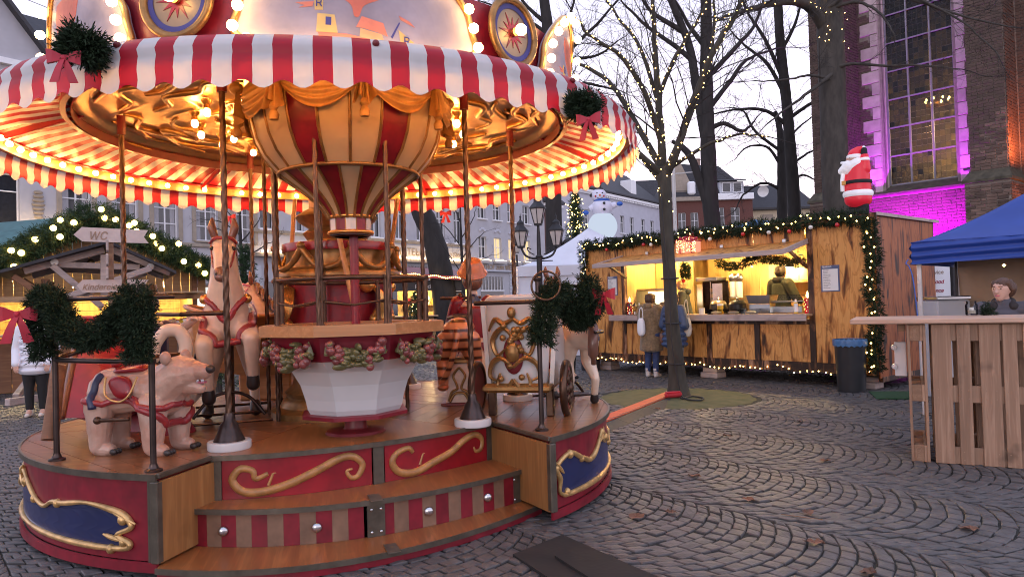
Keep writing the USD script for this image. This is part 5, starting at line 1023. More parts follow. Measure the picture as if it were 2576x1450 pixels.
put(hE, 'gable', B().prism([(18.6, 13.5), (22.6, 13.5), (20.4, 18.3)], .4, T=np.array([[1, 0, 0], [0, 0, 1], [0, 1, 0.]]), c=(0, .3, 0)), LK['sandstone'])
hF = thing('low_house', 'cream walled house with wide dark roof and satellite dish', 'building', (0, 88, 0), 0)
put(hF, 'wall', B().box((33.4, 4, 6), (9.6, 8, 12)), LK['render_yellow']); put(hF, 'roof', loft([[(28.9, -.5, 12.2), (38.2, -.5, 12.2), (38.2, 8.5, 12.2), (28.9, 8.5, 12.2)], [(29.4, 3.6, 15.6), (36.6, 3.6, 15.6), (36.6, 4.4, 15.6), (29.4, 4.4, 15.6)]], 4), LK['roof_tile'])
put(hF, 'gutter', B().cbox((33.4, -.6, 12.1), (9.5, .25, .3), .04), LK['iron']); put(hF, 'window', B().box((31.9, -.02, 11.1), (1.4, .05, .7)), LK['sandstone'])
dsh = put(hF, 'satellite_dish', B().lathe([(0, .0), (.35, .04), (.65, .16), (.7, .2)], 24).xf(rotx(PI/2+.2), (31.6, .5, 14.4)), LK['white_enamel'], smooth=40)
hG = thing('rear_roof_house', 'grey roofed house behind the white corner house', 'building', (0, 97, 0), 0)
put(hG, 'wall', B().box((14, 4, 6), (16, 8, 12)), LK['red_brick_far']); put(hG, 'roof', loft([[(5.5, -.5, 12), (22.5, -.5, 12), (22.5, 8.5, 12), (5.5, 8.5, 12)], [(8, 3.6, 18.2), (21.5, 3.6, 18.2), (21.5, 4.4, 18.2), (8, 4.4, 18.2)]], 4), LK['roof_tile'])
# ---------------------------------------------------------------- between the carousel and the houses
T0 = P(1303, 760, 19.5); t = thing('white_marquee', 'white pointed marquee tent left of the food stall', 'tent', (T0[0], 19.5, 0), 0)
mat('marquee_cloth', (.72, .72, .78), .6, var=.06, scale=2, bump=.2, bscale=3)
def roofq(u, w):
    x = 4.4*u; y = 3.6*w; m = np.maximum(np.abs(u-.5), np.abs(w-.5))*2; z = 2.47+1.2*(1-m)**1.3; return np.stack([x, y, z], -1)
put(t, 'roof', B().grid(roofq, 24, 24), LK['marquee_cloth'], smooth=True)
put(t, 'front_wall', B().grid(lambda u, w: np.stack([4.4*u, .02*np.sin(u*30)+.03*np.sin(w*9), 2.47*w], -1), 40, 8), LK['marquee_cloth'], smooth=True); put(t, 'side_wall', B().grid(lambda u, w: np.stack([0*u+.02*np.sin(u*25), 3.6*u, 2.47*w], -1), 30, 6), LK['marquee_cloth'], smooth=True)
put(t, 'valance', B().grid(lambda u, w: np.stack([4.44*u-.02, -.02+0*u, 2.2+.28*w], -1), 10, 2), LK['marquee_cloth']); 
for x, y in ((0, 0), (4.4, 0), (0, 3.6), (4.4, 3.6)): put(t, 'tent_pole', B().box((x, y, 1.23), (.05, .05, 2.46)), LK['steel'])
# street lamp with three lanterns
LY = 18.4; LB = P(1358, 700, LY); L0 = np.array([LB[0], LY, 0]); lz = lambda py: P(1358, py, LY)[2]
lam = thing('street_lamp', 'old black iron street lamp with three glass lanterns', 'street lamp', L0, 0)
put(lam, 'mast', B().lathe([(0, 0), (.16, 0), (.16, .1), (.11, .2), (.09, .8), (.12, .9), (.07, 1.0), (.07, lz(650)), (.1, lz(645)), (.055, lz(640)), (.05, lz(600)), (.03, lz(565)), (0, lz(563))], 16), LK['iron'], smooth=40)
put(lam, 'cross_bar', B().tube([(-.35, 0, lz(656)), (.35, 0, lz(656))], .015, 6), LK['iron'])
mat('lantern_pane', (.55, .5, .47), .35, var=.1)
def lantern(x, z, s=1.):
    g = put(lam, 'lantern_frame', B(), LK['iron']) if False else None
    r0, r1, h = .1*s, .2*s, .38*s
    b = B()
    for k in range(6):
        a = PI/3*k+.3; a2 = a+PI/3; b.beam((x+r0*math.cos(a), r0*math.sin(a), z), (x+r1*math.cos(a), r1*math.sin(a), z+h), .022, .022); b.beam((x+r1*math.cos(a), r1*math.sin(a), z+h), (x+r1*math.cos(a2), r1*math.sin(a2), z+h), .026, .026)
    b.lathe([(0, z-.06), (r0*1.05, z-.04), (r0*1.1, z+.01), (0, z+.01)], 6, (x, 0, 0), .3, .3+2*PI)
    g = put(lam, 'lantern', b, LK['iron'])
    for k in range(6):
        a = PI/3*k+.3; a2 = a+PI/3; c = .97; put(g, 'lantern_pane', B().add([(x+c*r*math.cos(q), c*r*math.sin(q), zz_) for r, q, zz_ in ((r0, a, z+.01), (r0, a2, z+.01), (r1, a2, z+h), (r1, a, z+h))], [(0, 1, 2, 3)]), LK['lantern_pane'])
    put(g, 'lantern_roof', B().lathe([(r1*1.12, z+h), (r1*1.1, z+h+.03), (r1*.55, z+h+.15*s), (r1*.5, z+h+.2*s), (r1*.55, z+h+.22*s), (.03, z+h+.3*s), (.02, z+h+.36*s), (.035, z+h+.38*s), (.012, z+h+.42*s), (0, z+h+.5*s)], 6, (x, 0, 0), .3, .3+2*PI), LK['iron'])
zc = lz(563); lantern(0, zc, 1.05)
for s in (-1, 1):
    zl = lz(618); lantern(s*.46, zl)
    q = catmull([(s*.05, 0, lz(650)), (s*.2, 0, lz(648)), (s*.36, 0, lz(640)), (s*.46, 0, zl-.03)], 6); put(lam, 'arm', B().tube(q, [.035]*4+[.028]*(len(q)-4), 8), LK['iron'], smooth=True)
    put(lam, 'arm_scroll', B().tube(catmull([(s*.12, 0, lz(640)), (s*.26, 0, lz(632)), (s*.3, 0, lz(622)), (s*.2, 0, lz(626))], 5), .015, 6), LK['iron'], smooth=True)
l2 = thing('small_street_lamp', 'small distant black street lamp beside the guest house', 'street lamp', P(1302, 700, 34)*[1, 1, 0], 0); zz2 = lambda py: P(1302, py, 34)[2]
put(l2, 'post', B().lathe([(.1, 0), (.06, .5), (.045, zz2(640)), (0, zz2(640))], 10), LK['iron']); put(l2, 'lantern', B().lathe([(.1, zz2(636)), (.24, zz2(616)), (.28, zz2(615)), (.1, zz2(604)), (.05, zz2(596)), (0, zz2(590))], 6), LK['iron']); put(l2, 'lantern_pane', B().lathe([(.14, zz2(634)), (.245, zz2(619))], 6), LK['lantern_pane'])
# pole with bar right of the small tree
fp = P(1705, 760, 30); t = thing('flag_pole', 'slim white metal pole rising behind the food stall', 'pole', (fp[0], 30, 0), 0); put(t, 'pole', B().lathe([(.09, 0), (.075, P(1705, 425, 30)[2]), (.0, P(1705, 420, 30)[2])], 12), LK['white_enamel'], smooth=40); put(t, 'cross_arm', B().beam((0, 0, P(1705, 437, 30)[2]), (1.6, 0, P(1705, 431, 30)[2]), .05, .05), LK['white_enamel'])
# hut with strings of light behind the carousel
bx0, bx1 = P(975, 760, 25)[0], P(1172, 760, 25)[0]; bh = thing('lit_hut', 'dark red hut with warm lit hatch and light strings along its roof', 'market stall', (0, 25, 0), 0)
zr0, zr1 = P(980, 682, 25)[2], P(1170, 698, 25)[2]
put(bh, 'rear_wall', B().box(((bx0+bx1)/2, 2.2, 1.2), (bx1-bx0, .06, 2.4)), LK['stall_inside']); put(bh, 'front_panel', B().box(((bx0+bx1)/2, 0, .55), (bx1-bx0, .06, 1.1)), LK['hut_board']); put(bh, 'counter', B().cbox(((bx0+bx1)/2, -.1, 1.12), (bx1-bx0, .5, .05), .01), LK['raw_spruce'])
put(bh, 'roof', loft([[(bx0-.3, -.5, zr0-.12), (bx1+.1, -.5, zr1-.12), (bx1+.1, 2.5, zr1+.2), (bx0-.3, 2.5, zr0+.2)], [(bx0-.3, -.5, zr0), (bx1+.1, -.5, zr1), (bx1+.1, 2.5, zr1+.34), (bx0-.3, 2.5, zr0+.34)]], 4), LK['dark_red'])
put(bh, 'fascia', B().box(((bx0+bx1)/2, -.02, 2.18), (bx1-bx0, .05, .35)), LK['iron']); lettering(bh, 'Pulled Pork', (bx0+bx1)/2-.4, 2.08, .14, 'paper', y=-.06)
put(bh, 'side_board', B().box((bx1-.35, -.01, 1.6), (.7, .05, .95)), LK['iron']); 
for i in range(7): put(bh, 'chalk_line', B().box((bx1-.35, -.045, 1.95-.11*i), (.5-.06*(i % 3), .01, .025)), LK['paper'])
for x in np.linspace(bx0+.4, bx1-1.0, 4): put(bh, 'lamp', B().sph((x, 1.0, 2.1), .07, 1), LK['lamp_hot'])
put(bh, 'side_wall', B().box((bx1, 1.1, 1.2), (.06, 2.2, 2.4)), LK['hut_board']); put(bh, 'shelf', B().box(((bx0+bx1)/2, 2.0, 1.5), (bx1-bx0-.4, .3, .04)), LK['hut_board'])
for i in range(14): put(bh, 'goods', B().cbox((bx0+.3+i*.18, 1.95, 1.62+.03*(i % 3)), (.1, .1, .2+.05*(i % 3)), .02), LK[('mustard', 'red_paint', 'white_plastic')[i % 3]])
festoon('strings of warm lights edging the roof of the dark red hut', np.vstack([[(x, 24.45, zr0-.05+(zr1-zr0)*(x-bx0)/(bx1-bx0)+.03*math.sin(x*9)) for x in np.linspace(bx0-.3, bx1+.1, 40)], [(bx1+.05, 24.6, z) for z in np.linspace(zr1-.1, .8, 15)]]), 74, .028, 'led_warm')
# snowman on the roof of a boarded hut behind the marquee
SY = 22.; sb = P(1517, 603, SY); hut = thing('boarded_hut', 'plain boarded hut behind the white marquee carrying the snowman', 'market stall', (sb[0]+.3, SY, 0), 0)
for k in range(18): put(hut, 'board', B().cbox((-1.4+.162*k, -.7, 1.5), (.158, .03, 3.0), .004), LK['hut_board'])
put(hut, 'body', B().box((0, .1, 1.48), (2.85, 1.5, 2.96)), LK['hut_board']); put(hut, 'roof', B().cbox((0, .1, sb[2]-.05), (3.1, 1.9, .1), .02), LK['rubber_black'])
sn = thing('inflatable_snowman', 'inflatable white snowman with blue mittens and top hat on a roof', 'snowman', (sb[0], SY, sb[2]), 0)
mat('inflated_white', (.7, .7, .82), .45, var=.05); glow('snow_globe', (.72, .82, 1.), .8); mat('mitten_blue', (.03, .12, .5), .5); mat('carrot', (.7, .2, .04), .5)
k_ = SY/1789.*1.12; put(sn, 'body', B().sph((0, 0, 72*k_), (24*k_, 22*k_, 22*k_), 3), LK['inflated_white'], smooth=True)
put(sn, 'lit_belly', B().sph((0, 0, 30*k_), (33*k_, 30*k_, 34*k_), 3), LK['snow_globe'], smooth=True); hd = put(sn, 'head', B().sph((-6*k_, 0, 100*k_), (17*k_, 16*k_, 16*k_), 3), LK['inflated_white'], smooth=True)
for s in (-1, 1): put(hd, 'eye', B().sph((-6*k_+s*6*k_, -14.5*k_, 104*k_), 1.6*k_, 1), LK['plastic_black']); put(hd, 'cheek', B().sph((-6*k_+s*9*k_, -12.6*k_, 97*k_), 2.4*k_, 1), LK['bow_red'])
put(hd, 'nose', B().tube([(-6*k_, -14*k_, 99*k_), (-5*k_, -21*k_, 98*k_)], [3*k_, .5*k_], 8), LK['carrot']); put(hd, 'mouth', B().tube(catmull([(-12*k_, -13.6*k_, 94*k_), (-6*k_, -15*k_, 91*k_), (1*k_, -13.6*k_, 94*k_)], 5), .6*k_, 5), LK['plastic_black'])
put(hd, 'top_hat', B().lathe([(0, 0), (11*k_, 0), (11*k_, 1.5*k_), (7*k_, 2*k_), (7*k_, 9*k_), (0, 9*k_)], 20, (-6*k_, 0, 114*k_)), LK['plastic_black'], smooth=40); put(hd, 'earmuff', B().sph((-23*k_, 0, 101*k_), 4.5*k_, 1), LK['plastic_black'])
put(sn, 'scarf', B().lathe([(17*k_, 86*k_), (19*k_, 88*k_), (17*k_, 91*k_)], 24), LK['mitten_blue'], smooth=True)
for s, ex, ez in ((-1, -37, 62), (1, 40, 80)): put(sn, 'arm', B().tube([(s*18*k_, 0, 74*k_), (ex*.8*k_, -2*k_, (ez+74)/2*k_+2*k_)], [9*k_, 6*k_], 10), LK['inflated_white'], smooth=True); put(sn, 'mitten', B().sph((ex*1.0*k_, -2*k_, ez*k_), (7*k_, 5*k_, 5*k_), 2), LK['mitten_blue'], smooth=True)
for z in (66, 80): put(sn, 'button', B().sph((2*k_, -23*k_, z*k_), 3.2*k_, 1), LK['plastic_black'])
# bicycles and planters before the guest house
for i, px in enumerate((1225, 1265)):
    q = P(px, 830, 33); t = thing('bicycle', f'dark bicycle parked before the guest house, {"left" if i == 0 else "right"} one', 'bicycle', (q[0], 33, 0), .2)
    for s in (-1, 1): put(t, 'wheel', B().tube(np.column_stack([s*.52+.33*np.cos(np.linspace(0, 2*PI, 25)), 0*np.linspace(0, 1, 25), .34+.33*np.sin(np.linspace(0, 2*PI, 25))]), .022, 6), LK['rubber_black'])
    b = B(); 
    for a, c in (((-.52, .34), (-.15, .75)), ((-.15, .75), (.3, .78)), ((.3, .78), (0, .34)), ((0, .34), (-.52, .34)), ((-.15, .8), (0, .34)), ((.52, .34), (.33, .95))): b.beam((a[0], 0, a[1]), (c[0], 0, c[1]), .03, .03)
    put(t, 'frame', b, LK['iron']); put(t, 'saddle', B().cbox((-.18, 0, .92), (.26, .14, .07), .02), LK['rubber_black']); put(t, 'handlebar', B().tube([(.28, -.3, 1.02), (.36, -.1, 1.0), (.36, .1, 1.0), (.28, .3, 1.02)], .015, 6), LK['steel'])
# ---------------------------------------------------------------- bare trees
mat('bark', (.05, .043, .037), .9, var=.4, scale=9, bump=1., bscale=26, stretch=(1, 1, .35)); mat('bark_dark', (.024, .021, .02), .9, var=.4, scale=7, bump=1., bscale=20, stretch=(1, 1, .3)); mat('bark_green', (.045, .04, .031), .9, var=.5, scale=8, bump=1., bscale=24, stretch=(1, 1, .3)); mat('twig_bark', (.02, .015, .014), .9, var=.3)
class Tree:
    def __init__(s, name, label, base, look='bark', seed=0, group=None):
        s.r = np.random.default_rng(seed); s.t = thing(name, label, 'tree', base, 0, group=group); s.base = np.asarray(base, float); s.look = look; s.tw = B(); s.limbs = []
    def trunk(s, pts, rad, n=14, wob=.06, name='trunk', flare=0.):
        p = catmull(np.asarray(pts)-s.base, 8); k = len(p); rr = np.interp(np.linspace(0, 1, k), np.linspace(0, 1, len(rad)), rad)
        an = np.arange(n)/n*2*PI; v = B().tube(p, rr, n)
        q = v.get(); V = q[0].copy(); c = np.repeat(p, n, 0); d = V[:k*n]-c; nz = meshkit.fbm(V[:k*n]*[9, 9, 2.5]+3.3, 3, 5)
        d *= (1+wob*4*(nz[:, None]-.5)); 
        if flare: d *= 1+flare*np.exp(-np.maximum(c[:, 2:3], 0)/.14)
        V[:k*n] = c+d; put(s.t, name, B().add(V, q[1]), LK[s.look], smooth=True); s.limbs.append((p, rr)); return p, rr
    def limb(s, pts, r0, r1, twigs=1., n=7, name='limb', lv=0):
        p = np.asarray(pts)-s.base; p = catmull(p, 6); p = p+s.r.normal(0, .012, p.shape)*np.linspace(0, 1, len(p))[:, None]
        rr = np.linspace(1, 0, len(p))**.8*(r0-r1)+r1; put(s.t, name, B().tube(p, rr, n), LK[s.look], smooth=True); s.limbs.append((p, rr)); s.sprout(p, r1, twigs, r0)
    def sprout(s, p, r1, dens, r0, L=None, lv=0, start=.15):
        S = np.concatenate([[0], np.cumsum(np.linalg.norm(np.diff(p, axis=0), axis=1))]); tot = S[-1]
        n = int(tot*3.6*dens)+1
        for q in range(n):
            u = start+(1-start)*(q+s.r.random())/n; c = np.array([np.interp(u*tot, S, p[:, k]) for k in range(3)]); e = np.array([np.interp(min(u*tot+.05, tot), S, p[:, k])-np.interp(max(u*tot-.05, 0), S, p[:, k]) for k in range(3)])
            s.twig(c, unit(e), tot*(.28+.34*s.r.random())*(1.05-.5*u)*(L or 1), max(.0028, r0*.22*(1-.6*u)), 0)
        s.twig(p[-1], unit(p[-1]-p[-2]), tot*.3, max(r1, .003), 0, True)
    def twig(s, c, e, ln, r, lv, straight=False):
        ln = min(ln, 2.2)
        d = unit(e*(.9 if not straight else 3)+s.r.normal(0, .62, 3)+[0, 0, .18]); k = 5 if lv < 2 else 4; p = [c]
        for i in range(k-1):
            p.append(p[-1]+d*ln/(k-1)); d = unit(d+s.r.normal(0, .17, 3)+[0, 0, .07])
        p = np.array(p); s.tw.tube(p, np.linspace(r, max(r*.35, .0016), k), 3 if lv else 4, cap=False)
        if lv < 2 and ln > .18:
            for q in range(int(2+ln*(3.6 if lv == 0 else 3.2))):
                u = .15+.85*s.r.random(); i = min(int(u*(k-1)), k-2); cc_ = p[i]+(p[i+1]-p[i])*(u*(k-1)-i); s.twig(cc_, unit(p[i+1]-p[i]), ln*(.3+.3*s.r.random()), max(r*.5, .0018), lv+1)
    def done(s): put(s.t, 'twigs', s.tw, LK['twig_bark'], kind='stuff')
def pp(Y, *pts, dy=None): return [P(x, y, Y+(0 if dy is None else dy[i])) for i, (x, y) in enumerate(pts)]
def tree_lights(label, paths, n, r, seed, look='led_warm'):
    t = thing('light_string', label, 'string lights'); rr = np.random.default_rng(seed); pts = []
    for p, R in paths:
        S = np.concatenate([[0], np.cumsum(np.linalg.norm(np.diff(p, axis=0), axis=1))]); m = max(int(n*S[-1]), 2); u = (np.arange(m)+rr.random(m)*.7)/m*S[-1]; c = np.stack([np.interp(u, S, p[:, k]) for k in range(3)], 1); Rr = np.interp(u, S, R); a = u*9; o = np.stack([np.cos(a), -np.abs(np.sin(a))*.8-.1, .25*np.sin(a*1.3)], 1); pts.append(c+o*(Rr[:, None]+.012))
        put(t, 'cable', B().tube(pts[-1], .003, 3, cap=False), LK['rubber_black'])
    lights(t, np.vstack(pts), r, look)
# the young tree on the mossy disc
Y1 = 10.7; b1 = G(1707, 1000); b1[1] = b1[1]
t1 = Tree('street_tree', 'young bare tree wound with lights on the mossy disc before the stall', b1, 'bark_green', 1)
p1, r1_ = t1.trunk([b1-[0, 0, .03], *pp(Y1, (1700, 900), (1690, 800), (1685, 700), (1677, 580), (1672, 470), (1670, 420))], [.14, .116, .1, .095, .092, .1, .11], 18, .03, flare=.5)
lm = [(pp(Y1, (1668, 440), (1662, 330), (1652, 200), (1645, 80), (1642, -60)), .07, .02), (pp(Y1, (1672, 450), (1700, 385), (1735, 280), (1800, 120), (1860, 20), (1890, -60), dy=(0, -.2, -.3, -.5, -.6, -.7)), .07, .018), (pp(Y1, (1672, 440), (1715, 340), (1750, 250), (1790, 130), (1800, -40), dy=(0, .3, .5, .6, .7)), .055, .014),
  (pp(Y1, (1668, 440), (1600, 380), (1520, 300), (1440, 250), (1330, 240), dy=(0, -.2, -.4, -.6, -.8)), .055, .012), (pp(Y1, (1668, 430), (1610, 330), (1540, 215), (1460, 160), (1380, 140), dy=(0, .3, .6, .9, 1.1)), .055, .012), (pp(Y1, (1664, 360), (1620, 230), (1560, 140), (1490, 95), (1440, 30), dy=(0, -.3, -.5, -.6, -.7)), .045, .01),
  (pp(Y1, (1668, 470), (1640, 430), (1590, 380), (1510, 345), (1440, 350), dy=(0, .2, .5, .8, 1.)), .035, .008), (pp(Y1, (1676, 430), (1720, 400), (1790, 360), (1860, 340), (1940, 345), dy=(0, -.2, -.4, -.6, -.8)), .035, .008), (pp(Y1, (1656, 260), (1610, 120), (1560, 50), (1500, -40), dy=(0, .2, .4, .5)), .035, .01), (pp(Y1, (1655, 250), (1700, 140), (1750, 60), (1800, -40), dy=(0, -.2, -.3, -.4)), .035, .01)]
for i, (q, a, c) in enumerate(lm): t1.limb(q, a, c, 1.05)
t1.done()
tree_lights('warm light string wound up the young tree\'s trunk and limbs', [(p+b1, r) for p, r in t1.limbs[1:]]+[(p1[int(len(p1)*.72):]+b1, r1_[int(len(p1)*.72):])], 11., .0115, 3)
# old tree with a forked stem behind the stall
Y2 = 21.
b2 = np.array([*P(1795, 760, Y2)[:2], 0]); t2 = Tree('old_tree', 'tall old tree with forked dark stems behind the stall middle', b2, 'bark_dark', 2)
t2.trunk([b2, *pp(Y2, (1796, 620), (1788, 520), (1782, 400), (1778, 270), (1777, 120), (1775, -80))], [.3, .24, .235, .225, .2, .18, .14], 16)
t2.trunk(pp(Y2, (1784, 400), (1770, 330), (1755, 240), (1735, 120), (1700, 30), (1670, -40)), [.15, .13, .13, .12, .1, .08], 12, name='stem'); t2.trunk(pp(Y2, (1788, 540), (1765, 470), (1740, 400), (1716, 370), (1690, 355)), [.14, .13, .11, .09, .05], 12, name='stem')
for q in (pp(Y2, (1775, 200), (1850, 120), (1900, 60), (1930, -30)), pp(Y2, (1740, 150), (1690, 110), (1620, 60), (1560, 0)), pp(Y2, (1778, 280), (1840, 200), (1880, 150), (1960, 120)), pp(Y2, (1776, 120), (1730, 60), (1690, -20)), pp(Y2, (1720, 80), (1640, 30), (1600, -30)), pp(Y2, (1778, 330), (1820, 310), (1870, 330), (1900, 300))): t2.limb(q, .085, .02, .8)
t2.done()
Y3 = 25.; b3 = np.array([*P(2003, 760, Y3)[:2], 0]); t3 = Tree('old_tree', 'tall dark tree right of the forked one behind the stall', b3, 'bark_dark', 3)
t3.trunk([b3, *pp(Y3, (2000, 560), (1990, 400), (1978, 250), (1962, 100), (1952, -80))], [.3, .22, .2, .18, .16, .13], 14)
for q in (pp(Y3, (1985, 320), (1930, 280), (1860, 275), (1780, 290)), pp(Y3, (1975, 240), (1930, 160), (1880, 120), (1840, 80)), pp(Y3, (1965, 130), (2000, 60), (2020, -20)), pp(Y3, (1982, 300), (2040, 260), (2080, 250)), pp(Y3, (1970, 200), (1925, 100), (1880, 30), (1850, -40))): t3.limb(q, .08, .018, .9)
t3.done()
Y3b = 29.; b3b = np.array([*P(1968, 760, Y3b)[:2], 0]); t3b = Tree('crooked_tree', 'slender tree with crooked curling limbs beside the tall dark tree', b3b, 'bark_dark', 33)
t3b.trunk([b3b, *pp(Y3b, (1968, 520), (1966, 420), (1962, 330), (1950, 280))], [.24, .2, .17, .13, .08], 10)
for q in (pp(Y3b, (1966, 420), (1930, 370), (1880, 370), (1850, 400)), pp(Y3b, (1964, 380), (1900, 330), (1870, 280), (1830, 270)), pp(Y3b, (1966, 440), (2010, 400), (2050, 380), (2070, 410)), pp(Y3b, (1966, 400), (2000, 330), (2050, 290)), pp(Y3b, (1968, 480), (1920, 460), (1870, 490), (1850, 530)), pp(Y3b, (1966, 470), (2020, 440), (2060, 460))): t3b.limb(q, .07, .014, 1.)
t3b.done()
# the big trunk before the church
Y4 = 15.6; b4 = np.array([*P(2118, 760, Y4)[:2], 0]); t4 = Tree('plane_tree', 'massive old tree trunk before the left church buttress', b4, 'bark', 4)
p4, r4 = t4.trunk([b4, *pp(Y4, (2108, 560), (2100, 400), (2095, 250), (2090, 100), (2085, -60), (2085, -200))], [.4, .29, .275, .27, .28, .26, .22], 22, .05)
Lq = [pp(Y4, (2075, 70), (2040, 20), (2000, 3), (1950, 8), (1880, 25), (1780, 60), dy=(0, -.3, -.7, -1., -1.4, -1.8)), pp(Y4, (2100, 170), (2150, 160), (2220, 165), (2330, 165), (2420, 175), dy=(-.2, -.4, -.8, -1, -1.3)), pp(Y4, (2095, 20), (2160, 5), (2220, 40), (2250, 90), dy=(-.2, -.5, -.9, -1.2)), pp(Y4, (2085, 20), (2180, -40), (2300, 0), (2420, 40), (2560, 70), dy=(-.2, -.6, -1, -1.4, -2)), pp(Y4, (2095, 185), (2050, 220), (1990, 265), (1920, 320), dy=(-.2, -.4, -.6, -.9)), pp(Y4, (2090, 200), (2040, 190), (1980, 200), (1900, 205), dy=(-.2, -.4, -.8, -1.)), pp(Y4, (2180, -60), (2340, 10), (2440, 70), (2520, 150), dy=(-.6, -1.2, -1.6, -1.9)), pp(Y4, (2085, -40), (2000, -70), (1900, -20), (1800, -10), dy=(-.3, -.9, -1.4, -1.7))]
for q, a in zip(Lq, (.14, .04, .045, .05, .05, .035, .03, .07)): t4.limb(q, a, .01, .6)
t4.done()
tree_lights('warm light string on the massive trunk and its arching limb', [(p+b4, r) for p, r in t4.limbs[1:2]]+[(p4[int(len(p4)*.62):int(len(p4)*.84)]+b4+[.2*s, -.14, 0], r4[int(len(p4)*.62):int(len(p4)*.84)]*.4) for s in (-1, -.4, .3, .9)], 6.5, .014, 8)
# trees beyond the canopy and before the hotel
Y5 = 22.; b5 = np.array([*P(1395, 760, Y5)[:2], 0]); t5 = Tree('old_tree', 'bare tree whose fork shows above the right canopy edge', b5, 'bark_dark', 5)
t5.trunk([b5, *pp(Y5, (1388, 300), (1382, 120), (1374, 40), (1362, -60))], [.3, .22, .19, .17, .14], 12)
for q in (pp(Y5, (1384, 140), (1410, 90), (1440, 20), (1455, -40)), pp(Y5, (1380, 90), (1340, 60), (1280, 30), (1200, 0)), pp(Y5, (1384, 180), (1440, 150), (1500, 140), (1560, 100)), pp(Y5, (1374, 60), (1320, 10), (1290, -40)), pp(Y5, (1384, 200), (1330, 130), (1250, 90), (1190, 60)), pp(Y5, (1384, 170), (1450, 110), (1520, 40), (1570, -20)), pp(Y5, (1386, 230), (1470, 210), (1560, 230))): t5.limb(q, .075, .015, .8)
t5.done()
Y6 = 25.; b6 = np.array([*P(1135, 850, Y6)[:2], 0]); t6 = Tree('leaning_tree', 'thick dark trunk leaning left before the hotel sign', b6, 'bark_dark', 6)
t6.trunk([b6, *pp(Y6, (1112, 700), (1090, 600), (1060, 530), (1030, 430), (1000, 250), (985, 50))], [.5, .42, .38, .36, .3, .24, .18], 16)
for q in (pp(Y6, (1000, 250), (1080, 120), (1180, 60), (1260, 0)), pp(Y6, (990, 100), (1100, 20), (1200, 20)), pp(Y6, (1010, 300), (900, 150), (850, 20))): t6.limb(q, .1, .02, .6)
t6.done(); a = np.linspace(0, 2*PI, 17)
Y7 = 20.; b7 = np.array([*P(1166, 850, Y7)[:2], 0]); t7 = Tree('sapling', 'thin bare sapling before the guest house', b7, 'bark_dark', 7)
t7.trunk([b7, *pp(Y7, (1166, 760), (1163, 680), (1160, 600), (1158, 540), (1158, 480))], [.06, .05, .045, .035, .025, .012], 8)
for q in (pp(Y7, (1163, 690), (1130, 640), (1095, 590)), pp(Y7, (1162, 650), (1200, 600), (1225, 580)), pp(Y7, (1160, 620), (1120, 570), (1090, 560)), pp(Y7, (1160, 600), (1190, 550), (1200, 510)), pp(Y7, (1158, 560), (1140, 510), (1130, 470)), pp(Y7, (1164, 700), (1200, 660), (1240, 640))): t7.limb(q, .018, .005, .45)
t7.done()
Y8 = 17.; b8 = np.array([*P(612, 850, Y8)[:2], 0]); t8 = Tree('sapling', 'thin bare sapling behind the big carousel horse', b8, 'bark_dark', 9)
t8.trunk([b8, *pp(Y8, (610, 700), (606, 620), (604, 560), (600, 500))], [.06, .05, .04, .03, .015], 8)
for q in (pp(Y8, (606, 640), (570, 590), (520, 560)), pp(Y8, (605, 610), (640, 570), (660, 540)), pp(Y8, (604, 580), (580, 540), (560, 520)), pp(Y8, (607, 660), (660, 620), (700, 600)), pp(Y8, (604, 590), (560, 560), (500, 550))): t8.limb(q, .02, .005, .45)
t8.done()
# fir trees
def fir(label, loc, H, R, seed, n, leds=0, lr=.02, L=.09):
    t = thing('fir_tree', label, 'fir tree', loc, 0); r = np.random.default_rng(seed); put(t, 'trunk', B().tube([(0, 0, 0), (0, 0, H*.95)], [.05+H*.01, .01], 8), LK['bark_dark'])
    bb = B(); nb = B(); tips = []
    for k in range(n):
        u = (k/n)**.85; z = .12*H+.86*H*u; rad = R*(1-u)**.85*(.8+.35*r.random())+.05; a = k*2.4+r.normal(0, .3); e = np.array([rad*math.cos(a), rad*math.sin(a), z-.18*rad+.06]); p = np.array([[0, 0, z], [e[0]*.5, e[1]*.5, z-.02], e]); bb.tube(p, [.012, .008, .004], 4); nb.add(*needles(p, .09+.05*(1-u), 130, L, .007, seed+k, along=.9)); tips += [p[1]*.3+p[2]*.7, p[2]]
    put(t, 'branches', bb, LK['bark_dark'], kind='stuff'); put(t, 'needles', nb, LK['fir_green'], kind='stuff')
    if leds: lights(t, np.array(tips)[r.integers(0, len(tips), leds)]+r.normal(0, .06, (leds, 3)), lr, 'led_warm')
q = P(1455, 760, 24); fir('tall fir covered in warm lights left of the snowman', (q[0], 24, 0), P(1455, 500, 24)[2]+.3, 1.0, 41, 120, 230, .022, .12)
q = P(622, 850, 15); fir('small dark fir behind the big carousel horse', (q[0], 15, 0), 2.9, .55, 43, 60)
q = P(1050, 850, 21); fir('small fir bush before the lit hut', (q[0], 21, 0), 1.9, .5, 44, 46, 20, .015)
q = P(548, 830, 13.2); fir('little fir beside the bright display of the garlanded hut', (q[0], 13.2, 0), 1.6, .3, 45, 30)
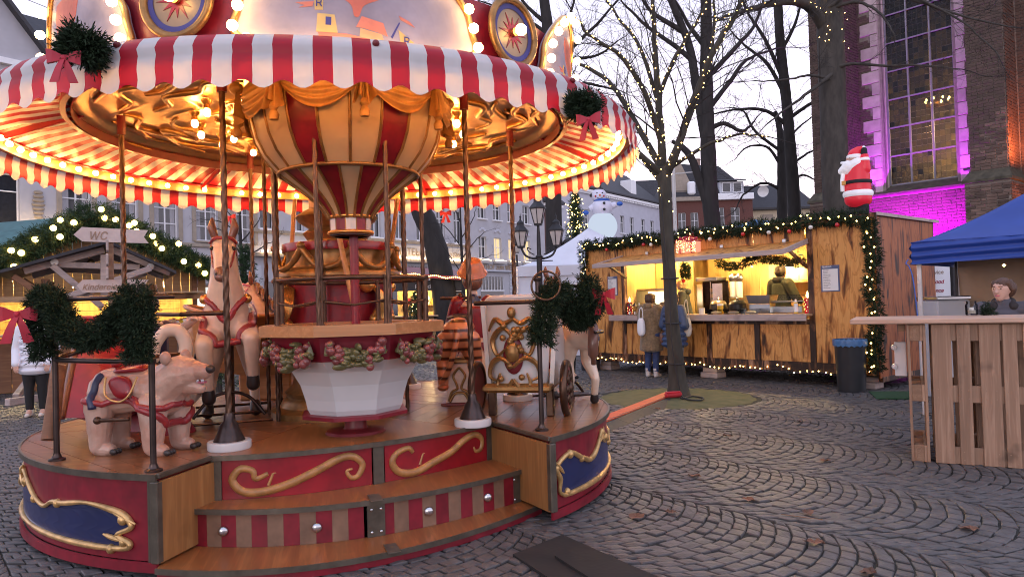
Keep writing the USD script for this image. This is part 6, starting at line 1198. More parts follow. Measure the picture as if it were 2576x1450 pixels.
# ---------------------------------------------------------------- greenery on the carousel
def cylw(px, py, R): 
    a, z = cyl(px, py, R); return CC+rotz(TH)@pl(a, R, z)
def bow(label, loc, s, rz_=0., tails=True, group=None):
    t = thing('ribbon_bow', label, 'bow', loc, rz_, group=group)
    for sg in (-1, 1):
        put(t, 'loop', B().add(*loft([[(0, -.01*s, .06*s), (0, .03*s, .06*s), (0, .03*s, -.06*s), (0, -.01*s, -.06*s)], [(sg*.3*s, -.05*s, .2*s), (sg*.3*s, .09*s, .2*s), (sg*.3*s, .09*s, -.16*s), (sg*.3*s, -.05*s, -.16*s)], [(sg*.46*s, -.02*s, .24*s), (sg*.46*s, .06*s, .24*s), (sg*.44*s, .06*s, -.2*s), (sg*.44*s, -.02*s, -.2*s)]][::sg], 4).get()[:2]), LK['bow_red'])
        if tails:
            q = catmull([(0, 0, 0), (sg*.12*s, -.03*s, -.3*s), (sg*.26*s, 0, -.75*s)], 6); w = np.linspace(.06, .13, len(q))*s; v = np.vstack([np.column_stack([q[:, 0]-w, q[:, 1], q[:, 2]]), np.column_stack([q[:, 0]+w, q[:, 1]-.01, q[:, 2]]), np.column_stack([q[:, 0]-w, q[:, 1]+.006, q[:, 2]]), np.column_stack([q[:, 0]+w, q[:, 1]-.004, q[:, 2]])]); k = len(q); i = np.arange(k-1); put(t, 'tail', B().add(v, np.vstack([np.stack([i, i+1, k+i+1, k+i], 1), np.stack([2*k+i, 3*k+i, 3*k+i+1, 2*k+i+1], 1)])), LK['bow_red'])
    put(t, 'knot', B().sph((0, 0, 0), (.08*s, .07*s, .09*s), 2), LK['bow_red'], smooth=True); return t
gp = [cylw(*q, 2.33) for q in ((112, 900), (105, 850), (100, 790), (108, 750), (135, 760), (165, 820), (215, 848), (265, 838), (305, 790), (330, 745), (352, 750), (352, 800), (345, 850), (345, 905))]
garland('thick dark fir garland draped over the left carousel railing', catmull(gp, 5), .09, 46000, .026, .0032, 61, front=(0, 0, 0))
gp = [cylw(*q, 2.2) for q in ((1362, 865), (1368, 800), (1385, 740), (1410, 735), (1430, 775), (1455, 800))]+[cylw(1470, 790, 2.2), P(1490, 760, 5.35), P(1480, 722, 5.4), P(1455, 715, 5.4)]
garland('thick dark fir garland draped over the right carousel railing', catmull(gp, 5), .105, 36000, .028, .0034, 62)
bow('big red ribbon bow at the left end of the railing garland', cylw(48, 790, 2.45)+[0, -.02, 0], .24, .5); bow('red ribbon bow hanging at the right end of the right railing garland', P(1518, 740, 5.3), .2, -.5)
for (px, py, r, wh, bx, by) in ((212, 125, .1, 'left', 160, 145), (1465, 275, .1, 'right', 1480, 300)):
    c = cylw(px, py, 2.74); t = thing('fir_wreath', f'round clump of dark fir pinned on the {wh} side of the striped valance', 'wreath', c, 0)
    put(t, 'fir_needles', B().add(*needles([(-.03, 0, -.05), (0, -.01, 0), (.02, 0, .06)], r*1.2, 9000, .032, .004, 70+px, along=.7)), LK['garland_green'], kind='stuff'); put(t, 'core', B().sph((0, .03, 0), (r*.6, .05, r*.7), 2), LK['garland_green'])
    bow(f'dark red bow tucked into the {wh} fir clump on the valance', cylw(bx, by, 2.86), .17, .3 if wh == 'left' else -.4)
for px, py in ((580, 545), (1118, 535)):
    c = CC+rotz(TH)@pl(*[(lambda q: (q[0]))(cyl(px, py, 2.66, True))], 2.7, cyl(px, py, 2.66, True)[1]); bow(f'small red bow hanging under the far canopy rim, {"left" if px < 900 else "right"} one', c, .16, 0)
w = thing('overhead_cable', 'dark cable crossing the sky at the top left', 'cable'); put(w, 'cable', B().tube([P(-200, -110, 16), P(70, 0, 16), P(135, 26, 16.2)]+[P(160, 36, 16.4)], .008, 5), LK['rubber_black'])
# ---------------------------------------------------------------- left hut with garlanded gable
HY = 0.
def frame(px, Y):                                   # an upright frame turned to face the sight line through px
    o = P(px, 760, Y); o[2] = 0; r = unit([o[0], o[1], 0]); ex = np.array([r[1], -r[0], 0]); return o, ex, r, math.atan2(ex[1], ex[0])
def hit(fr, px, py, dy=0.):
    o, ex, r, _ = fr; d = ray(px, py); c = np.array([0, 0, CAMZ]); t = np.dot(o-c, r)/np.dot(d, r); w = c+d*t; return np.array([np.dot(w-o, ex), dy, w[2]])
FH = frame(240, 14.8); hp_ = lambda px, py, dy=0: hit(FH, px, py, dy)
def hw(x, y, z): return FH[0]+FH[1]*x+FH[2]*y+np.array([0, 0, z])
ap, el, er = hp_(240, 545), hp_(-150, 738), hp_(532, 690)
hx = ap[0]; hz = lambda x: ap[2]+(x-hx)*((er[2]-ap[2])/(er[0]-hx)) if x > hx else ap[2]-(hx-x)*((ap[2]-el[2])/(hx-el[0]))
hut2 = thing('garlanded_hut', 'wooden market hut with garlanded gable, teal roof and warm open front', 'market stall', FH[0], FH[3])
xl, xr = el[0]+.3, er[0]-.12
zb = hp_(300, 742)[2]
nb_ = 26
for k in range(nb_):
    a, c = xl+(xr-xl)*k/nb_, xl+(xr-xl)*(k+1)/nb_-.006; poly = Polygon([(a, zb), (c, zb), (c, hz(c)-.05), *( [(hx, hz(hx)-.05)] if a < hx < c else []), (a, hz(a)-.05)])
    put(hut2, 'gable_board', wall_slab(B(), poly, 0, .03), LK['hut_board'])
for (a, c, nm) in ((el, ap, 'left'), (ap, er, 'right')):
    d = np.array([0, 1., 0]); q = [(a[0], -.35, a[2]), (c[0], -.35, c[2]), (c[0], 2.9, c[2]), (a[0], 2.9, a[2])]; put(hut2, 'roof', B().add(*loft([q, [np.add(x, (0, 0, .06)) for x in q]], 4).get()[:2]), LK['roof_teal'] if 'roof_teal' in LK else mat('roof_teal', (.05, .13, .13), .5, var=.2))
    put(hut2, 'barge_board', B().beam((a[0], -.37, a[2]-.08), (c[0], -.37, c[2]-.08), .03, .2), LK['hut_board'])
z_c = 1.02
put(hut2, 'counter', B().cbox(((xl+xr)/2, -.15, z_c+.12), (xr-xl, .5, .05), .01), LK['raw_spruce'])
for k in range(22): a = xl+(xr-xl)*k/22; put(hut2, 'front_board', B().cbox((a+(xr-xl)/44, 0, .55), ((xr-xl)/22-.008, .03, 1.06), .004), LK['brown_log'])
for k in range(10): put(hut2, 'rear_board', B().cbox(((xl+xr)/2, 3.0, 1.1+.2*k), (xr-xl, .03, .192), .004), LK['stall_inside'])
put(hut2, 'side_wall', B().box((xl, 1.5, 1.2), (.04, 3.0, 2.3)), LK['stall_inside']); 
xp = hp_(490, 760)[0]
put(hut2, 'side_wall', B().box((xp, 1.5, 1.5), (.04, 3.0, 1.7)), LK['stall_inside']); put(hut2, 'door_post', B().cbox((xp, -.02, 1.2), (.1, .08, 2.4), .01), LK['brown_log']); put(hut2, 'lintel', B().cbox(((xl+xr)/2, -.04, zb-.05), (xr-xl, .1, .12), .01), LK['raw_spruce']); put(hut2, 'floor', B().box(((xl+xr)/2, 1.5, .06), (xr-xl, 3, .1)), LK['hut_board'])
put(hut2, 'visor_board', B().beam((hp_(330, 742)[0], -.3, zb+.03), (hp_(505, 727)[0], -.3, zb+.03), .6, .03), LK['raw_spruce'])
for px, z in ((60, 2.2), (170, 2.15), (330, 2.2), (430, 2.15)): put(hut2, 'lamp', B().sph((hp_(px, 760)[0], 1.0, z), .09, 1), LK['lamp_hot'], smooth=True)
ds = thing('glass_display', 'bright white display panel at the right end of the garlanded hut', 'display', hw(*hp_(515, 770)), FH[3]); put(ds, 'lit_panel', B().cbox((.1, .05, 0), (.48, .03, .85), .01), glow('white_panel', (.95, 1., .9), 1.5)); put(ds, 'frame', B().cbox((.1, .09, 0), (.54, .03, .92), .01), LK['brown_log'])
for i in range(5): t_ = B().sph((.0+.04*i, .02, .1-.1*(i % 3)), (.03, .01, .05), 1); put(ds, 'printed_shape', t_, LK['grey_print'] if 'grey_print' in LK else mat('grey_print', (.3, .33, .3), .7))
for i in range(8):
    c = hw(*(hp_(418+i*9, 812)+[0, -.15, 0])); g = thing('goods_jar', f'small glass jar of sweets on the hut counter, {["first", "second", "third", "fourth", "fifth", "sixth", "seventh", "eighth"][i]} from the left', 'jar', (c[0], c[1], z_c+.146), 0, group='jars on the hut counter'); put(g, 'jar', B().lathe([(0, 0), (.05, 0), (.055, .12+.02*(i % 3)), (.03, .15+.02*(i % 3)), (0, .15+.02*(i % 3))], 12), LK[('mustard', 'paper', 'tan_print', 'white_plastic')[i % 4]], smooth=40); put(g, 'lid', B().lathe([(.035, .15+.02*(i % 3)), (.035, .175+.02*(i % 3)), (0, .175+.02*(i % 3))], 12), LK['red_paint'])
garland('bushy fir garland with bright bulbs along the right gable edge of the hut', [hw(x, -.45, hz(x)+.02) for x in np.linspace(hx-.02, er[0]+.05, 20)], [.33, .3, .26, .2], 24000, .075, .008, 81, 'gable garlands of the hut', 13, 'led_warm', .06, 'fir_green', droop=.5, front=-FH[2]*1.1)
garland('bushy fir garland with bright bulbs along the left gable edge of the hut', [hw(x, -.45, hz(x)+.02) for x in np.linspace(hx, el[0]-.05, 20)], [.33, .3, .26, .2], 26000, .075, .008, 82, 'gable garlands of the hut', 15, 'led_warm', .06, 'fir_green', droop=.5, front=-FH[2]*1.1)
# timber shelter and carved signpost before it
FS = frame(262, 12.3); s_ = lambda px, py, dy=0: hit(FS, px, py, dy)
th_ = thing('teal_roof_hut', 'market hut with teal roof behind the garlanded hut at the far left', 'market stall', (0, 19, 0), 0); ta, tb_ = P(-260, 645, 19), P(205, 640, 19); tt0, tt1 = P(-260, 585, 20.5), P(190, 548, 20.5)
put(th_, 'roof', loft([[(ta[0], 0, ta[2]), (tb_[0], 0, tb_[2]), (tt1[0], 1.5, tt1[2]), (tt0[0], 1.5, tt0[2])], [(ta[0], .05, ta[2]+.06), (tb_[0], .05, tb_[2]+.06), (tt1[0], 1.55, tt1[2]+.06), (tt0[0], 1.55, tt0[2]+.06)]], 4), LK['roof_teal'])
for k in range(20): put(th_, 'board', B().cbox((ta[0]+.3+(tb_[0]-ta[0]-.5)*(k+.5)/20, .3, ta[2]/2), ((tb_[0]-ta[0]-.5)/20-.006, .04, ta[2]), .005), LK['hut_board'])
sh = thing('timber_shelter', 'open shelter of pale squared timber with low dark gable roof', 'shelter', FS[0], FS[3])
def sl_w(p): return FS[0]+FS[1]*p[0]+FS[2]*p[1]+np.array([0, 0, p[2]])
def tb(a, c, w=.1, nm='brace', dy=0, look='grey_timber'): put(sh, nm, B().beam(s_(*a, dy), s_(*c, dy), w, w, .008, up=(0, 1, 0)), LK[look])
for dy in (0, 1.6):
    tb((60, 682), (262, 628), .11, 'rafter', dy); tb((280, 627), (428, 686), .11, 'rafter', dy); tb((140, 665), (352, 672), .1, 'tie_beam', dy+.005); tb((262, 640), (262, 745), .11, 'king_post', dy); tb((132, 668), (258, 772), .1, 'brace', dy-.11); tb((378, 676), (165, 748), .1, 'brace', dy-.22); tb((35, 695), (92, 730), .1, 'brace', dy-.11, 'brown_log')
for px in (112, 330): 
    for dy in (.2, 1.4): q = s_(px, 700, dy); put(sh, 'post', B().cbox((q[0], q[1], q[2]/2), (.12, .12, q[2]), .01), LK['grey_timber' if px > 200 else 'brown_log'])
for (a, c) in (((-6, 692), (268, 616)), ((272, 614), (440, 690))):
    q0, q1 = s_(*a, -.3), s_(*c, -.3); q2, q3 = s_(*c, -.3)+[0, 2.4, 0], s_(*a, -.3)+[0, 2.4, 0]; put(sh, 'roof', loft([[q0, q1, q2, q3], [x+[0, 0, .05] for x in (q0, q1, q2, q3)]], 4), LK['roof_tile'])
q = G(60, 1010); fl = lambda w: rotz(-FS[3])@(np.asarray(w)-FS[0]); put(sh, 'foot_beam', B().beam(fl(G(18, 1020)+[0, 0, .06]), fl(G(140, 1002)+[0, 0, .06]), .12, .12), LK['grey_timber']); put(sh, 'foot_brace', B().beam(fl(G(40, 1012)+[0, 0, .1]), fl(G(95, 990)+[0, 0, .5]), .1, .1), LK['grey_timber'])
pu = thing('hanging_lamp', 'round lamp bulb hanging in the timber shelter', 'lamp', sl_w(s_(228, 657, .3)), 0); put(pu, 'bulb', B().sph((0, 0, 0), .06, 2), LK['brass_old'], smooth=True)
for px, py in ((138, 660), (378, 671)): 
    q = thing('roof_lamp', f'small round pale lamp fixed to the shelter rafter, {"left" if px < 200 else "right"} one', 'lamp', sl_w(s_(px, py, -.1)), FS[3]); put(q, 'disc', B().lathe([(0, 0), (.06, 0), (.055, .03), (0, .035)], 16).xf(rotx(PI/2)), LK['paper'])
YP = 0.; FG = frame(281, 11.6); sg = thing('signpost', 'wooden signpost with carved boards reading WC and Kindereisenbahn', 'signpost', FG[0], FG[3]); g_ = lambda px, py, dy=0: hit(FG, px, py, dy)
q = g_(281, 800); put(sg, 'post', B().cbox((q[0], YP+.06, g_(281, 575)[2]/2), (.09, .09, g_(281, 575)[2]), .006), LK['pallet_block'])
mat('sign_wood', (.55, .44, .4), .65, var=.12, scale=6); mat('carved', (.32, .2, .13), .7)
for nm, pts, txt, tx, th_, sh_ in (('arrow_board', [(185, 590), (206, 571), (372, 579), (362, 596), (374, 612), (207, 607)], 'WC', (222, 602), .13, .25), ('arrow_board', [(193, 718), (208, 703), (374, 703), (362, 719), (374, 735), (208, 735)], 'Kindereisenbahn', (206, 729), .092, .3)):
    v = np.array([g_(*p) for p in pts]); ab = put(sg, nm, wall_slab(B(), [(x[0], x[2]) for x in v], YP-.02, .03), LK['sign_wood'])
    m = meshkit.text_mesh(txt, th_, .006); tv = np.array(m.vertices); o = g_(*tx); put(ab, 'carved_letters', B().add(np.column_stack([o[0]+(tv[:, 0]+sh_*tv[:, 1])*.86, YP-.024-tv[:, 2], o[2]+tv[:, 1]+.0*tv[:, 0]]), m.faces), LK['carved'])
for i in range(3): 
    a, c = g_(268, 606+34*i), g_(272, 638+34*i); put(sg, 'end_board', B().cbox(((a[0]+c[0])/2, YP-.25, (a[2]+c[2])/2), (.035, .55, .17), .01), LK['grey_timber'])
# ---------------------------------------------------------------- living and carved figures
def blob(bones, edge=.03, it=8, lam=.5):
    ms = []
    S_ = m3.Manifold.sphere(1.0, 14)
    for (p, r, q, r2) in bones:
        rr = lambda x: [x]*3 if np.ndim(x) == 0 else list(x)
        a = S_.scale(rr(r)).translate(list(map(float, p))); c = S_.scale(rr(r2)).translate(list(map(float, q))); ms.append(m3.Manifold.batch_hull([a, c]))
    M_ = m3.Manifold.batch_boolean(ms, m3.OpType.Add).refine_to_length(edge).to_mesh()
    t = trimesh.Trimesh(np.array(M_.vert_properties[:, :3]), np.array(M_.tri_verts), process=True)
    if it: trimesh.smoothing.filter_taubin(t, lamb=lam, nu=lam*1.04, iterations=it)
    return B().add(t.vertices, t.faces)
def chain(pts, rs): return [(pts[i], rs[i], pts[i+1], rs[i+1]) for i in range(len(pts)-1)]
from scipy.spatial import cKDTree
def snap(b, pts, off=.008):                          # lay points on the nearest skin of a body
    v = b.get()[0]; q = np.asarray(pts, float); d, i = cKDTree(v).query(q, k=6); c = v[i].mean(1); n = q-c; ctr = v.mean(0); n = np.where(np.linalg.norm(n, axis=1, keepdims=True) > .02, n, c-ctr); return c+n/np.linalg.norm(n, axis=1, keepdims=True)*off
mat('skin', (.55, .33, .25), .5, var=.06); mat('denim', (.03, .05, .13), .8, var=.25, scale=20, bump=.3); mat('fur_brown', (.2, .13, .065), .9, var=.45, scale=22, bump=1., bscale=60, sheen=.4); mat('puffer_blue', (.04, .07, .15), .4, var=.15, bump=.2, bscale=12); mat('puffer_white', (.72, .72, .78), .5, var=.06); mat('black_cloth', (.012, .012, .014), .8, var=.3); mat('sweater_green', (.03, .034, .022), .85, var=.25, scale=30, bump=.4, bscale=90); mat('coat_grey', (.045, .05, .045), .85, var=.2, scale=20); mat('hair_brown', (.08, .035, .018), .55, var=.5, scale=30, stretch=(1, 1, .2)); mat('hair_blonde', (.55, .38, .16), .5, var=.4, scale=30, stretch=(1, 1, .2)); mat('hair_dark', (.025, .016, .012), .5, var=.4, scale=30); mat('boot_white', (.62, .55, .5), .6, var=.1); mat('trouser_grey', (.28, .28, .3), .8, var=.15); mat('cotton_bag', (.62, .57, .48), .8, var=.06); mat('jacket_blue', (.02, .05, .3), .5, var=.15); mat('coat_purple', (.075, .07, .085), .8, var=.2); mat('collar_fur', (.03, .024, .024), .95, var=.5, scale=40, bump=1., bscale=70); mat('knit_red', (.4, .02, .03), .8, var=.2, bump=.5)
def hand(w, d, up, s=1.):
    d, up = unit(d), unit(up); sd = np.cross(d, up); out = [(w, .02*s, w+d*.07*s+sd*.02*s, .02*s), (w, .02*s, w+d*.07*s-sd*.02*s, .02*s)]
    for i, (o, l) in enumerate(((-.032, .062), (-.011, .074), (.011, .07), (.032, .055))):
        b0 = w+d*.08*s+sd*o*s; b1 = b0+unit(d-up*.25)*l*.55*s; b2 = b1+unit(d-up*.7)*l*.5*s; out += chain([b0, b1, b2], [.0095*s, .0088*s, .0075*s])
    t0 = w+d*.02*s+sd*.03*s; t1 = t0+unit(d*.6+sd)*.04*s; out += chain([t0, t1, t1+unit(d)*.03*s], [.012*s, .0105*s, .008*s]); return out
def person(label, loc, rz, h, coat='coat_grey', coat_hem=.45, pants='denim', shoes='boot_white', hair='hair_brown', longhair=0., bun=False, arms=None, fat=1., collar=None, hood=False, skirt=1.25, group=None, head_turn=0., lean=0., puff=0):
    t = thing('person', label, 'person', loc, rz); L = lambda x, y, z: np.array([x*h, y*h-lean*max(z-.5, 0)*h, z*h])
    sho = [L(s*.105, 0, .805) for s in (-1, 1)]; hips = [L(s*.05, 0, .5) for s in (-1, 1)]
    arms = arms or ((( -.15, .02, .63), (-.13, -.08, .5)), ((.15, .02, .63), (.13, -.08, .5)))
    elb = [L(*arms[i][0]) for i in (0, 1)]; wri = [L(*arms[i][1]) for i in (0, 1)]; hc = L(0, -.012, .925); R = rotz(head_turn)
    kn = [L(s*.052, -.012, .275) for s in (-1, 1)]; an = [L(s*.055, .005, .05) for s in (-1, 1)]
    body = [(L(0, 0, .52), (.085*h, .06*h, .05*h), L(0, 0, .64), (.072*h, .05*h, .05*h)), (L(0, 0, .64), (.072*h, .05*h, .05*h), L(0, 0, .77), (.085*h, .055*h, .04*h)), (L(0, .005, .8), .034*h, L(0, -.005, .87), .032*h), (sho[0], .034*h, sho[1], .034*h)]
    for i in (0, 1): body += chain([sho[i], elb[i], wri[i]], [.034*h, .026*h, .018*h])+chain([hips[i], kn[i], an[i]], [.052*h, .034*h, .024*h])+[(an[i], .024*h, an[i]+[0, -.07*h, -.025*h], .018*h)]
    b = blob(body, .035*h/1.65, 5)
    hd = blob([(hc+R@[0, .012*h, .012*h], .052*h, hc+R@[0, -.008*h, .008*h], .05*h), (hc+R@[0, -.015*h, -.01*h], .042*h, hc+R@[0, -.03*h, -.045*h], .022*h), (hc+R@[0, -.05*h, .005*h], .006*h, hc+R@[0, -.062*h, -.014*h], .0085*h), (hc+[0, .0, -.02*h], .035*h, L(0, -.003, .86), .03*h)]+[(hc+R@[s*.05*h, .006*h, .008*h], (.006*h, .012*h, .016*h), hc+R@[s*.051*h, .008*h, -.006*h], (.005*h, .009*h, .01*h)) for s in (-1, 1)], .012, 3)
    hb = [x for i in (0, 1) for x in hand(wri[i], wri[i]-elb[i], (0, -.3, 1) if abs((wri[i]-elb[i])[2]) < .1 else (0, -1, 0), h/1.7)]; hnd = blob(hb, .02, 0)
    for q in (hd, hnd): b.add(*q.get()[:2])
    bd = put(t, 'body', b, LK['skin'], smooth=True)
    for s in (-1, 1):
        put(bd, 'eye', B().sph(hc+R@[s*.02*h, -.047*h, .008*h], .0065*h, 1), LK['hair_dark'], smooth=True); put(bd, 'brow', B().tube([hc+R@[s*.01*h, -.054*h, .02*h], hc+R@[s*.03*h, -.046*h, .021*h]], .003*h, 5), LK[hair])
    put(bd, 'mouth', B().tube([hc+R@[-.014*h, -.051*h, -.033*h], hc+R@[0, -.056*h, -.034*h], hc+R@[.014*h, -.051*h, -.033*h]], .0035*h, 5), LK['tongue'])
    tr = []
    for i in (0, 1): tr += chain([hips[i], kn[i], an[i]+[0, 0, .03*h]], [.062*h*fat, .042*h, .033*h])
    put(t, 'trousers', blob(tr+[(hips[0], .06*h, hips[1], .06*h)], .03, 6), LK[pants], smooth=True)
    for i in (0, 1): put(t, 'shoe', blob([(an[i]+[0, .012*h, -.026*h], .022*h, an[i]+[0, -.085*h, -.03*h], .018*h), (an[i]+[0, .004*h, .05*h], .03*h, an[i]+[0, 0, -.02*h], .028*h)], .02, 4), LK[shoes], smooth=True)
    f = fat; cw_ = .088*h*f; cb = [(L(0, 0, .78), (.1*h, .062*h*f, .045*h), L(0, .0, .62), (cw_, .066*h*f, .05*h)), (L(0, 0, .62), (cw_, .066*h*f, .05*h), L(0, .0, coat_hem+.03), (.085*h*f*skirt, .072*h*f*skirt, .03*h)), (sho[0], .042*h*f, sho[1], .042*h*f), (L(0, .01, .8), .05*h, L(0, .0, .845), .045*h if collar or hood else .038*h)]
    for i in (0, 1): cb += chain([sho[i], elb[i], wri[i]], [.046*h*f, .039*h*f, .031*h*f])
    cm = blob(cb, .03, 6); ct_ = put(t, 'coat', cm, LK[coat], smooth=True)
    if puff:
        for k in range(puff):
            z = coat_hem+.05+(.76-coat_hem)*k/puff; w = np.interp(z, [coat_hem, .62, .78], [.085*f*skirt, .088*f, .1*f])*h+.004; dpt = np.interp(z, [coat_hem, .62, .78], [.072*f*skirt, .066*f, .062*f])*h+.004; a = np.linspace(0, 2*PI, 41)
            put(ct_, 'quilted_roll', B().tube(np.column_stack([(w-.008)*np.cos(a), (dpt-.008)*np.sin(a)-lean*max(z-.5, 0)*h, np.full(41, z*h)]), .022*h, 8), LK[coat], smooth=True)
    if collar: put(ct_, 'collar', blob([(L(s*.03, .03, .84), .034*h, L(s*.05, -.03, .825), .028*h) for s in (-1, 1)]+[(L(-.03, .04, .845), .036*h, L(.03, .04, .845), .036*h)], .02, 4), LK[collar], smooth=True)
    if hood: put(ct_, 'hood', blob([(L(-.03, .055, .83), .04*h, L(.03, .055, .83), .04*h), (L(-.05, .02, .84), .03*h, L(-.04, -.03, .825), .02*h), (L(.05, .02, .84), .03*h, L(.04, -.03, .825), .02*h)], .02, 4), LK[coat], smooth=True)
    hr = [(hc+R@[0, .009*h, .026*h], (.058*h, .06*h, .048*h), hc+R@[0, .024*h, .0], (.056*h, .05*h, .052*h))]+[(hc+R@[s*.036*h, -.012*h, .038*h], .022*h, hc+R@[s*.047*h, .012*h, .0], .017*h) for s in (-1, 1)]
    if longhair: hr += [(hc+R@[0, .025*h, 0], (.054*h, .042*h, .04*h), hc+R@[0, .03*h, -longhair*h], (.052*h, .03*h, .03*h))]+[(hc+R@[s*.042*h, .0, .01*h], .018*h, hc+R@[s*.045*h, .005*h, -longhair*h], .016*h) for s in (-1, 1)]
    if bun: hr += [(hc+R@[0, .066*h, .03*h], .026*h, hc+R@[0, .08*h, .0], .018*h)]
    m_ = blob(hr, .016, 3); v, f_, _ = m_.get(); v = v+(meshkit.noise(v*[60, 60, 14], 3)[:, None]-.5)*.02; hv = put(t, 'hair', B().add(v, f_), LK[hair], smooth=True)
    return t
rzS = SA                                      # facing the stall
pf = P(1638, 850, 13.55)*[1, 1, 0]; person('lady in long brown fur coat and white boots standing at the food stall', pf, SA+PI+.1, 1.6, 'fur_brown', .3, 'denim', 'boot_white', 'hair_brown', .03, fat=1.42, collar='fur_brown', skirt=1.22, arms=((( -.14, -.03, .63), (-.1, -.13, .6)), ((.14, -.03, .63), (.1, -.13, .6))))
pb = P(1697, 850, 13.1)*[1, 1, 0]; person('person in quilted blue coat behind the young tree at the food stall', pb, SA+PI-.1, 1.58, 'puffer_blue', .36, 'trouser_grey', 'coat_grey', 'hair_brown', .02, fat=1.42, hood=True, puff=7, arms=(((-.15, .0, .63), (-.12, -.1, .6)), ((.15, .02, .63), (.1, -.12, .6))))
def bag(label, loc, rz, w, h, look, strap=.3):
    t = thing('shoulder_bag', label, 'bag', loc, rz); v, f = ico(3); v = v.copy(); v = np.sign(v)*np.abs(v)**.7*np.array([w/2, .05, h/2]); v[:, 0] *= 1+.15*(-v[:, 2]/h); put(t, 'bag', B().add(v, f), LK[look], smooth=True)
    put(t, 'strap', B().tube(catmull([(-w*.3, 0, h*.4), (-.03, .0, h/2+strap*.7), (0, .02, h/2+strap), (.03, .01, h/2+strap*.7), (w*.3, 0, h*.4)], 6), .008, 5), LK[look], smooth=True)
bag('cream cotton bag hanging from the shoulder of the person in blue', P(1727, 822, pb[1]-.12), SA, .2, .36, 'cotton_bag', .32); bag('white bag at the left side of the lady in fur', P(1613, 822, pf[1]-.1), SA, .16, .34, 'white_plastic', .2); bag('small brown leather bag between the two customers', P(1664, 850, pf[1]-.15), SA, .14, .22, 'horse_brown', .3)
w = sw_(*sp_(*q7(740, 280), .8)[:2]); person('blonde seller in grey hooded jacket looking down behind the counter', (w[0], w[1], .3), SA-1.15, 1.58, 'coat_grey', .42, 'black_cloth', 'black_cloth', 'hair_blonde', .035, hood=True, fat=1.1, lean=.12, arms=(((-.14, -.03, .63), (-.06, -.17, .6)), ((.14, -.03, .63), (.06, -.17, .6))))
w = sw_(*sp_(*q7(1920, 120), 1.2)[:2]); person('man in dark green sweater with his back turned inside the stall', (w[0], w[1], .3), SA+PI-.25, 1.74, 'sweater_green', .45, 'black_cloth', 'black_cloth', 'hair_dark', 0, fat=1.28, collar='black_cloth', skirt=1.05, arms=(((-.17, -.03, .66), (-.1, -.16, .62)), ((.17, -.03, .66), (.1, -.17, .63))))
w = G(92, 1046); person('person in long white quilted coat behind the left railing garland', w, .3, 1.62, 'puffer_white', .38, 'black_cloth', 'boot_white', 'hair_brown', .05, fat=1.25, hood=True, puff=7)
w = G(32, 978); person('child in bright blue jacket at the counter of the garlanded hut', w, 2.8, 1.3, 'jacket_blue', .47, 'denim', 'black_cloth', 'hair_brown', .02, fat=1.2)
w = P(60, 800, 15.9); person('seller behind the counter of the garlanded hut at the far left', (w[0], 15.9, .1), .2, 1.62, 'cotton_bag', .45, 'black_cloth', 'black_cloth', 'hair_blonde', .02)
w = G(1432, 952); person('person in black clothes standing beyond the right end of the carousel', w, .6, 1.66, 'black_cloth', .46, 'black_cloth', 'black_cloth', 'hair_dark', 0, fat=1.15)
w = P(655, 850, 15.5); person('person in black coat and beret standing beyond the carousel horse', (w[0], 15.5, 0), .1, 1.72, 'black_cloth', .3, 'black_cloth', 'black_cloth', 'hair_dark', .02, fat=1.25)
w = P(2528, 850, 6.75); ww = person('woman with brown ponytail in dark fur collared coat behind the pallet table', (w[0], w[1], 0), -.62, 1.6, 'coat_purple', .45, 'black_cloth', 'black_cloth', 'hair_brown', 0, bun=True, fat=1.22, collar='collar_fur', head_turn=-.55)
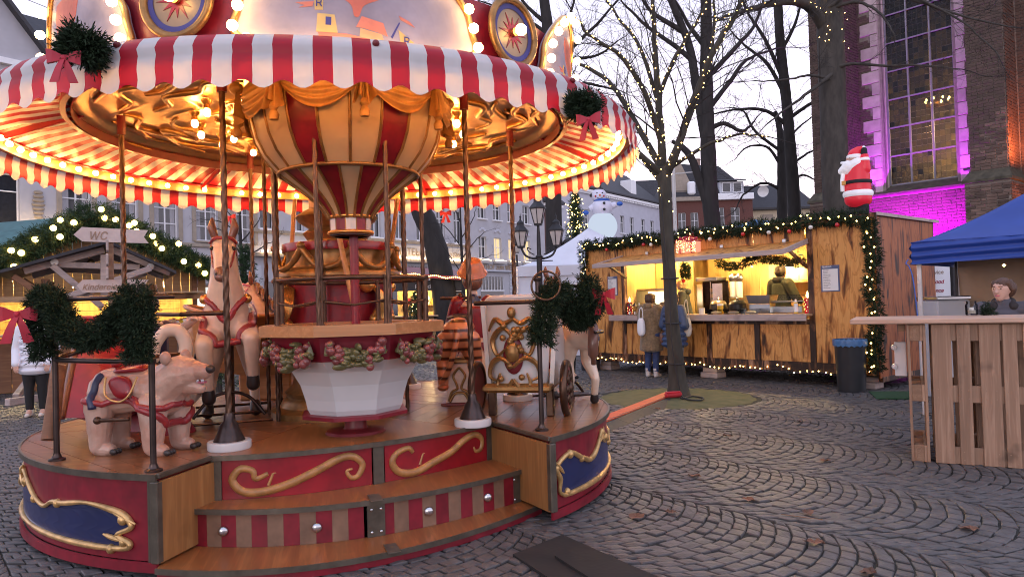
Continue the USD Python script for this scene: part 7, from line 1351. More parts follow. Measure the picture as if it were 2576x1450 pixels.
# ---------------------------------------------------------------- carousel animals
def cloc(px, py): g = toloc(G(px, py, HP)); return CC+rotz(TH)@np.array([g[0], g[1], HP])
def horse(label, loc, rz, s=1., rear=True, coat='horse_cream', strap='harness', mane='horse_brown'):
    t = thing('carousel_horse', label, 'carousel animal', loc, rz); V = lambda *a: np.array(a)*s
    bn = [(V(0, -.02, .86), (.19*s, .2*s, .22*s), V(0, .55, .86), (.2*s, .22*s, .21*s)), (V(0, .5, .86), .21*s, V(0, .68, .84), .2*s), (V(0, -.08, .95), (.17*s, .15*s, .18*s), V(0, -.2, 1.18), (.115*s, .13*s, .12*s)), (V(0, -.2, 1.18), (.115*s, .13*s, .12*s), V(0, -.29, 1.4), (.085*s, .1*s, .09*s)),
      (V(0, -.29, 1.43), (.09*s, .09*s, .09*s), V(0, -.45, 1.33), (.065*s, .06*s, .065*s)), (V(0, -.45, 1.33), (.066*s, .06*s, .065*s), V(0, -.57, 1.2), (.055*s, .05*s, .05*s))]
    legs = []
    fl = ((-.13, -.12, .72), (-.15, -.4, .66), (-.13, -.33, .3)), ((.14, -.12, .74), (.2, -.42, .7), (.2, -.36, .4)) if rear else None
    if rear: L_ = [([V(*a) for a in q], [.1*s, .068*s, .042*s]) for q in fl]
    else: L_ = [([V(x, -.02, .7), V(x, -.05, .4), V(x, -.02, .08)], [.09*s, .055*s, .04*s]) for x in (-.11, .11)]
    L_ += [([V(x, .58, .72), V(x*1.15, .5, .5), V(x*1.3, .66, .3), V(x*1.45, .58, .1)] if not rear else [V(x, .5, .72), V(x*1.3, .4, .5), V(x*1.5, .5, .3), V(x*1.6, .36, .1)], [.12*s, .085*s, .05*s, .04*s]) for x in (-.12, .12)]
    for p, r in L_: bn += chain(p, r)
    BM = blob(bn, .03*s, 7); bd = put(t, 'body', BM, LK[coat], smooth=True)
    for p, r in L_:
        d = unit(p[-1]-p[-2]); put(t, 'hoof', B().add(*blob([(p[-1]+d*.0, .045*s, p[-1]+d*.06*s, .052*s)], .03, 2).get()[:2]), LK['hoof_black'], smooth=True)
    for x in (-1, 1):
        put(t, 'ear', blob([(V(x*.06, -.27, 1.5), .028*s, V(x*.085, -.27, 1.58), .034*s), (V(x*.085, -.27, 1.58), .034*s, V(x*.08, -.28, 1.65), .012*s)], .02, 3), LK[mane], smooth=True)
        e = put(t, 'eye', B().sph(V(x*.078, -.37, 1.41), .018*s, 2), LK['hoof_black'], smooth=True)
        put(t, 'nostril', B().sph(V(x*.03, -.6, 1.2), (.016*s, .02*s, .014*s), 1), LK['hoof_black']); put(t, 'cheek_strap', B().tube([V(x*.09, -.3, 1.44), V(x*.075, -.4, 1.32), V(x*.066, -.5, 1.27)], .008*s, 5), LK[strap])
    put(t, 'muzzle', blob([(V(0, -.56, 1.215), (.058*s, .055*s, .05*s), V(0, -.585, 1.175), (.05*s, .045*s, .04*s))], .02, 3), LK[mane], smooth=True)
    put(t, 'browband', B().tube(catmull([V(-.095, -.28, 1.46), V(-.06, -.36, 1.49), V(0, -.39, 1.49), V(.06, -.36, 1.49), V(.095, -.28, 1.46)], 5), .014*s, 6), LK[strap], smooth=True)
    put(t, 'noseband', B().lathe([(.066*s, -.012*s), (.074*s, 0), (.066*s, .012*s)], 20).xf(rotx(.75), V(0, -.5, 1.275)), LK[strap], smooth=True)
    b = B()
    for k in range(12): u = k/11; c = V(0, -.24+.32*u, 1.5-.42*u); b.tube([c, c+V(.05*(-1)**k, .05, -.02), c+V(.09*(-1)**k, .06, -.14)], [.03*s, .04*s, .012*s], 6)
    put(t, 'mane', b, LK[mane], smooth=True)
    for k, (zz, yy, rr) in enumerate(((.98, -.21, .024), (.8, -.27, .03))):
        q = catmull([V(-.25, .1, zz+.1), V(-.2, yy, zz+.03), V(-.09, yy-.08, zz-.08), V(0, yy-.1, zz-.16), V(.09, yy-.08, zz-.08), V(.2, yy, zz+.03), V(.25, .1, zz+.1)], 6); put(t, 'breast_strap', B().tube(snap(BM, q, .004), rr*s, 8), LK[strap], smooth=True)
    for x in (-1, 1): put(t, 'rosette', B().sph(snap(BM, [V(x*.2, -.16, 1.02)], .012)[0], (.04*s, .03*s, .04*s), 2), LK['gold'], smooth=True)
    put(t, 'saddle', blob([(V(0, .18, 1.05), (.16*s, .1*s, .04*s), V(0, .4, 1.06), (.16*s, .08*s, .05*s)), (V(0, .48, 1.08), (.13*s, .04*s, .05*s), V(0, .5, 1.12), (.1*s, .03*s, .03*s))], .03, 4), LK['red_gloss'], smooth=True)
    put(t, 'girth', B().lathe([(.215*s, -.03*s), (.228*s, 0), (.215*s, .03*s)], 24).xf(rotx(PI/2), V(0, .28, .86)), LK[strap], smooth=True)
    put(t, 'tail', B().tube(catmull([V(0, .86, .95), V(0, 1.0, .9), V(0.03, 1.04, .7), V(0, .98, .5)], 5), [.04*s]+[.06*s]*12+[.03*s]*3, 8), LK[mane], smooth=True)
    fr = put(t, 'stand', B().tube([V(-.3, .1, .06), V(.3, .1, .06)], .012, 6), LK['steel_dark']); put(fr, 'stand_bar', B().tube([V(-.3, .42, .09), V(.3, .42, .09)], .012, 6), LK['steel_dark']); put(fr, 'stand_bar', B().tube([V(-.34, -.2, .03), V(.34, -.2, .03)], .012, 6), LK['steel_dark']); put(fr, 'stand_hoop', B().tube(catmull([V(-.28, 0, .05), V(-.15, .05, .2), V(0, .08, .24), V(.15, .05, .2), V(.28, 0, .05)], 6), .014, 6), LK['steel_dark'], smooth=True); put(fr, 'stand_post', B().tube([V(0, .25, .0), V(0, .25, .68)], .03, 8), LK['bronze'])
    for x in (-1, 1): put(t, 'stirrup', B().tube(np.column_stack([x*.27*s+.0*np.arange(17), .2*s+.05*s*np.cos(np.arange(17)/16*2*PI), .5*s+.07*s*np.sin(np.arange(17)/16*2*PI)]), .007, 5), LK['steel_dark'])
    return t
horse('big cream carousel horse with red breast straps rearing behind the left pole', cloc(578, 1062), TH+.08, 1.0)
horse('cream carousel horse seen from behind at the right edge of the carousel', P(1412, 850, 6.75)*[1, 1, 0]+[0, 0, HP], PI+.3, .76, False)
horse('small pink carousel horse with dark muzzle beyond the balloon tub', P(690, 850, 7.5)*[1, 1, 0]+[0, 0, HP], -1.3, .8, False, 'skin_pink', 'tongue')
bl_ = cloc(352, 1136); brz = TH-.42
t = thing('carousel_bear', 'pinkish carved polar bear with red saddle and dark paws on the left deck', 'carousel animal', bl_, brz); V = lambda *a: np.array(a)*1.03
bn = [(V(-.2, 0, .39), (.15, .14, .16), V(0, 0, .41), (.14, .135, .15)), (V(0, 0, .41), (.14, .135, .15), V(.17, 0, .39), (.16, .15, .17)), (V(.2, 0, .42), .15, V(.31, -.01, .5), .125), (V(.31, -.01, .5), .12, V(.37, -.01, .51), .095), (V(.36, -.01, .53), .07, V(.47, -.01, .515), .056), (V(.34, -.01, .44), .07, V(.45, -.01, .41), .035)]
for x, y in ((-.22, -.085), (-.24, .09), (.17, -.095), (.2, .095)): bn += chain([V(x, y, .32), V(x+.01, y*1.1, .17), V(x+.01, y*1.15, .06)], [.095, .075, .062])+[(V(x+.02, y*1.15, .045), .052, V(x+.08, y*1.15, .035), .04)]
BM = blob(bn, .014, 6); v_, f_, _ = BM.get(); v_ = v_+(meshkit.fbm(v_*[38, 38, 24], 3, 2)[:, None]-.5)*.014*(v_-v_.mean(0))/np.maximum(np.linalg.norm(v_-v_.mean(0), axis=1, keepdims=True), .05); BM = B().add(v_, f_); put(t, 'body', BM, LK['bear_fur'], smooth=True)
for x, y in ((-.22, -.085), (-.24, .09), (.17, -.095), (.2, .095)):
    for k in (-1, 0, 1): put(t, 'claw', B().sph(V(x+.125, y*1.15+k*.025, .025), (.026, .013, .02), 1), LK['hoof_black'], smooth=True)
for s in (-1, 1): put(t, 'ear', B().sph(V(.27, s*.1, .61), (.03, .042, .045), 2), LK['bear_fur'], smooth=True); put(t, 'eye', B().sph(V(.4, s*.055, .55), .011, 1), LK['hoof_black'])
put(t, 'nose', B().sph(V(.52, -.01, .53), (.03, .035, .028), 2), LK['hoof_black'], smooth=True); put(t, 'tongue', B().cbox(V(.44, -.01, .448), (.09, .045, .014), .005), LK['tongue'])
for k in range(5): put(t, 'tooth', B().lathe([(.007, 0), (0, -.02)], 6, V(.42+.018*k, -.045+.012*(k % 2), .468)), LK['white_plastic'])
put(t, 'saddle', blob([(V(-.06, 0, .53), (.09, .12, .03), V(.06, 0, .54), (.07, .11, .03)), (V(-.03, -.13, .46), (.09, .03, .05), V(0, -.15, .4), (.07, .015, .04)), (V(-.03, .13, .46), (.09, .03, .05), V(0, .15, .4), (.07, .015, .04)), (V(-.12, 0, .57), (.025, .1, .03), V(-.13, 0, .6), (.02, .07, .02))], .025, 3), LK['red_gloss'], smooth=True)
rim_ = [V(-.12, -.145, .5), V(-.1, -.175, .39), V(0, -.185, .35), V(.07, -.178, .39), (V(.1, -.14, .5))]; put(t, 'saddle_trim', B().tube(catmull(rim_, 5), .007, 6), LK['gold_leaf'], smooth=True)
for s in (-1, 1): put(t, 'flank_band', B().tube(snap(BM, catmull([V(-.36, s*.02, .36), V(-.3, s*.13, .35), V(-.1, s*.165, .33), V(.1, s*.165, .32), V(.28, s*.13, .3), V(.34, s*.0, .29)], 6), .0), .021, 8), LK['harness'], smooth=True)
for s in (-1, 1): put(t, 'breast_strap', B().tube(snap(BM, catmull([V(.05, s*.155, .36), V(.2, s*.155, .28), V(.31, s*.08, .2), V(.33, 0, .18)], 6), .0), .026, 8), LK['harness'], smooth=True)
put(t, 'blue_band', B().tube(snap(BM, catmull([V(-.2, -.155, .3), V(-.22, -.165, .42), V(-.2, -.1, .53)], 6), .0), .026, 8), LK['harness_dark'], smooth=True); put(t, 'foot_rest', B().tube([V(-.1, -.22, .24), V(.1, -.22, .25)], .014, 6).sph(V(-.12, -.22, .24), .026, 1), LK['bronze'], smooth=True); put(t, 'hand_bar', B().tube([V(.2, -.17, .62), V(.2, .17, .62)], .013, 8), LK['bronze']); put(t, 'bar_post', B().tube([V(.2, 0, .5), V(.2, 0, .63)], .014, 8), LK['bronze'])
# tiger on its carved foot
tl_ = cloc(1157, 1018); trz = TH-.25
tm_ = _m('tiger_coat', {'tc': ('texture_coordinate', {}), 'mp': ('mapping', {'scale': (1, 1, 1.6)}), 'w': ('wave_texture', {'scale': 2.3, 'distortion': 3.5, 'detail': 3., 'bands_direction': 'z'}), 'r': ('rgb_ramp', {'ramp': [(0, (.06, .02, .012)), (.16, (.12, .035, .015)), (.3, (.55, .2, .09)), (.8, (.62, .26, .13))]}), 'p': ('principled_bsdf', {'roughness': .32, 'coat_weight': .4})}, [('tc.object', 'mp.vector'), ('mp.vector', 'w.vector'), ('w.fac', 'r.fac'), ('r.color', 'p.base_color')], 'p.BSDF')
t = thing('carousel_tiger', 'orange striped carved tiger seen from behind on an ornate pink foot', 'carousel animal', tl_, trz)
bn = [((0, 0, .64), (.16, .15, .16), (0, .2, .66), (.14, .15, .14)), ((0, .2, .66), (.14, .15, .14), (0, .45, .68), (.14, .13, .14)), ((0, .5, .74), .1, (0, .6, .76), .1), ((0, .66, .73), .06, (0, .7, .72), .05)]
for s in (-1, 1): bn += chain([(s*.1, .0, .58), (s*.14, .06, .4), (s*.145, -.02, .26), (s*.145, -.03, .2)], [.11, .075, .05, .045])+chain([(s*.1, .45, .58), (s*.12, .5, .38), (s*.12, .55, .28)], [.08, .06, .05])
put(t, 'body', blob(bn, .025, 6), tm_, smooth=True)
put(t, 'tail', B().tube(catmull([(0, -.14, .7), (0, -.175, .6), (-.03, -.18, .48), (-.07, -.15, .36), (-.12, -.1, .26), (-.16, -.06, .22)], 5), .026, 8), tm_, smooth=True)
for s in (-1, 1): put(t, 'ear', B().sph((s*.1, .54, .86), (.04, .02, .045), 2), LK['tiger_orange'], smooth=True); put(t, 'paw', B().sph((s*.145, -.04, .17), (.05, .065, .035), 2), LK['tiger_orange'], smooth=True)
put(t, 'saddle', blob([((0, .2, .79), (.13, .1, .03), (0, .32, .8), (.11, .06, .035))], .03, 3), LK['hoof_black'], smooth=True); put(t, 'hand_bar', B().tube([(-.2, .42, .98), (.2, .42, .98)], .016, 8).tube([(0, .42, .75), (0, .42, .99)], .014, 8).sph((0, .42, 1.0), .03, 2), LK['bronze'], smooth=True)
pd = put(t, 'carved_foot', loft([[(-.13, .0, 0), (.13, .0, 0), (.13, .2, 0), (-.13, .2, 0)], [(-.085, .03, .38), (.085, .03, .38), (.085, .17, .38), (-.085, .17, .38)]], 4), LK['skin_pink']); put(pd, 'foot_cap', B().cbox((0, .1, .4), (.22, .2, .04), .01), LK['gold_dark']); put(pd, 'foot_plate', B().cbox((0, .1, .012), (.34, .28, .024), .006), LK['dark_red'])
for s in (-1, 1): put(pd, 'gilt_scroll', B().tube(catmull([(s*.1, -.01, .04), (s*.07, -.012, .12), (s*.02, -.008, .15), (s*.03, -.002, .2), (s*.055, .006, .26), (s*.03, .012, .31), (0, .018, .34)], 5), .012, 6), LK['gold_dark'], smooth=True)
put(pd, 'gilt_arch', B().tube(catmull([(-.09, -.015, .03), (-.05, -.012, .1), (0, -.01, .115), (.05, -.012, .1), (.09, -.015, .03)], 5), .013, 6), LK['gold_dark'], smooth=True)
# chariot
cl_ = cloc(1305, 1050); t = thing('carousel_chariot', 'white carousel chariot with gilt carved back and big bronze wheels', 'carousel chariot', cl_, TH-.45); UsdGeom.Xform(stage.GetPrimAtPath(t)).AddScaleOp().Set(Gf.Vec3f(1.2, 1.2, 1.2))
sh_ = lambda u, w: np.stack([.21*np.sin((u-.5)*2*1.25)/.95*(.82+.25*w**.5-.12*np.clip(w-.85, 0, 1)*6*np.abs(u-.5)), .12*(1-np.cos((u-.5)*2*1.25))-.03*w, .2+.6*w-.1*np.clip(np.abs(u-.5)*2-.72, 0, 1)*w], -1)
put(t, 'back_shell', B().grid(sh_, 24, 16).grid(lambda u, w: sh_(u, w)+[0, .03, 0], 24, 16), LK['white_enamel'], smooth=True); put(t, 'shell_rim', B().tube(np.array([sh_(np.array(u), np.array(1.))+[0, .015, 0] for u in np.linspace(0, 1, 21)]), .02, 8), LK['white_enamel'], smooth=True)
for s in (-1, 1): put(t, 'side_panel', loft([[(s*.2, .08, .2), (s*.2, .6, .2), (s*.23, .6, .2), (s*.23, .08, .2)], [(s*.24, .1, .78), (s*.22, .6, .42), (s*.25, .6, .42), (s*.27, .1, .78)]], 4), LK['white_enamel'])
put(t, 'seat', B().cbox((0, .3, .33), (.4, .3, .05), .02), LK['red_gloss']); put(t, 'floor', B().cbox((0, .25, .2), (.46, .62, .04), .01), LK['gold_dark'])
cr = B(); rc = np.random.default_rng(9)
for s in (-1, 1):
    for pts in ([(.02, .52), (s*.08+.02, .6), (s*.14, .52), (s*.11, .42), (s*.05, .46)], [(.0, .34), (s*.08, .4), (s*.15, .36), (s*.17, .28), (s*.12, .25)], [(0, .26), (s*.05, .2), (s*.11, .22), (s*.09, .3)], [(0.01, .66), (s*.06, .63), (s*.12, .66), (s*.17, .58)]):
        q = catmull(pts, 5); cr.tube(np.column_stack([q[:, 0]-.02, -.045+.12*(1-np.cos(q[:, 0]*5.5)), q[:, 1]]), np.interp(np.linspace(0, 1, len(q)), [0, .4, 1], [.012, .02, .007]), 6)
for k in range(16): x, z = rc.normal(0, .05), rc.uniform(.24, .62); cr.sph((x, -.05, z), (.022, .02, .022), 1)
cr.sph((-.02, -.05, .7), (.03, .02, .04), 1).sph((-.02, -.05, .44), (.05, .03, .07), 1); put(t, 'gilt_carving', cr, LK['gold_dark'], smooth=50); put(t, 'red_field', B().sph((-.02, -.02, .42), (.07, .02, .13), 2), LK['dark_red'], smooth=True)
put(t, 'studded_band', B().cbox((0, -.01, .2), (.44, .05, .06), .012), LK['gold_dark'])
for k in range(6): put(t, 'stud', B().sph((-.18+.072*k, -.04, .2), .012, 1), LK['gold'])
for s in (-1, 1):
    wc_ = np.array([s*.31, .12, .185]); RY = rotz(PI/2)@rotx(PI/2)
    a = np.linspace(0, 2*PI, 33); ring = np.column_stack([0*a, .165*np.cos(a), .165*np.sin(a)])+wc_; wl = put(t, 'wheel_rim', B().tube(ring, .026, 8), LK['bronze'], smooth=True); put(wl, 'wheel_disc', B().lathe([(0, -.015), (.15, -.015), (.15, .015), (0, .015)], 28).xf(roty(PI/2), wc_), LK['dark_red'], smooth=30)
    hb_ = B().sph(wc_+[s*.02, 0, 0], (.03, .04, .04), 2)
    for k in range(8): a_ = PI/4*k; hb_.sph(wc_+[s*.018, .09*math.cos(a_), .09*math.sin(a_)], (.016, .03, .03), 1)
    put(wl, 'wheel_carving', hb_, LK['bronze'], smooth=True); put(t, 'leg', B().beam((s*.2, .1, 0), (s*.2, .1, .2), .05, .06), LK['bronze'])
# lady in red, carved
fl_ = P(1192, 850, 6.95)*[1, 1, 0]+[0, 0, HP]; t = thing('carved_figure', 'carved lady in red dress and woven hat seated with her back turned', 'figure', fl_, PI+TH-.1)
bn = [((0, 0, .3), (.16, .2, .1), (0, .0, .6), (.13, .12, .1)), ((0, 0, .6), (.12, .1, .1), (0, 0, .9), (.155, .1, .06)), ((0, 0, .95), .05, (0, 0, 1.1), .045), ((0, -.01, 1.16), (.09, .1, .1), (0, -.01, 1.2), (.085, .095, .1)), ((-.14, 0, .92), .06, (-.2, -.05, .72), .055), ((-.2, -.05, .72), .055, (-.14, -.28, .66), .035), ((.14, 0, .92), .06, (.2, -.05, .72), .055), ((.2, -.05, .72), .055, (.12, -.26, .66), .035)]
put(t, 'body', blob(bn+hand(np.array([-.14, -.28, .66]), (0, -1, 0), (0, 0, 1), .8)+hand(np.array([.12, -.26, .66]), (0, -1, 0), (0, 0, 1), .8), .025, 5), LK['skin_pink'], smooth=True)
dr = [((0, .005, .56), (.13, .115, .08), (0, .01, .86), (.17, .11, .07)), ((-.15, 0, .93), .075, (-.21, -.05, .73), .066), ((.15, 0, .93), .075, (.21, -.05, .73), .066), ((-.21, -.05, .73), .066, (-.15, -.22, .67), .05), ((.21, -.05, .73), .066, (.13, -.2, .67), .05)]
put(t, 'dress', blob(dr, .025, 5), LK['red_paint'], smooth=True)
put(t, 'skirt', B().lathe([(.13, .56), (.17, .48), (.21, .36), (.23, .2), (.24, .12), (.2, .1)], 36, fn=lambda v, an: v*np.stack([1+.05*np.sin(an*9), 1+.05*np.sin(an*9), 1+0*an], -1)[:, None]), LK['swan_white'], smooth=True)
for k in range(12): a_ = 2*PI*k/12; put(t, 'hem_point', B().add([(.15*math.cos(a_-.24), .15*math.sin(a_-.24), .55), (.15*math.cos(a_+.24), .15*math.sin(a_+.24), .55), (.205*math.cos(a_), .205*math.sin(a_), .4)], [(0, 1, 2)]), LK['red_paint'])
put(t, 'dark_collar', blob([((0, .03, .93), (.08, .06, .05), (0, .03, .99), (.05, .05, .03))], .03, 3), LK['harness_dark'], smooth=True); put(t, 'hat', B().lathe([(0, .12), (.08, .11), (.115, .05), (.12, .02), (.15, -.02), (.145, -.03), (.1, -.01)], 30).xf(rotx(-.5), (0, .02, 1.24)), LK['tiger_orange'], smooth=50); put(t, 'hair', B().sph((0, .02, 1.14), (.1, .1, .1), 2), LK['horse_brown'], smooth=True); put(t, 'pedestal', B().lathe([(.16, 0), (.14, .06), (.1, .12), (0, .14)], 20), LK['bronze'], smooth=40)
# figure in the black hat
fl_ = P(372, 850, 5.75)*[1, 1, 0]+[0, 0, HP]; t = thing('carved_figure', 'carved figure in black hat and navy jacket stretching one arm to the right', 'figure', fl_, .9)
bn = [((0, 0, .25), (.14, .12, .1), (0, 0, .6), (.12, .1, .1)), ((0, 0, .62), (.14, .1, .08), (0, 0, .82), (.14, .09, .05)), ((0, 0, .88), .045, (0, -.01, .96), .04), ((0, -.01, 1.0), (.085, .09, .09), (0, -.03, .97), (.07, .07, .06)), ((0, -.1, .98), .012, (0, -.13, .96), .015), ((.14, 0, .8), .05, (.2, -.14, .78), .045), ((.2, -.14, .78), .04, (.22, -.32, .86), .032), ((-.14, 0, .8), .05, (-.2, 0, .6), .045)]
put(t, 'body', blob(bn+hand(np.array([.22, -.32, .86]), (0, -1, .15), (0, 0, 1), .8), .022, 4), LK['skin_pink'], smooth=True); put(t, 'jacket', blob([((0, 0, .3), (.16, .14, .1), (0, 0, .8), (.16, .11, .06)), ((.14, 0, .8), .065, (.2, -.13, .78), .056), ((-.14, 0, .8), .065, (-.2, 0, .55), .056)], .03, 4), LK['harness_dark'], smooth=True); put(t, 'hair', B().sph((0, .03, .99), (.1, .09, .09), 2), LK['trouser_grey'], smooth=True); put(t, 'hat', B().lathe([(0, .1), (.07, .095), (.085, .03), (.15, .015), (.15, .0), (0, .0)], 24, (0, 0, 1.06)), LK['hoof_black'], smooth=40)
for s in (-1, 1): put(t, 'eye', B().sph((s*.035, -.085, 1.02), .012, 1), LK['hoof_black'])
put(t, 'pedestal', B().lathe([(.18, 0), (.16, .1), (.12, .24), (0, .25)], 20), LK['red_paint'], smooth=40)
# swan, sleigh and boat
sl_ = P(440, 850, 5.5)*[1, 1, 0]+[0, 0, HP]; t = thing('carousel_swan', 'cream carousel swan with arched neck behind the bear', 'carousel animal', sl_, TH)
put(t, 'body', blob([((.02, 0, .3), (.13, .2, .16), (.02, .4, .32), (.12, .2, .15)), ((.02, .5, .36), .1, (.02, .68, .45), .03)], .03, 5), LK['swan_white'], smooth=True); put(t, 'neck', B().tube(catmull([(.06, -.1, .42), (.08, -.12, .55), (.1, -.12, .66), (.06, -.12, .77), (-.03, -.13, .785), (-.1, -.14, .7), (-.12, -.15, .62)], 7), [.075]*10+[.05]*20+[.043]*13, 12), LK['swan_white'], smooth=True); put(t, 'head', B().sph((-.12, -.16, .6), (.05, .055, .06), 2), LK['swan_white'], smooth=True); put(t, 'beak', B().tube([(-.12, -.18, .57), (-.13, -.22, .5)], [.03, .01], 8), LK['carrot'], smooth=True); put(t, 'hand_bar', B().tube([(-.1, -.2, .52), (.12, -.2, .545)], .016, 8).sph((-.1, -.2, .52), .04, 2), LK['bronze'], smooth=True); put(t, 'pedestal', B().lathe([(.14, 0), (.1, .08), (.08, .2), (0, .2)], 18), LK['red_paint'], smooth=40)
for s in (-1, 1): put(t, 'wing', B().sph((.02+s*.14, .3, .36), (.03, .24, .13), 2), LK['swan_white'], smooth=True)
q = lambda px, py, Y: rotz(-TH)@(P(px, py, Y)-np.array([*P(235, 850, 5.3)[:2], HP])); s0 = np.array([*P(235, 850, 5.3)[:2], HP]); t = thing('red_sleigh', 'bright red sleigh seat with brown runners behind the bear', 'carousel sleigh', s0, TH)
fr_ = [q(205, 800, 5.5), q(318, 800, 5.6), q(298, 1050, 5.0), q(155, 1050, 4.95)]
put(t, 'seat_back', loft([[x for x in fr_], [x+np.array([.02, .07, .0]) for x in fr_]], 4), LK['red_gloss']); put(t, 'seat_side', loft([[fr_[0], fr_[3], fr_[3]+[-.05, .55, 0], fr_[0]+[0, .5, -.25]], [x+np.array([.03, .0, 0]) for x in (fr_[0], fr_[3], fr_[3]+[-.05, .55, 0], fr_[0]+[0, .5, -.25])]], 4), LK['red_gloss'])
put(t, 'seat_cushion', B().sph((.02, .25, .18), (.24, .28, .07), 2), LK['red_paint'], smooth=True); put(t, 'edge_roll', B().tube([fr_[0], fr_[3]], .025, 8), LK['horse_brown'], smooth=True); put(t, 'edge_roll', B().tube([fr_[0], fr_[1]], .02, 8), LK['red_gloss'], smooth=True)
q0, q1 = q(125, 1105, 4.6), q(148, 920, 4.75); put(t, 'leaning_log', B().tube([q0, q1], [.05, .043], 14), LK['brown_log'], smooth=40); put(t, 'log_end', B().sph(q1, (.043, .043, .012), 2), LK['raw_spruce'], smooth=True)
bo = P(668, 850, 6.9)*[1, 1, 0]+[0, 0, HP]; t = thing('carousel_boat', 'honey coloured clinker boat on the carousel beyond the tub', 'carousel boat', bo, TH-.2)
for s in (-1, 1):
    for k in range(6):
        z0, z1 = .3+.09*k, .395+.09*k; o0, o1 = .1+.035*k, .14+.035*k
        put(t, 'strake', B().grid(lambda u, w, z0=z0, z1=z1, o0=o0, o1=o1, s=s: np.stack([.75*(2*u-1), s*(o0+(o1-o0)*w+.0*w)*np.sqrt(np.clip(1-(2*u-1)**2, 0, 1)), z0+(z1-z0)*w+.12*(2*u-1)**2], -1), 14, 1), LK['rim_wood'])
put(t, 'gunwale', B().tube([(.75*math.cos(a_), .33*math.sin(a_), .86+.12*math.cos(a_)**2) for a_ in np.linspace(0, 2*PI, 33)], .022, 6), LK['rim_wood'], smooth=True); put(t, 'keel', B().cbox((0, 0, .2), (.5, .12, .3), .02), LK['rim_wood']); put(t, 'thwart', B().cbox((0, 0, .62), (.2, .5, .03), .01), LK['rim_wood'])
# Santa on the stall roof
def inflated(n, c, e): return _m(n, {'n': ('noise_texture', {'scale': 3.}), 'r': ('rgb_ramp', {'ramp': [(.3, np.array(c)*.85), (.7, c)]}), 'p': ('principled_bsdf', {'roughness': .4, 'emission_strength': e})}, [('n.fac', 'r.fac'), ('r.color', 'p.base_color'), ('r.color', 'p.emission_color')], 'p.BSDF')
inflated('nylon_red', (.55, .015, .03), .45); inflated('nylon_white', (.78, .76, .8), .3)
sx, _, _ = sp_(2160, 525, .4); sc = sw_(sx, .4, 2.7); ks = sc[1]/1789.*1.0; t = thing('inflatable_santa', 'inflatable red Santa waving one black mitten on the stall roof', 'santa figure', sc, -.95); UsdGeom.Xform(stage.GetPrimAtPath(t)).AddScaleOp().Set(Gf.Vec3f(.9, 1., 1.))
K = lambda x, y, z: (x*ks, y*ks, z*ks)
put(t, 'black_boots', blob([(K(-14, 0, 12), 14*ks, K(14, 0, 14), 15*ks), (K(-16, 0, 24), 12*ks, K(16, 0, 26), 13*ks), (K(-45, -8, 6), 8*ks, K(-14, -4, 10), 11*ks)], .03, 5), LK['black_cloth'], smooth=True)
put(t, 'suit', blob([(K(0, 0, 42), (36*ks, 32*ks, 20*ks), K(0, 0, 80), (34*ks, 30*ks, 22*ks)), (K(0, 0, 80), (34*ks, 30*ks, 20*ks), K(4, 0, 125), (27*ks, 25*ks, 18*ks)), (K(22, 0, 118), 15*ks, K(24, -3, 148), 11*ks), (K(-22, -6, 110), 13*ks, K(-28, -14, 84), 12*ks)], .03, 5), LK['nylon_red'], smooth=True)
put(t, 'fur_hem', B().lathe([(36*ks, 50*ks), (39*ks, 54*ks), (39.5*ks, 60*ks), (36*ks, 65*ks)], 32, fn=lambda v, an: v*[1, .9, 1]), LK['nylon_white'], smooth=True); put(t, 'belt', B().lathe([(35*ks, 82*ks), (37.2*ks, 83*ks), (36.5*ks, 90*ks), (34*ks, 91*ks)], 32, fn=lambda v, an: v*[1, .9, 1]), LK['black_cloth'], smooth=True); put(t, 'buckle', B().cbox(K(-22, -29, 86), (12*ks, 4*ks, 11*ks), .005), LK['gold'])
put(t, 'front_trim', B().tube([K(-26, -22, 116), K(-29, -25, 92), K(-28, -26, 66)], 5.5*ks, 8), LK['nylon_white'], smooth=True)
put(t, 'face', B().sph(K(-4, -8, 143), (20*ks, 18*ks, 18*ks), 2), LK['skin'], smooth=True); put(t, 'beard', blob([(K(-12, -18, 128), 16*ks, K(-32, -22, 118), 9*ks), (K(4, -10, 134), 17*ks, K(-18, -20, 122), 14*ks), (K(-20, -24, 135), 6*ks, K(-31, -22, 139), 3*ks)], .025, 4), LK['nylon_white'], smooth=True)
put(t, 'hat', blob([(K(-2, -4, 154), 19*ks, K(4, 0, 164), 13*ks), (K(4, 0, 164), 13*ks, K(14, 2, 170), 7*ks)], .03, 4), LK['nylon_red'], smooth=True); put(t, 'hat_brim', B().lathe([(19*ks, 146*ks), (21*ks, 148*ks), (21*ks, 154*ks), (18*ks, 156*ks)], 24, K(-2, -5, 0)), LK['nylon_white'], smooth=True); put(t, 'pompom', B().sph(K(20, 2, 172), 4.5*ks, 2), LK['nylon_white'], smooth=True); put(t, 'cuff', B().lathe([(12*ks, 138*ks), (13*ks, 141*ks), (12*ks, 145*ks)], 18, K(24, -3, 0)), LK['nylon_white'], smooth=True); put(t, 'mitten', blob([(K(24, -3, 148), 9*ks, K(24, -4, 164), 8*ks), (K(18, -4, 152), 4*ks, K(15, -5, 158), 3.5*ks)], .02, 3), LK['black_cloth'], smooth=True)
for s in (-1, 1): put(t, 'eye', B().sph(K(-8+s*7-4, -24, 147), 1.8*ks, 1), LK['black_cloth'])
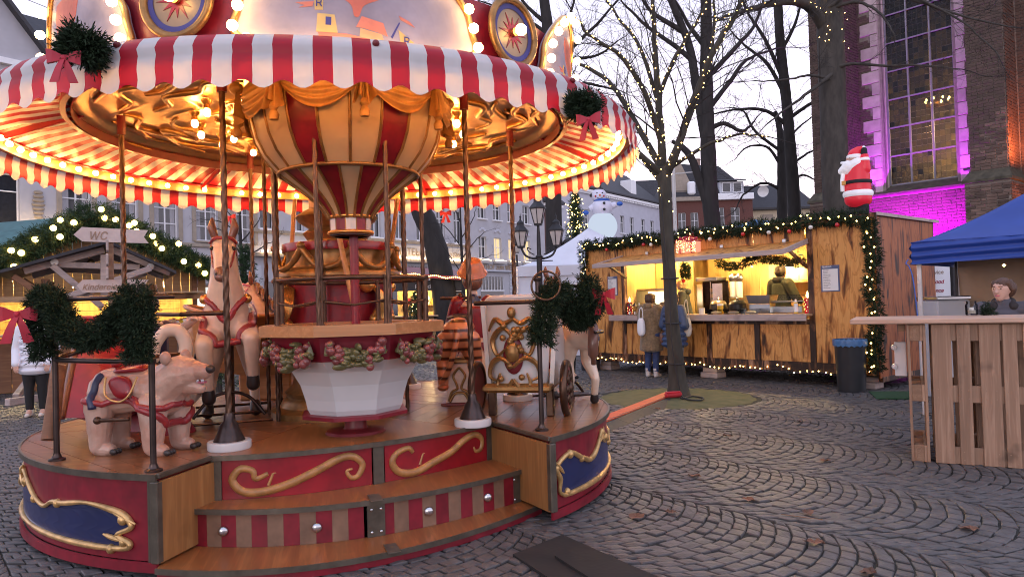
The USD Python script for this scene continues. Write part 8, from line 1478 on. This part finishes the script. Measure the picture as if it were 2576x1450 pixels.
# ---------------------------------------------------------------- pallet table, blue tent and what stands there
g0 = G(2300, 1160); PY = g0[1]+.02; PX = g0[0]-.01
def pallet(label, loc, rz, stamp=True):
    t = thing('pallet', label, 'pallet', loc, rz); xs = [0, .1863, .35, .5137, .655]; ws = [.145, .1, .145, .1, .145]; rp = np.random.default_rng(int(abs(loc[0])*1000) % 97)
    for x, w in zip(xs, ws): put(t, 'deck_board', B().cbox((x+w/2, .011, .6), (w, .022, 1.2-.004*rp.random()), .003, R=roty(rp.normal(0, .002))), LK['pallet_wood'])
    for z in (.0725, .6, 1.1275): put(t, 'stringer_board', B().cbox((.4, .0335, z), (.8, .022, .145), .003), LK['pallet_wood'])
    for z in (.0725, .6, 1.1275):
        for i, (x, w) in enumerate(((.05, .1), (.4, .145), (.75, .1))):
            bk = put(t, 'block', B().cbox((x, .0835, z), (w, .078, .145), .004), LK['pallet_block'])
            if stamp and i == 0 and z != .6:
                m = meshkit.text_mesh('EPAL', .024, .001); v = np.array(m.vertices); R_ = np.array([[0, 0, -1.], [0, -1, 0], [1, 0, 0]])      # reading upwards on the block's end
                put(bk, 'stamp_letters', B().add(np.column_stack([-.0006-v[:, 2], .0835+(v[:, 1]-.012), z-.04+v[:, 0]]), m.faces), LK['carved']); a = np.linspace(0, 2*PI, 29); put(bk, 'stamp_ring', B().tube(np.column_stack([0*a-.0006, .0835+.026*np.cos(a), z+.058*np.sin(a)]), .0014, 4), LK['carved'])
    for x, w in ((.05, .1), (.4, .145), (.75, .1)): put(t, 'bottom_board', B().cbox((x, .133, .6), (w, .022, 1.2), .003), LK['pallet_wood'])
    nl = B()
    for x, w in zip(xs, ws):
        for z in (.0725, .6, 1.1275):
            for dx in (.25, .75):
                for dz in (-.035, .035): nl.sph((x+w*dx, -.0005, z+dz), (.006, .002, .006), -1)
    put(t, 'nail_heads', nl, LK['carved'], kind='stuff'); return t
RT = -math.radians(29); TXv, TYv = rotz(RT)[:, 0], rotz(RT)[:, 1]; T0_ = np.array([PX, PY, 0])
def tw(x, y, z=0.): return T0_+TXv*x+TYv*y+np.array([0, 0, z])
pallet('upright pallet standing edge-on with stamped EPAL blocks, left end of the table', tw(.144, 0), RT+PI/2)
pallet('upright pallet whose five planks face the square under the table top', tw(.185, 0), RT)
pallet('upright pallet at the rear of the table', tw(.185, .66), RT, False)
tt = thing('table_top', 'long pale wooden table top resting on upright pallets', 'table top', tw(0, 0, 1.2), RT)
put(tt, 'board', B().cbox((.55, .37, .03), (2.0, .84, .045), .008), LK['table_board']); put(tt, 'batten', B().cbox((-.04, .4, -.03), (.06, .7, .06), .004), LK['pallet_block']); put(tt, 'batten', B().cbox((1.1, .4, -.03), (.06, .7, .06), .004), LK['pallet_block'])
br_ = thing('white_bracket', 'white plastic panel with two round knobs behind the left pallet', 'panel', tw(-.06, .45, .75), RT); put(br_, 'panel', B().cbox((0, 0, .11), (.1, .02, .32), .006), LK['white_plastic'])
for z in (.02, .2): put(br_, 'knob', B().lathe([(0, 0), (.028, 0), (.022, .05), (0, .055)], 14).xf(rotx(PI/2), (-.05, 0, z+.02)), LK['white_plastic'], smooth=40)
jl = P(2445, 803, PY+.25); j = thing('glass_jar', 'glass jar half filled with sand on the pallet table', 'jar', (jl[0], PY+.25, 1.2535), 0)
put(j, 'glass', B().lathe([(0, .004), (.045, .004), (.05, .015), (.05, .1), (.04, .115), (.042, .135), (.039, .135), (.037, .115), (.046, .1), (.046, .02), (0, .012)], 28), LK['clear_glass'], smooth=40); put(j, 'sand', B().lathe([(0, .013), (.045, .02), (.045, .05), (0, .054)], 20), LK['cotton_bag'], smooth=40); put(j, 'candle', B().lathe([(0, .05), (.02, .05), (.02, .075), (0, .075)], 12), LK['paper'])
fs = thing('fir_sprig', 'dark fir sprig arranged beside the jar on the pallet table', 'fir sprig', (P(2482, 803, PY+.25)[0], PY+.25, 1.2535), 0)
nb = B()
for a, e in ((0, (0, 0, .13)), (1, (.07, -.02, .05)), (2, (-.05, -.03, .05)), (3, (.1, .03, .02)), (4, (.02, .05, .1))): nb.add(*needles([(0, 0, .01), np.array(e)*.5, e], .035, 420, .022, .0018, 200+a, along=.8))
put(fs, 'needles', nb, LK['garland_green'], kind='stuff'); put(fs, 'stem', B().tube([(0, 0, 0), (0, 0, .12)], .004, 5), LK['bark_dark'])
# blue pop-up tent
tc = P(2292, 610, 8.6); tz = tc[2]; te = unit(SE+[0, .12, 0]); tn = np.array([-te[1], te[0], 0]); tent = thing('blue_tent', 'blue pop-up tent with wrinkled valance at the right edge', 'tent', (tc[0], tc[1], 0), math.atan2(te[1], te[0]))
mat('tent_blue', (.012, .045, .26), .5, var=.12, scale=3, bump=.3, bscale=5); mat('tent_sheet', (.38, .25, .16), .4, var=.15, scale=2, bump=.3, bscale=3); mat('pole_white', (.6, .55, .52), .4)
def rq(u, w): m = np.maximum(np.abs(u-.5), np.abs(w-.5))*2; return np.stack([3*u, 2.02*w, tz+.85*(1-m)**1.3], -1)
put(tent, 'roof', B().grid(rq, 28, 28), LK['tent_blue'], smooth=True)
wr = lambda u, w: .018*np.sin(w*17+2*np.sin(u*2.2))+.006*np.sin(u*60)*(1-w)
put(tent, 'valance', B().grid(lambda u, w: np.stack([3*u, -.012+wr(u, w), tz+.004-.27*w+.012*np.sin(u*5)*w], -1), 60, 14), LK['tent_blue'], smooth=True); put(tent, 'valance', B().grid(lambda u, w: np.stack([-.012+wr(u, w), 2.02*u, tz+.004-.27*w], -1), 60, 14), LK['tent_blue'], smooth=True)
for x, y in ((.06, .06), (2.95, .06), (.02, 2.0), (2.98, 2.0)): put(tent, 'pole', B().cbox((x, y, tz/2-.02), (.045, .045, tz-.04), .006), LK['pole_white'])
put(tent, 'blue_cord', B().tube(catmull([(-.03, -.03, tz-.2), (-.05, -.05, tz-.25), (-.02, -.03, tz-.3), (.02, -.03, tz-.5), (.06, -.02, .9)], 6), .006, 5), LK['mitten_blue'])
put(tent, 'rear_sheet', B().grid(lambda u, w: np.stack([.05+2.9*u, 1.93+.03*np.sin(u*19+w*4)+.02*np.sin(w*13), .25+(tz-.3)*w], -1), 40, 16), LK['tent_sheet'], smooth=True); put(tent, 'inner_frame', B().beam((.0, 1.97, tz-.1), (3, 1.97, tz-.1), .03, .03), LK['iron']); put(tent, 'inner_post', B().beam((.03, 1.9, 0), (.03, 1.9, tz), .03, .03), LK['iron'])
lights(tent, np.array([(.75+.34*i, 1.0+.2*(i % 2), tz-.3-.02*(i % 3)) for i in range(6)]), .022, 'led_warm')
bY = 12.6; bp_ = lambda px, py: P(px, py, bY)
a, c = bp_(2285, 668), bp_(2402, 1000); bn_ = thing('food_banner', 'white banner with dark red words such as Food partly hidden by the stall', 'banner', (0, bY, 0), 0)
put(bn_, 'panel', B().cbox(((a[0]+c[0])/2, .0, 1.1), (c[0]-a[0], .03, 2.0), .006), LK['white_plastic'])
for s, py, look, hh in (('Service', 684, 'carved', .062), ('Fast Food', 708, 'ink_red', .062), ('Residence', 730, 'ink_red', .06), ('Schokolade', 752, 'ink_red', .06), ('Backwaren', 773, 'ink_red', .06), ('Catering', 794, 'ink_red', .06), ('Uhr', 824, 'ink_red', .09)):
    m = meshkit.text_mesh(s, hh, .003, s != 'Service'); v = np.array(m.vertices); xr_ = bp_(2372, py)[0]; put(bn_, 'lettering', B().add(np.column_stack([xr_+v[:, 0]-v[:, 0].max()+(.2*v[:, 1] if s != 'Service' else 0), -.018-v[:, 2], bp_(2356, py)[2]-hh*.5+v[:, 1]]), m.faces), LK[look])
a = bp_(2410, 700); gp2 = thing('grey_post', 'dark grey upright post beside the white banner', 'post', (a[0], bY+.1, 0), 0); put(gp2, 'post', B().cbox((0, 0, 1.1), (.13, .1, 2.2), .01), LK['iron'])
a = bp_(2437, 720); pk = thing('pink_sign', 'narrow pink sign with small print and round emblem', 'sign', (a[0], bY+.2, 1.75), 0); put(pk, 'panel', B().cbox((0, 0, 0), (.28, .02, 1.3), .005), mat('pink_board', (.6, .34, .33), .6)); put(pk, 'emblem', B().lathe([(0, 0), (.07, 0), (.07, .006), (0, .006)], 24).xf(rotx(PI/2), (0, -.011, -.15)), LK['mustard'])
for i, s in enumerate(('Österreich', 'Haxe', '27000')): m = meshkit.text_mesh(('Imbiss', 'Grill', '2024')[i] if False else s, .035, .002); v = np.array(m.vertices); put(pk, 'lettering', B().add(np.column_stack([v[:, 0]-.1, -.012-v[:, 2], .36-.09*i+v[:, 1]]), m.faces), LK['ink_red'])
a, c = P(2365, 745, 9.6), P(2447, 800, 9.6); bx_ = thing('grey_chest', 'grey chest freezer with lid behind the pallet table', 'freezer', ((a[0]+c[0])/2, 9.9, 0), -.1); zt = P(2400, 744, 9.6)[2]; put(bx_, 'cabinet', B().cbox((0, 0, (zt-.05)/2), (c[0]-a[0], .6, zt-.06), .02), LK['render_grey']); put(bx_, 'lid', B().cbox((0, -.005, zt-.025), (c[0]-a[0]+.02, .62, .05), .015), LK['steel'])
gm = [G(2185, 985, .004), G(2300, 985, .004), G(2330, 1003, .004), G(2205, 1003, .004)]; mt_ = thing('green_mat', 'strip of green artificial turf behind the pallet table', 'mat'); put(mt_, 'mat', loft([gm, [x+np.array([0, 0, .012]) for x in gm]], 4), mat('turf_green', (.015, .06, .02), .9, var=.4, scale=30))
# ---------------------------------------------------------------- on the ground
ms = thing('moss_disc', None, None, (TREE_C[0], TREE_C[1], 0), 0, kind='structure'); mat('moss', (.07, .075, .025), .95, var=.45, scale=5, bump=1., bscale=60, col2=(.14, .12, .05))
a = np.arange(64)/64*2*PI; rr_ = 1.14+.02*np.sin(a*7)+.015*np.sin(a*13)
v = [(0, 0, .05)]; 
for k in range(1, 9): v += [(rr_[i]*k/8*math.cos(a[i]), rr_[i]*k/8*math.sin(a[i]), .05*(1-(k/8)**2)-.006+.008*math.sin(i*2.1+k*3)) for i in range(64)]
f = [(0, 1+i, 1+(i+1) % 64) for i in range(64)]+[t for k in range(7) for i in range(64) for t in ((1+k*64+i, 1+(k+1)*64+i, 1+(k+1)*64+(i+1) % 64), (1+k*64+i, 1+(k+1)*64+(i+1) % 64, 1+k*64+(i+1) % 64))]
put(ms, 'moss', B().add(v, f), LK['moss'], smooth=True)
c0, c1 = G(1440, 1100), G(1702, 992); cd = unit(c1-c0); cn_ = np.array([-cd[1], cd[0], 0]); rp = thing('cable_ramp', 'orange and black rubber cable ramp from the carousel to the young tree', 'cable ramp', c0, math.atan2(cd[1], cd[0])); LN = np.linalg.norm(c1-c0); mat('ramp_orange', (.6, .1, .03), .6, var=.15, scale=8)
ns_ = int(LN/.5)
for k in range(ns_):
    x0, x1 = LN*k/ns_, LN*(k+1)/ns_-.006
    sgm = put(rp, 'orange_lid', B().cbox(((x0+x1)/2, .03, .052), (x1-x0, .2, .012), .004), LK['ramp_orange']); put(sgm, 'black_base', B().add(*loft([[(x0, -.26, 0), (x1, -.26, 0), (x1, .2, 0), (x0, .2, 0)], [(x0, -.1, .045), (x1, -.1, .045), (x1, .14, .045), (x0, .14, .045)]], 4).get()[:2]), LK['rubber_black'])
    for q in range(5): put(sgm, 'tooth', B().add([(x0+(x1-x0)*q/5, -.07, .0585), (x0+(x1-x0)*(q+.6)/5, -.07, .0585), (x0+(x1-x0)*(q+.5)/5, -.025, .0585), (x0+(x1-x0)*(q+.1)/5, -.025, .0585)], [(0, 1, 2, 3)]), LK['rubber_black'])
pg = G(1693, 992, .09); plug = thing('red_connector', 'red power connector lying at the foot of the young tree', 'connector', pg, .3); put(plug, 'housing', B().add(*blob([((-.1, 0, 0), .04, (.1, 0, 0), .045)], .03, 2).get()[:2]), LK['knit_red'], smooth=True); put(plug, 'grip', B().cbox((0, 0, .035), (.22, .07, .03), .01), LK['bauble_red'])
cbl = thing('black_cable', 'black cable coiling over the moss at the young tree', 'cable'); q = [G(1705, 985, .1)]+[G(x, y, .05) for x, y in ((1725, 1002), (1760, 1006), (1768, 1000), (1740, 996), (1720, 1001), (1712, 1000))]; put(cbl, 'cable', B().tube(catmull(q, 6), .012, 6), LK['rubber_black'], smooth=True)
ec_ = thing('tree_cable', 'black cable strapped up the young tree\'s trunk', 'cable'); q = [x+np.array([-.06, -.14, 0]) for x in (P(1716, 980, 10.6), P(1700, 900, 10.6), P(1692, 820, 10.6), P(1690, 740, 10.6), P(1676, 600, 10.6), P(1668, 480, 10.6))]; put(ec_, 'cable', B().tube(catmull(q, 6), .008, 5), LK['rubber_black'], smooth=True)
for z in (.5, 1.15, 1.8): 
    c = p1[int(np.argmin(np.abs(p1[:, 2]-z)))]+b1; put(ec_, 'strap', B().lathe([(.132, -.012), (.136, 0), (.132, .012)], 20, c), LK['rubber_black'])
mt2 = thing('rubber_mat', 'dark worn rubber mat on the cobbles before the steps', 'mat'); q = [G(1290, 1392, .02), G(1415, 1343, .02), G(1690, 1465, .02), G(1500, 1530, .02)]; put(mt2, 'mat', loft([[x-np.array([0, 0, .03]) for x in q], q], 4), mat('mat_rubber', (.01, .009, .009), .85, var=.4, scale=5, bump=.4, bscale=30)); 
q = [G(1395, 1395, .035), G(1470, 1372, .035), G(1720, 1475, .035), G(1560, 1500, .035)]; put(mt2, 'ridge', loft([[x-np.array([0, 0, .018]) for x in q], q], 4), LK['mat_rubber'])
lf = [(1690, 1288, 'pale brown leaf lying right of the rubber mat'), (1885, 1258, 'curled leaf on the cobbles left of the white straw'), (2030, 1290, 'broad reddish leaf lying against the white straw'), (2075, 1160, 'small leaf midway between the straw and the pallet table'), (1745, 1198, 'dark leaf on the cobbles right of the carousel skirt'), (2385, 1158, 'leaf lying just before the foot of the planked pallet'), (2440, 1330, 'leaf nearest the right edge of the square'), (2190, 1440, 'large ochre leaf at the very bottom of the view'), (1830, 1096, 'leaf on the cobbles below the mossy disc'), (1655, 1028, 'leaf lying on the moss left of the young tree'), (2290, 1000, 'leaf beside the green mat behind the table'), (2010, 1060, 'leaf on the cobbles before the black bin'), (2050, 1365, 'lone leaf between the straw and the bottom edge'), (1600, 1300, 'leaf on the cobbles above the rubber mat')]
mat('leaf_brown', (.15, .07, .04), .7, var=.4, scale=3, tint=.4); rl_ = np.random.default_rng(12)
for i, (px, py, lab) in enumerate(lf):
    c = G(px, py, .008); s = .034+.026*rl_.random(); t = thing('fallen_leaf', lab, 'leaf', c, rl_.random()*6, group='fallen leaves on the cobbles')
    n_ = 14; a = np.arange(n_)/n_*2*PI; r_ = s*(.75+.35*np.abs(np.cos(a*2.5)))*(1-.25*np.sin(a)); v = [(0, 0, .004)]+[(r_[k]*math.cos(a[k]), r_[k]*math.sin(a[k])*.75, .004+.02*rl_.random()) for k in range(n_)]
    put(t, 'blade', B().add(v, [(0, 1+k, 1+(k+1) % n_) for k in range(n_)]), LK['leaf_brown']); put(t, 'stalk', B().tube([(0, 0, .006), (-s*1.3, 0, .01)], .0015, 4), LK['leaf_brown'])
sv = thing('stick', 'thin pale straw lying on the cobbles', 'straw'); put(sv, 'straw', B().tube([G(1965, 1292, .01), G(2070, 1306, .012)], .003, 5), LK['pallet_block'])
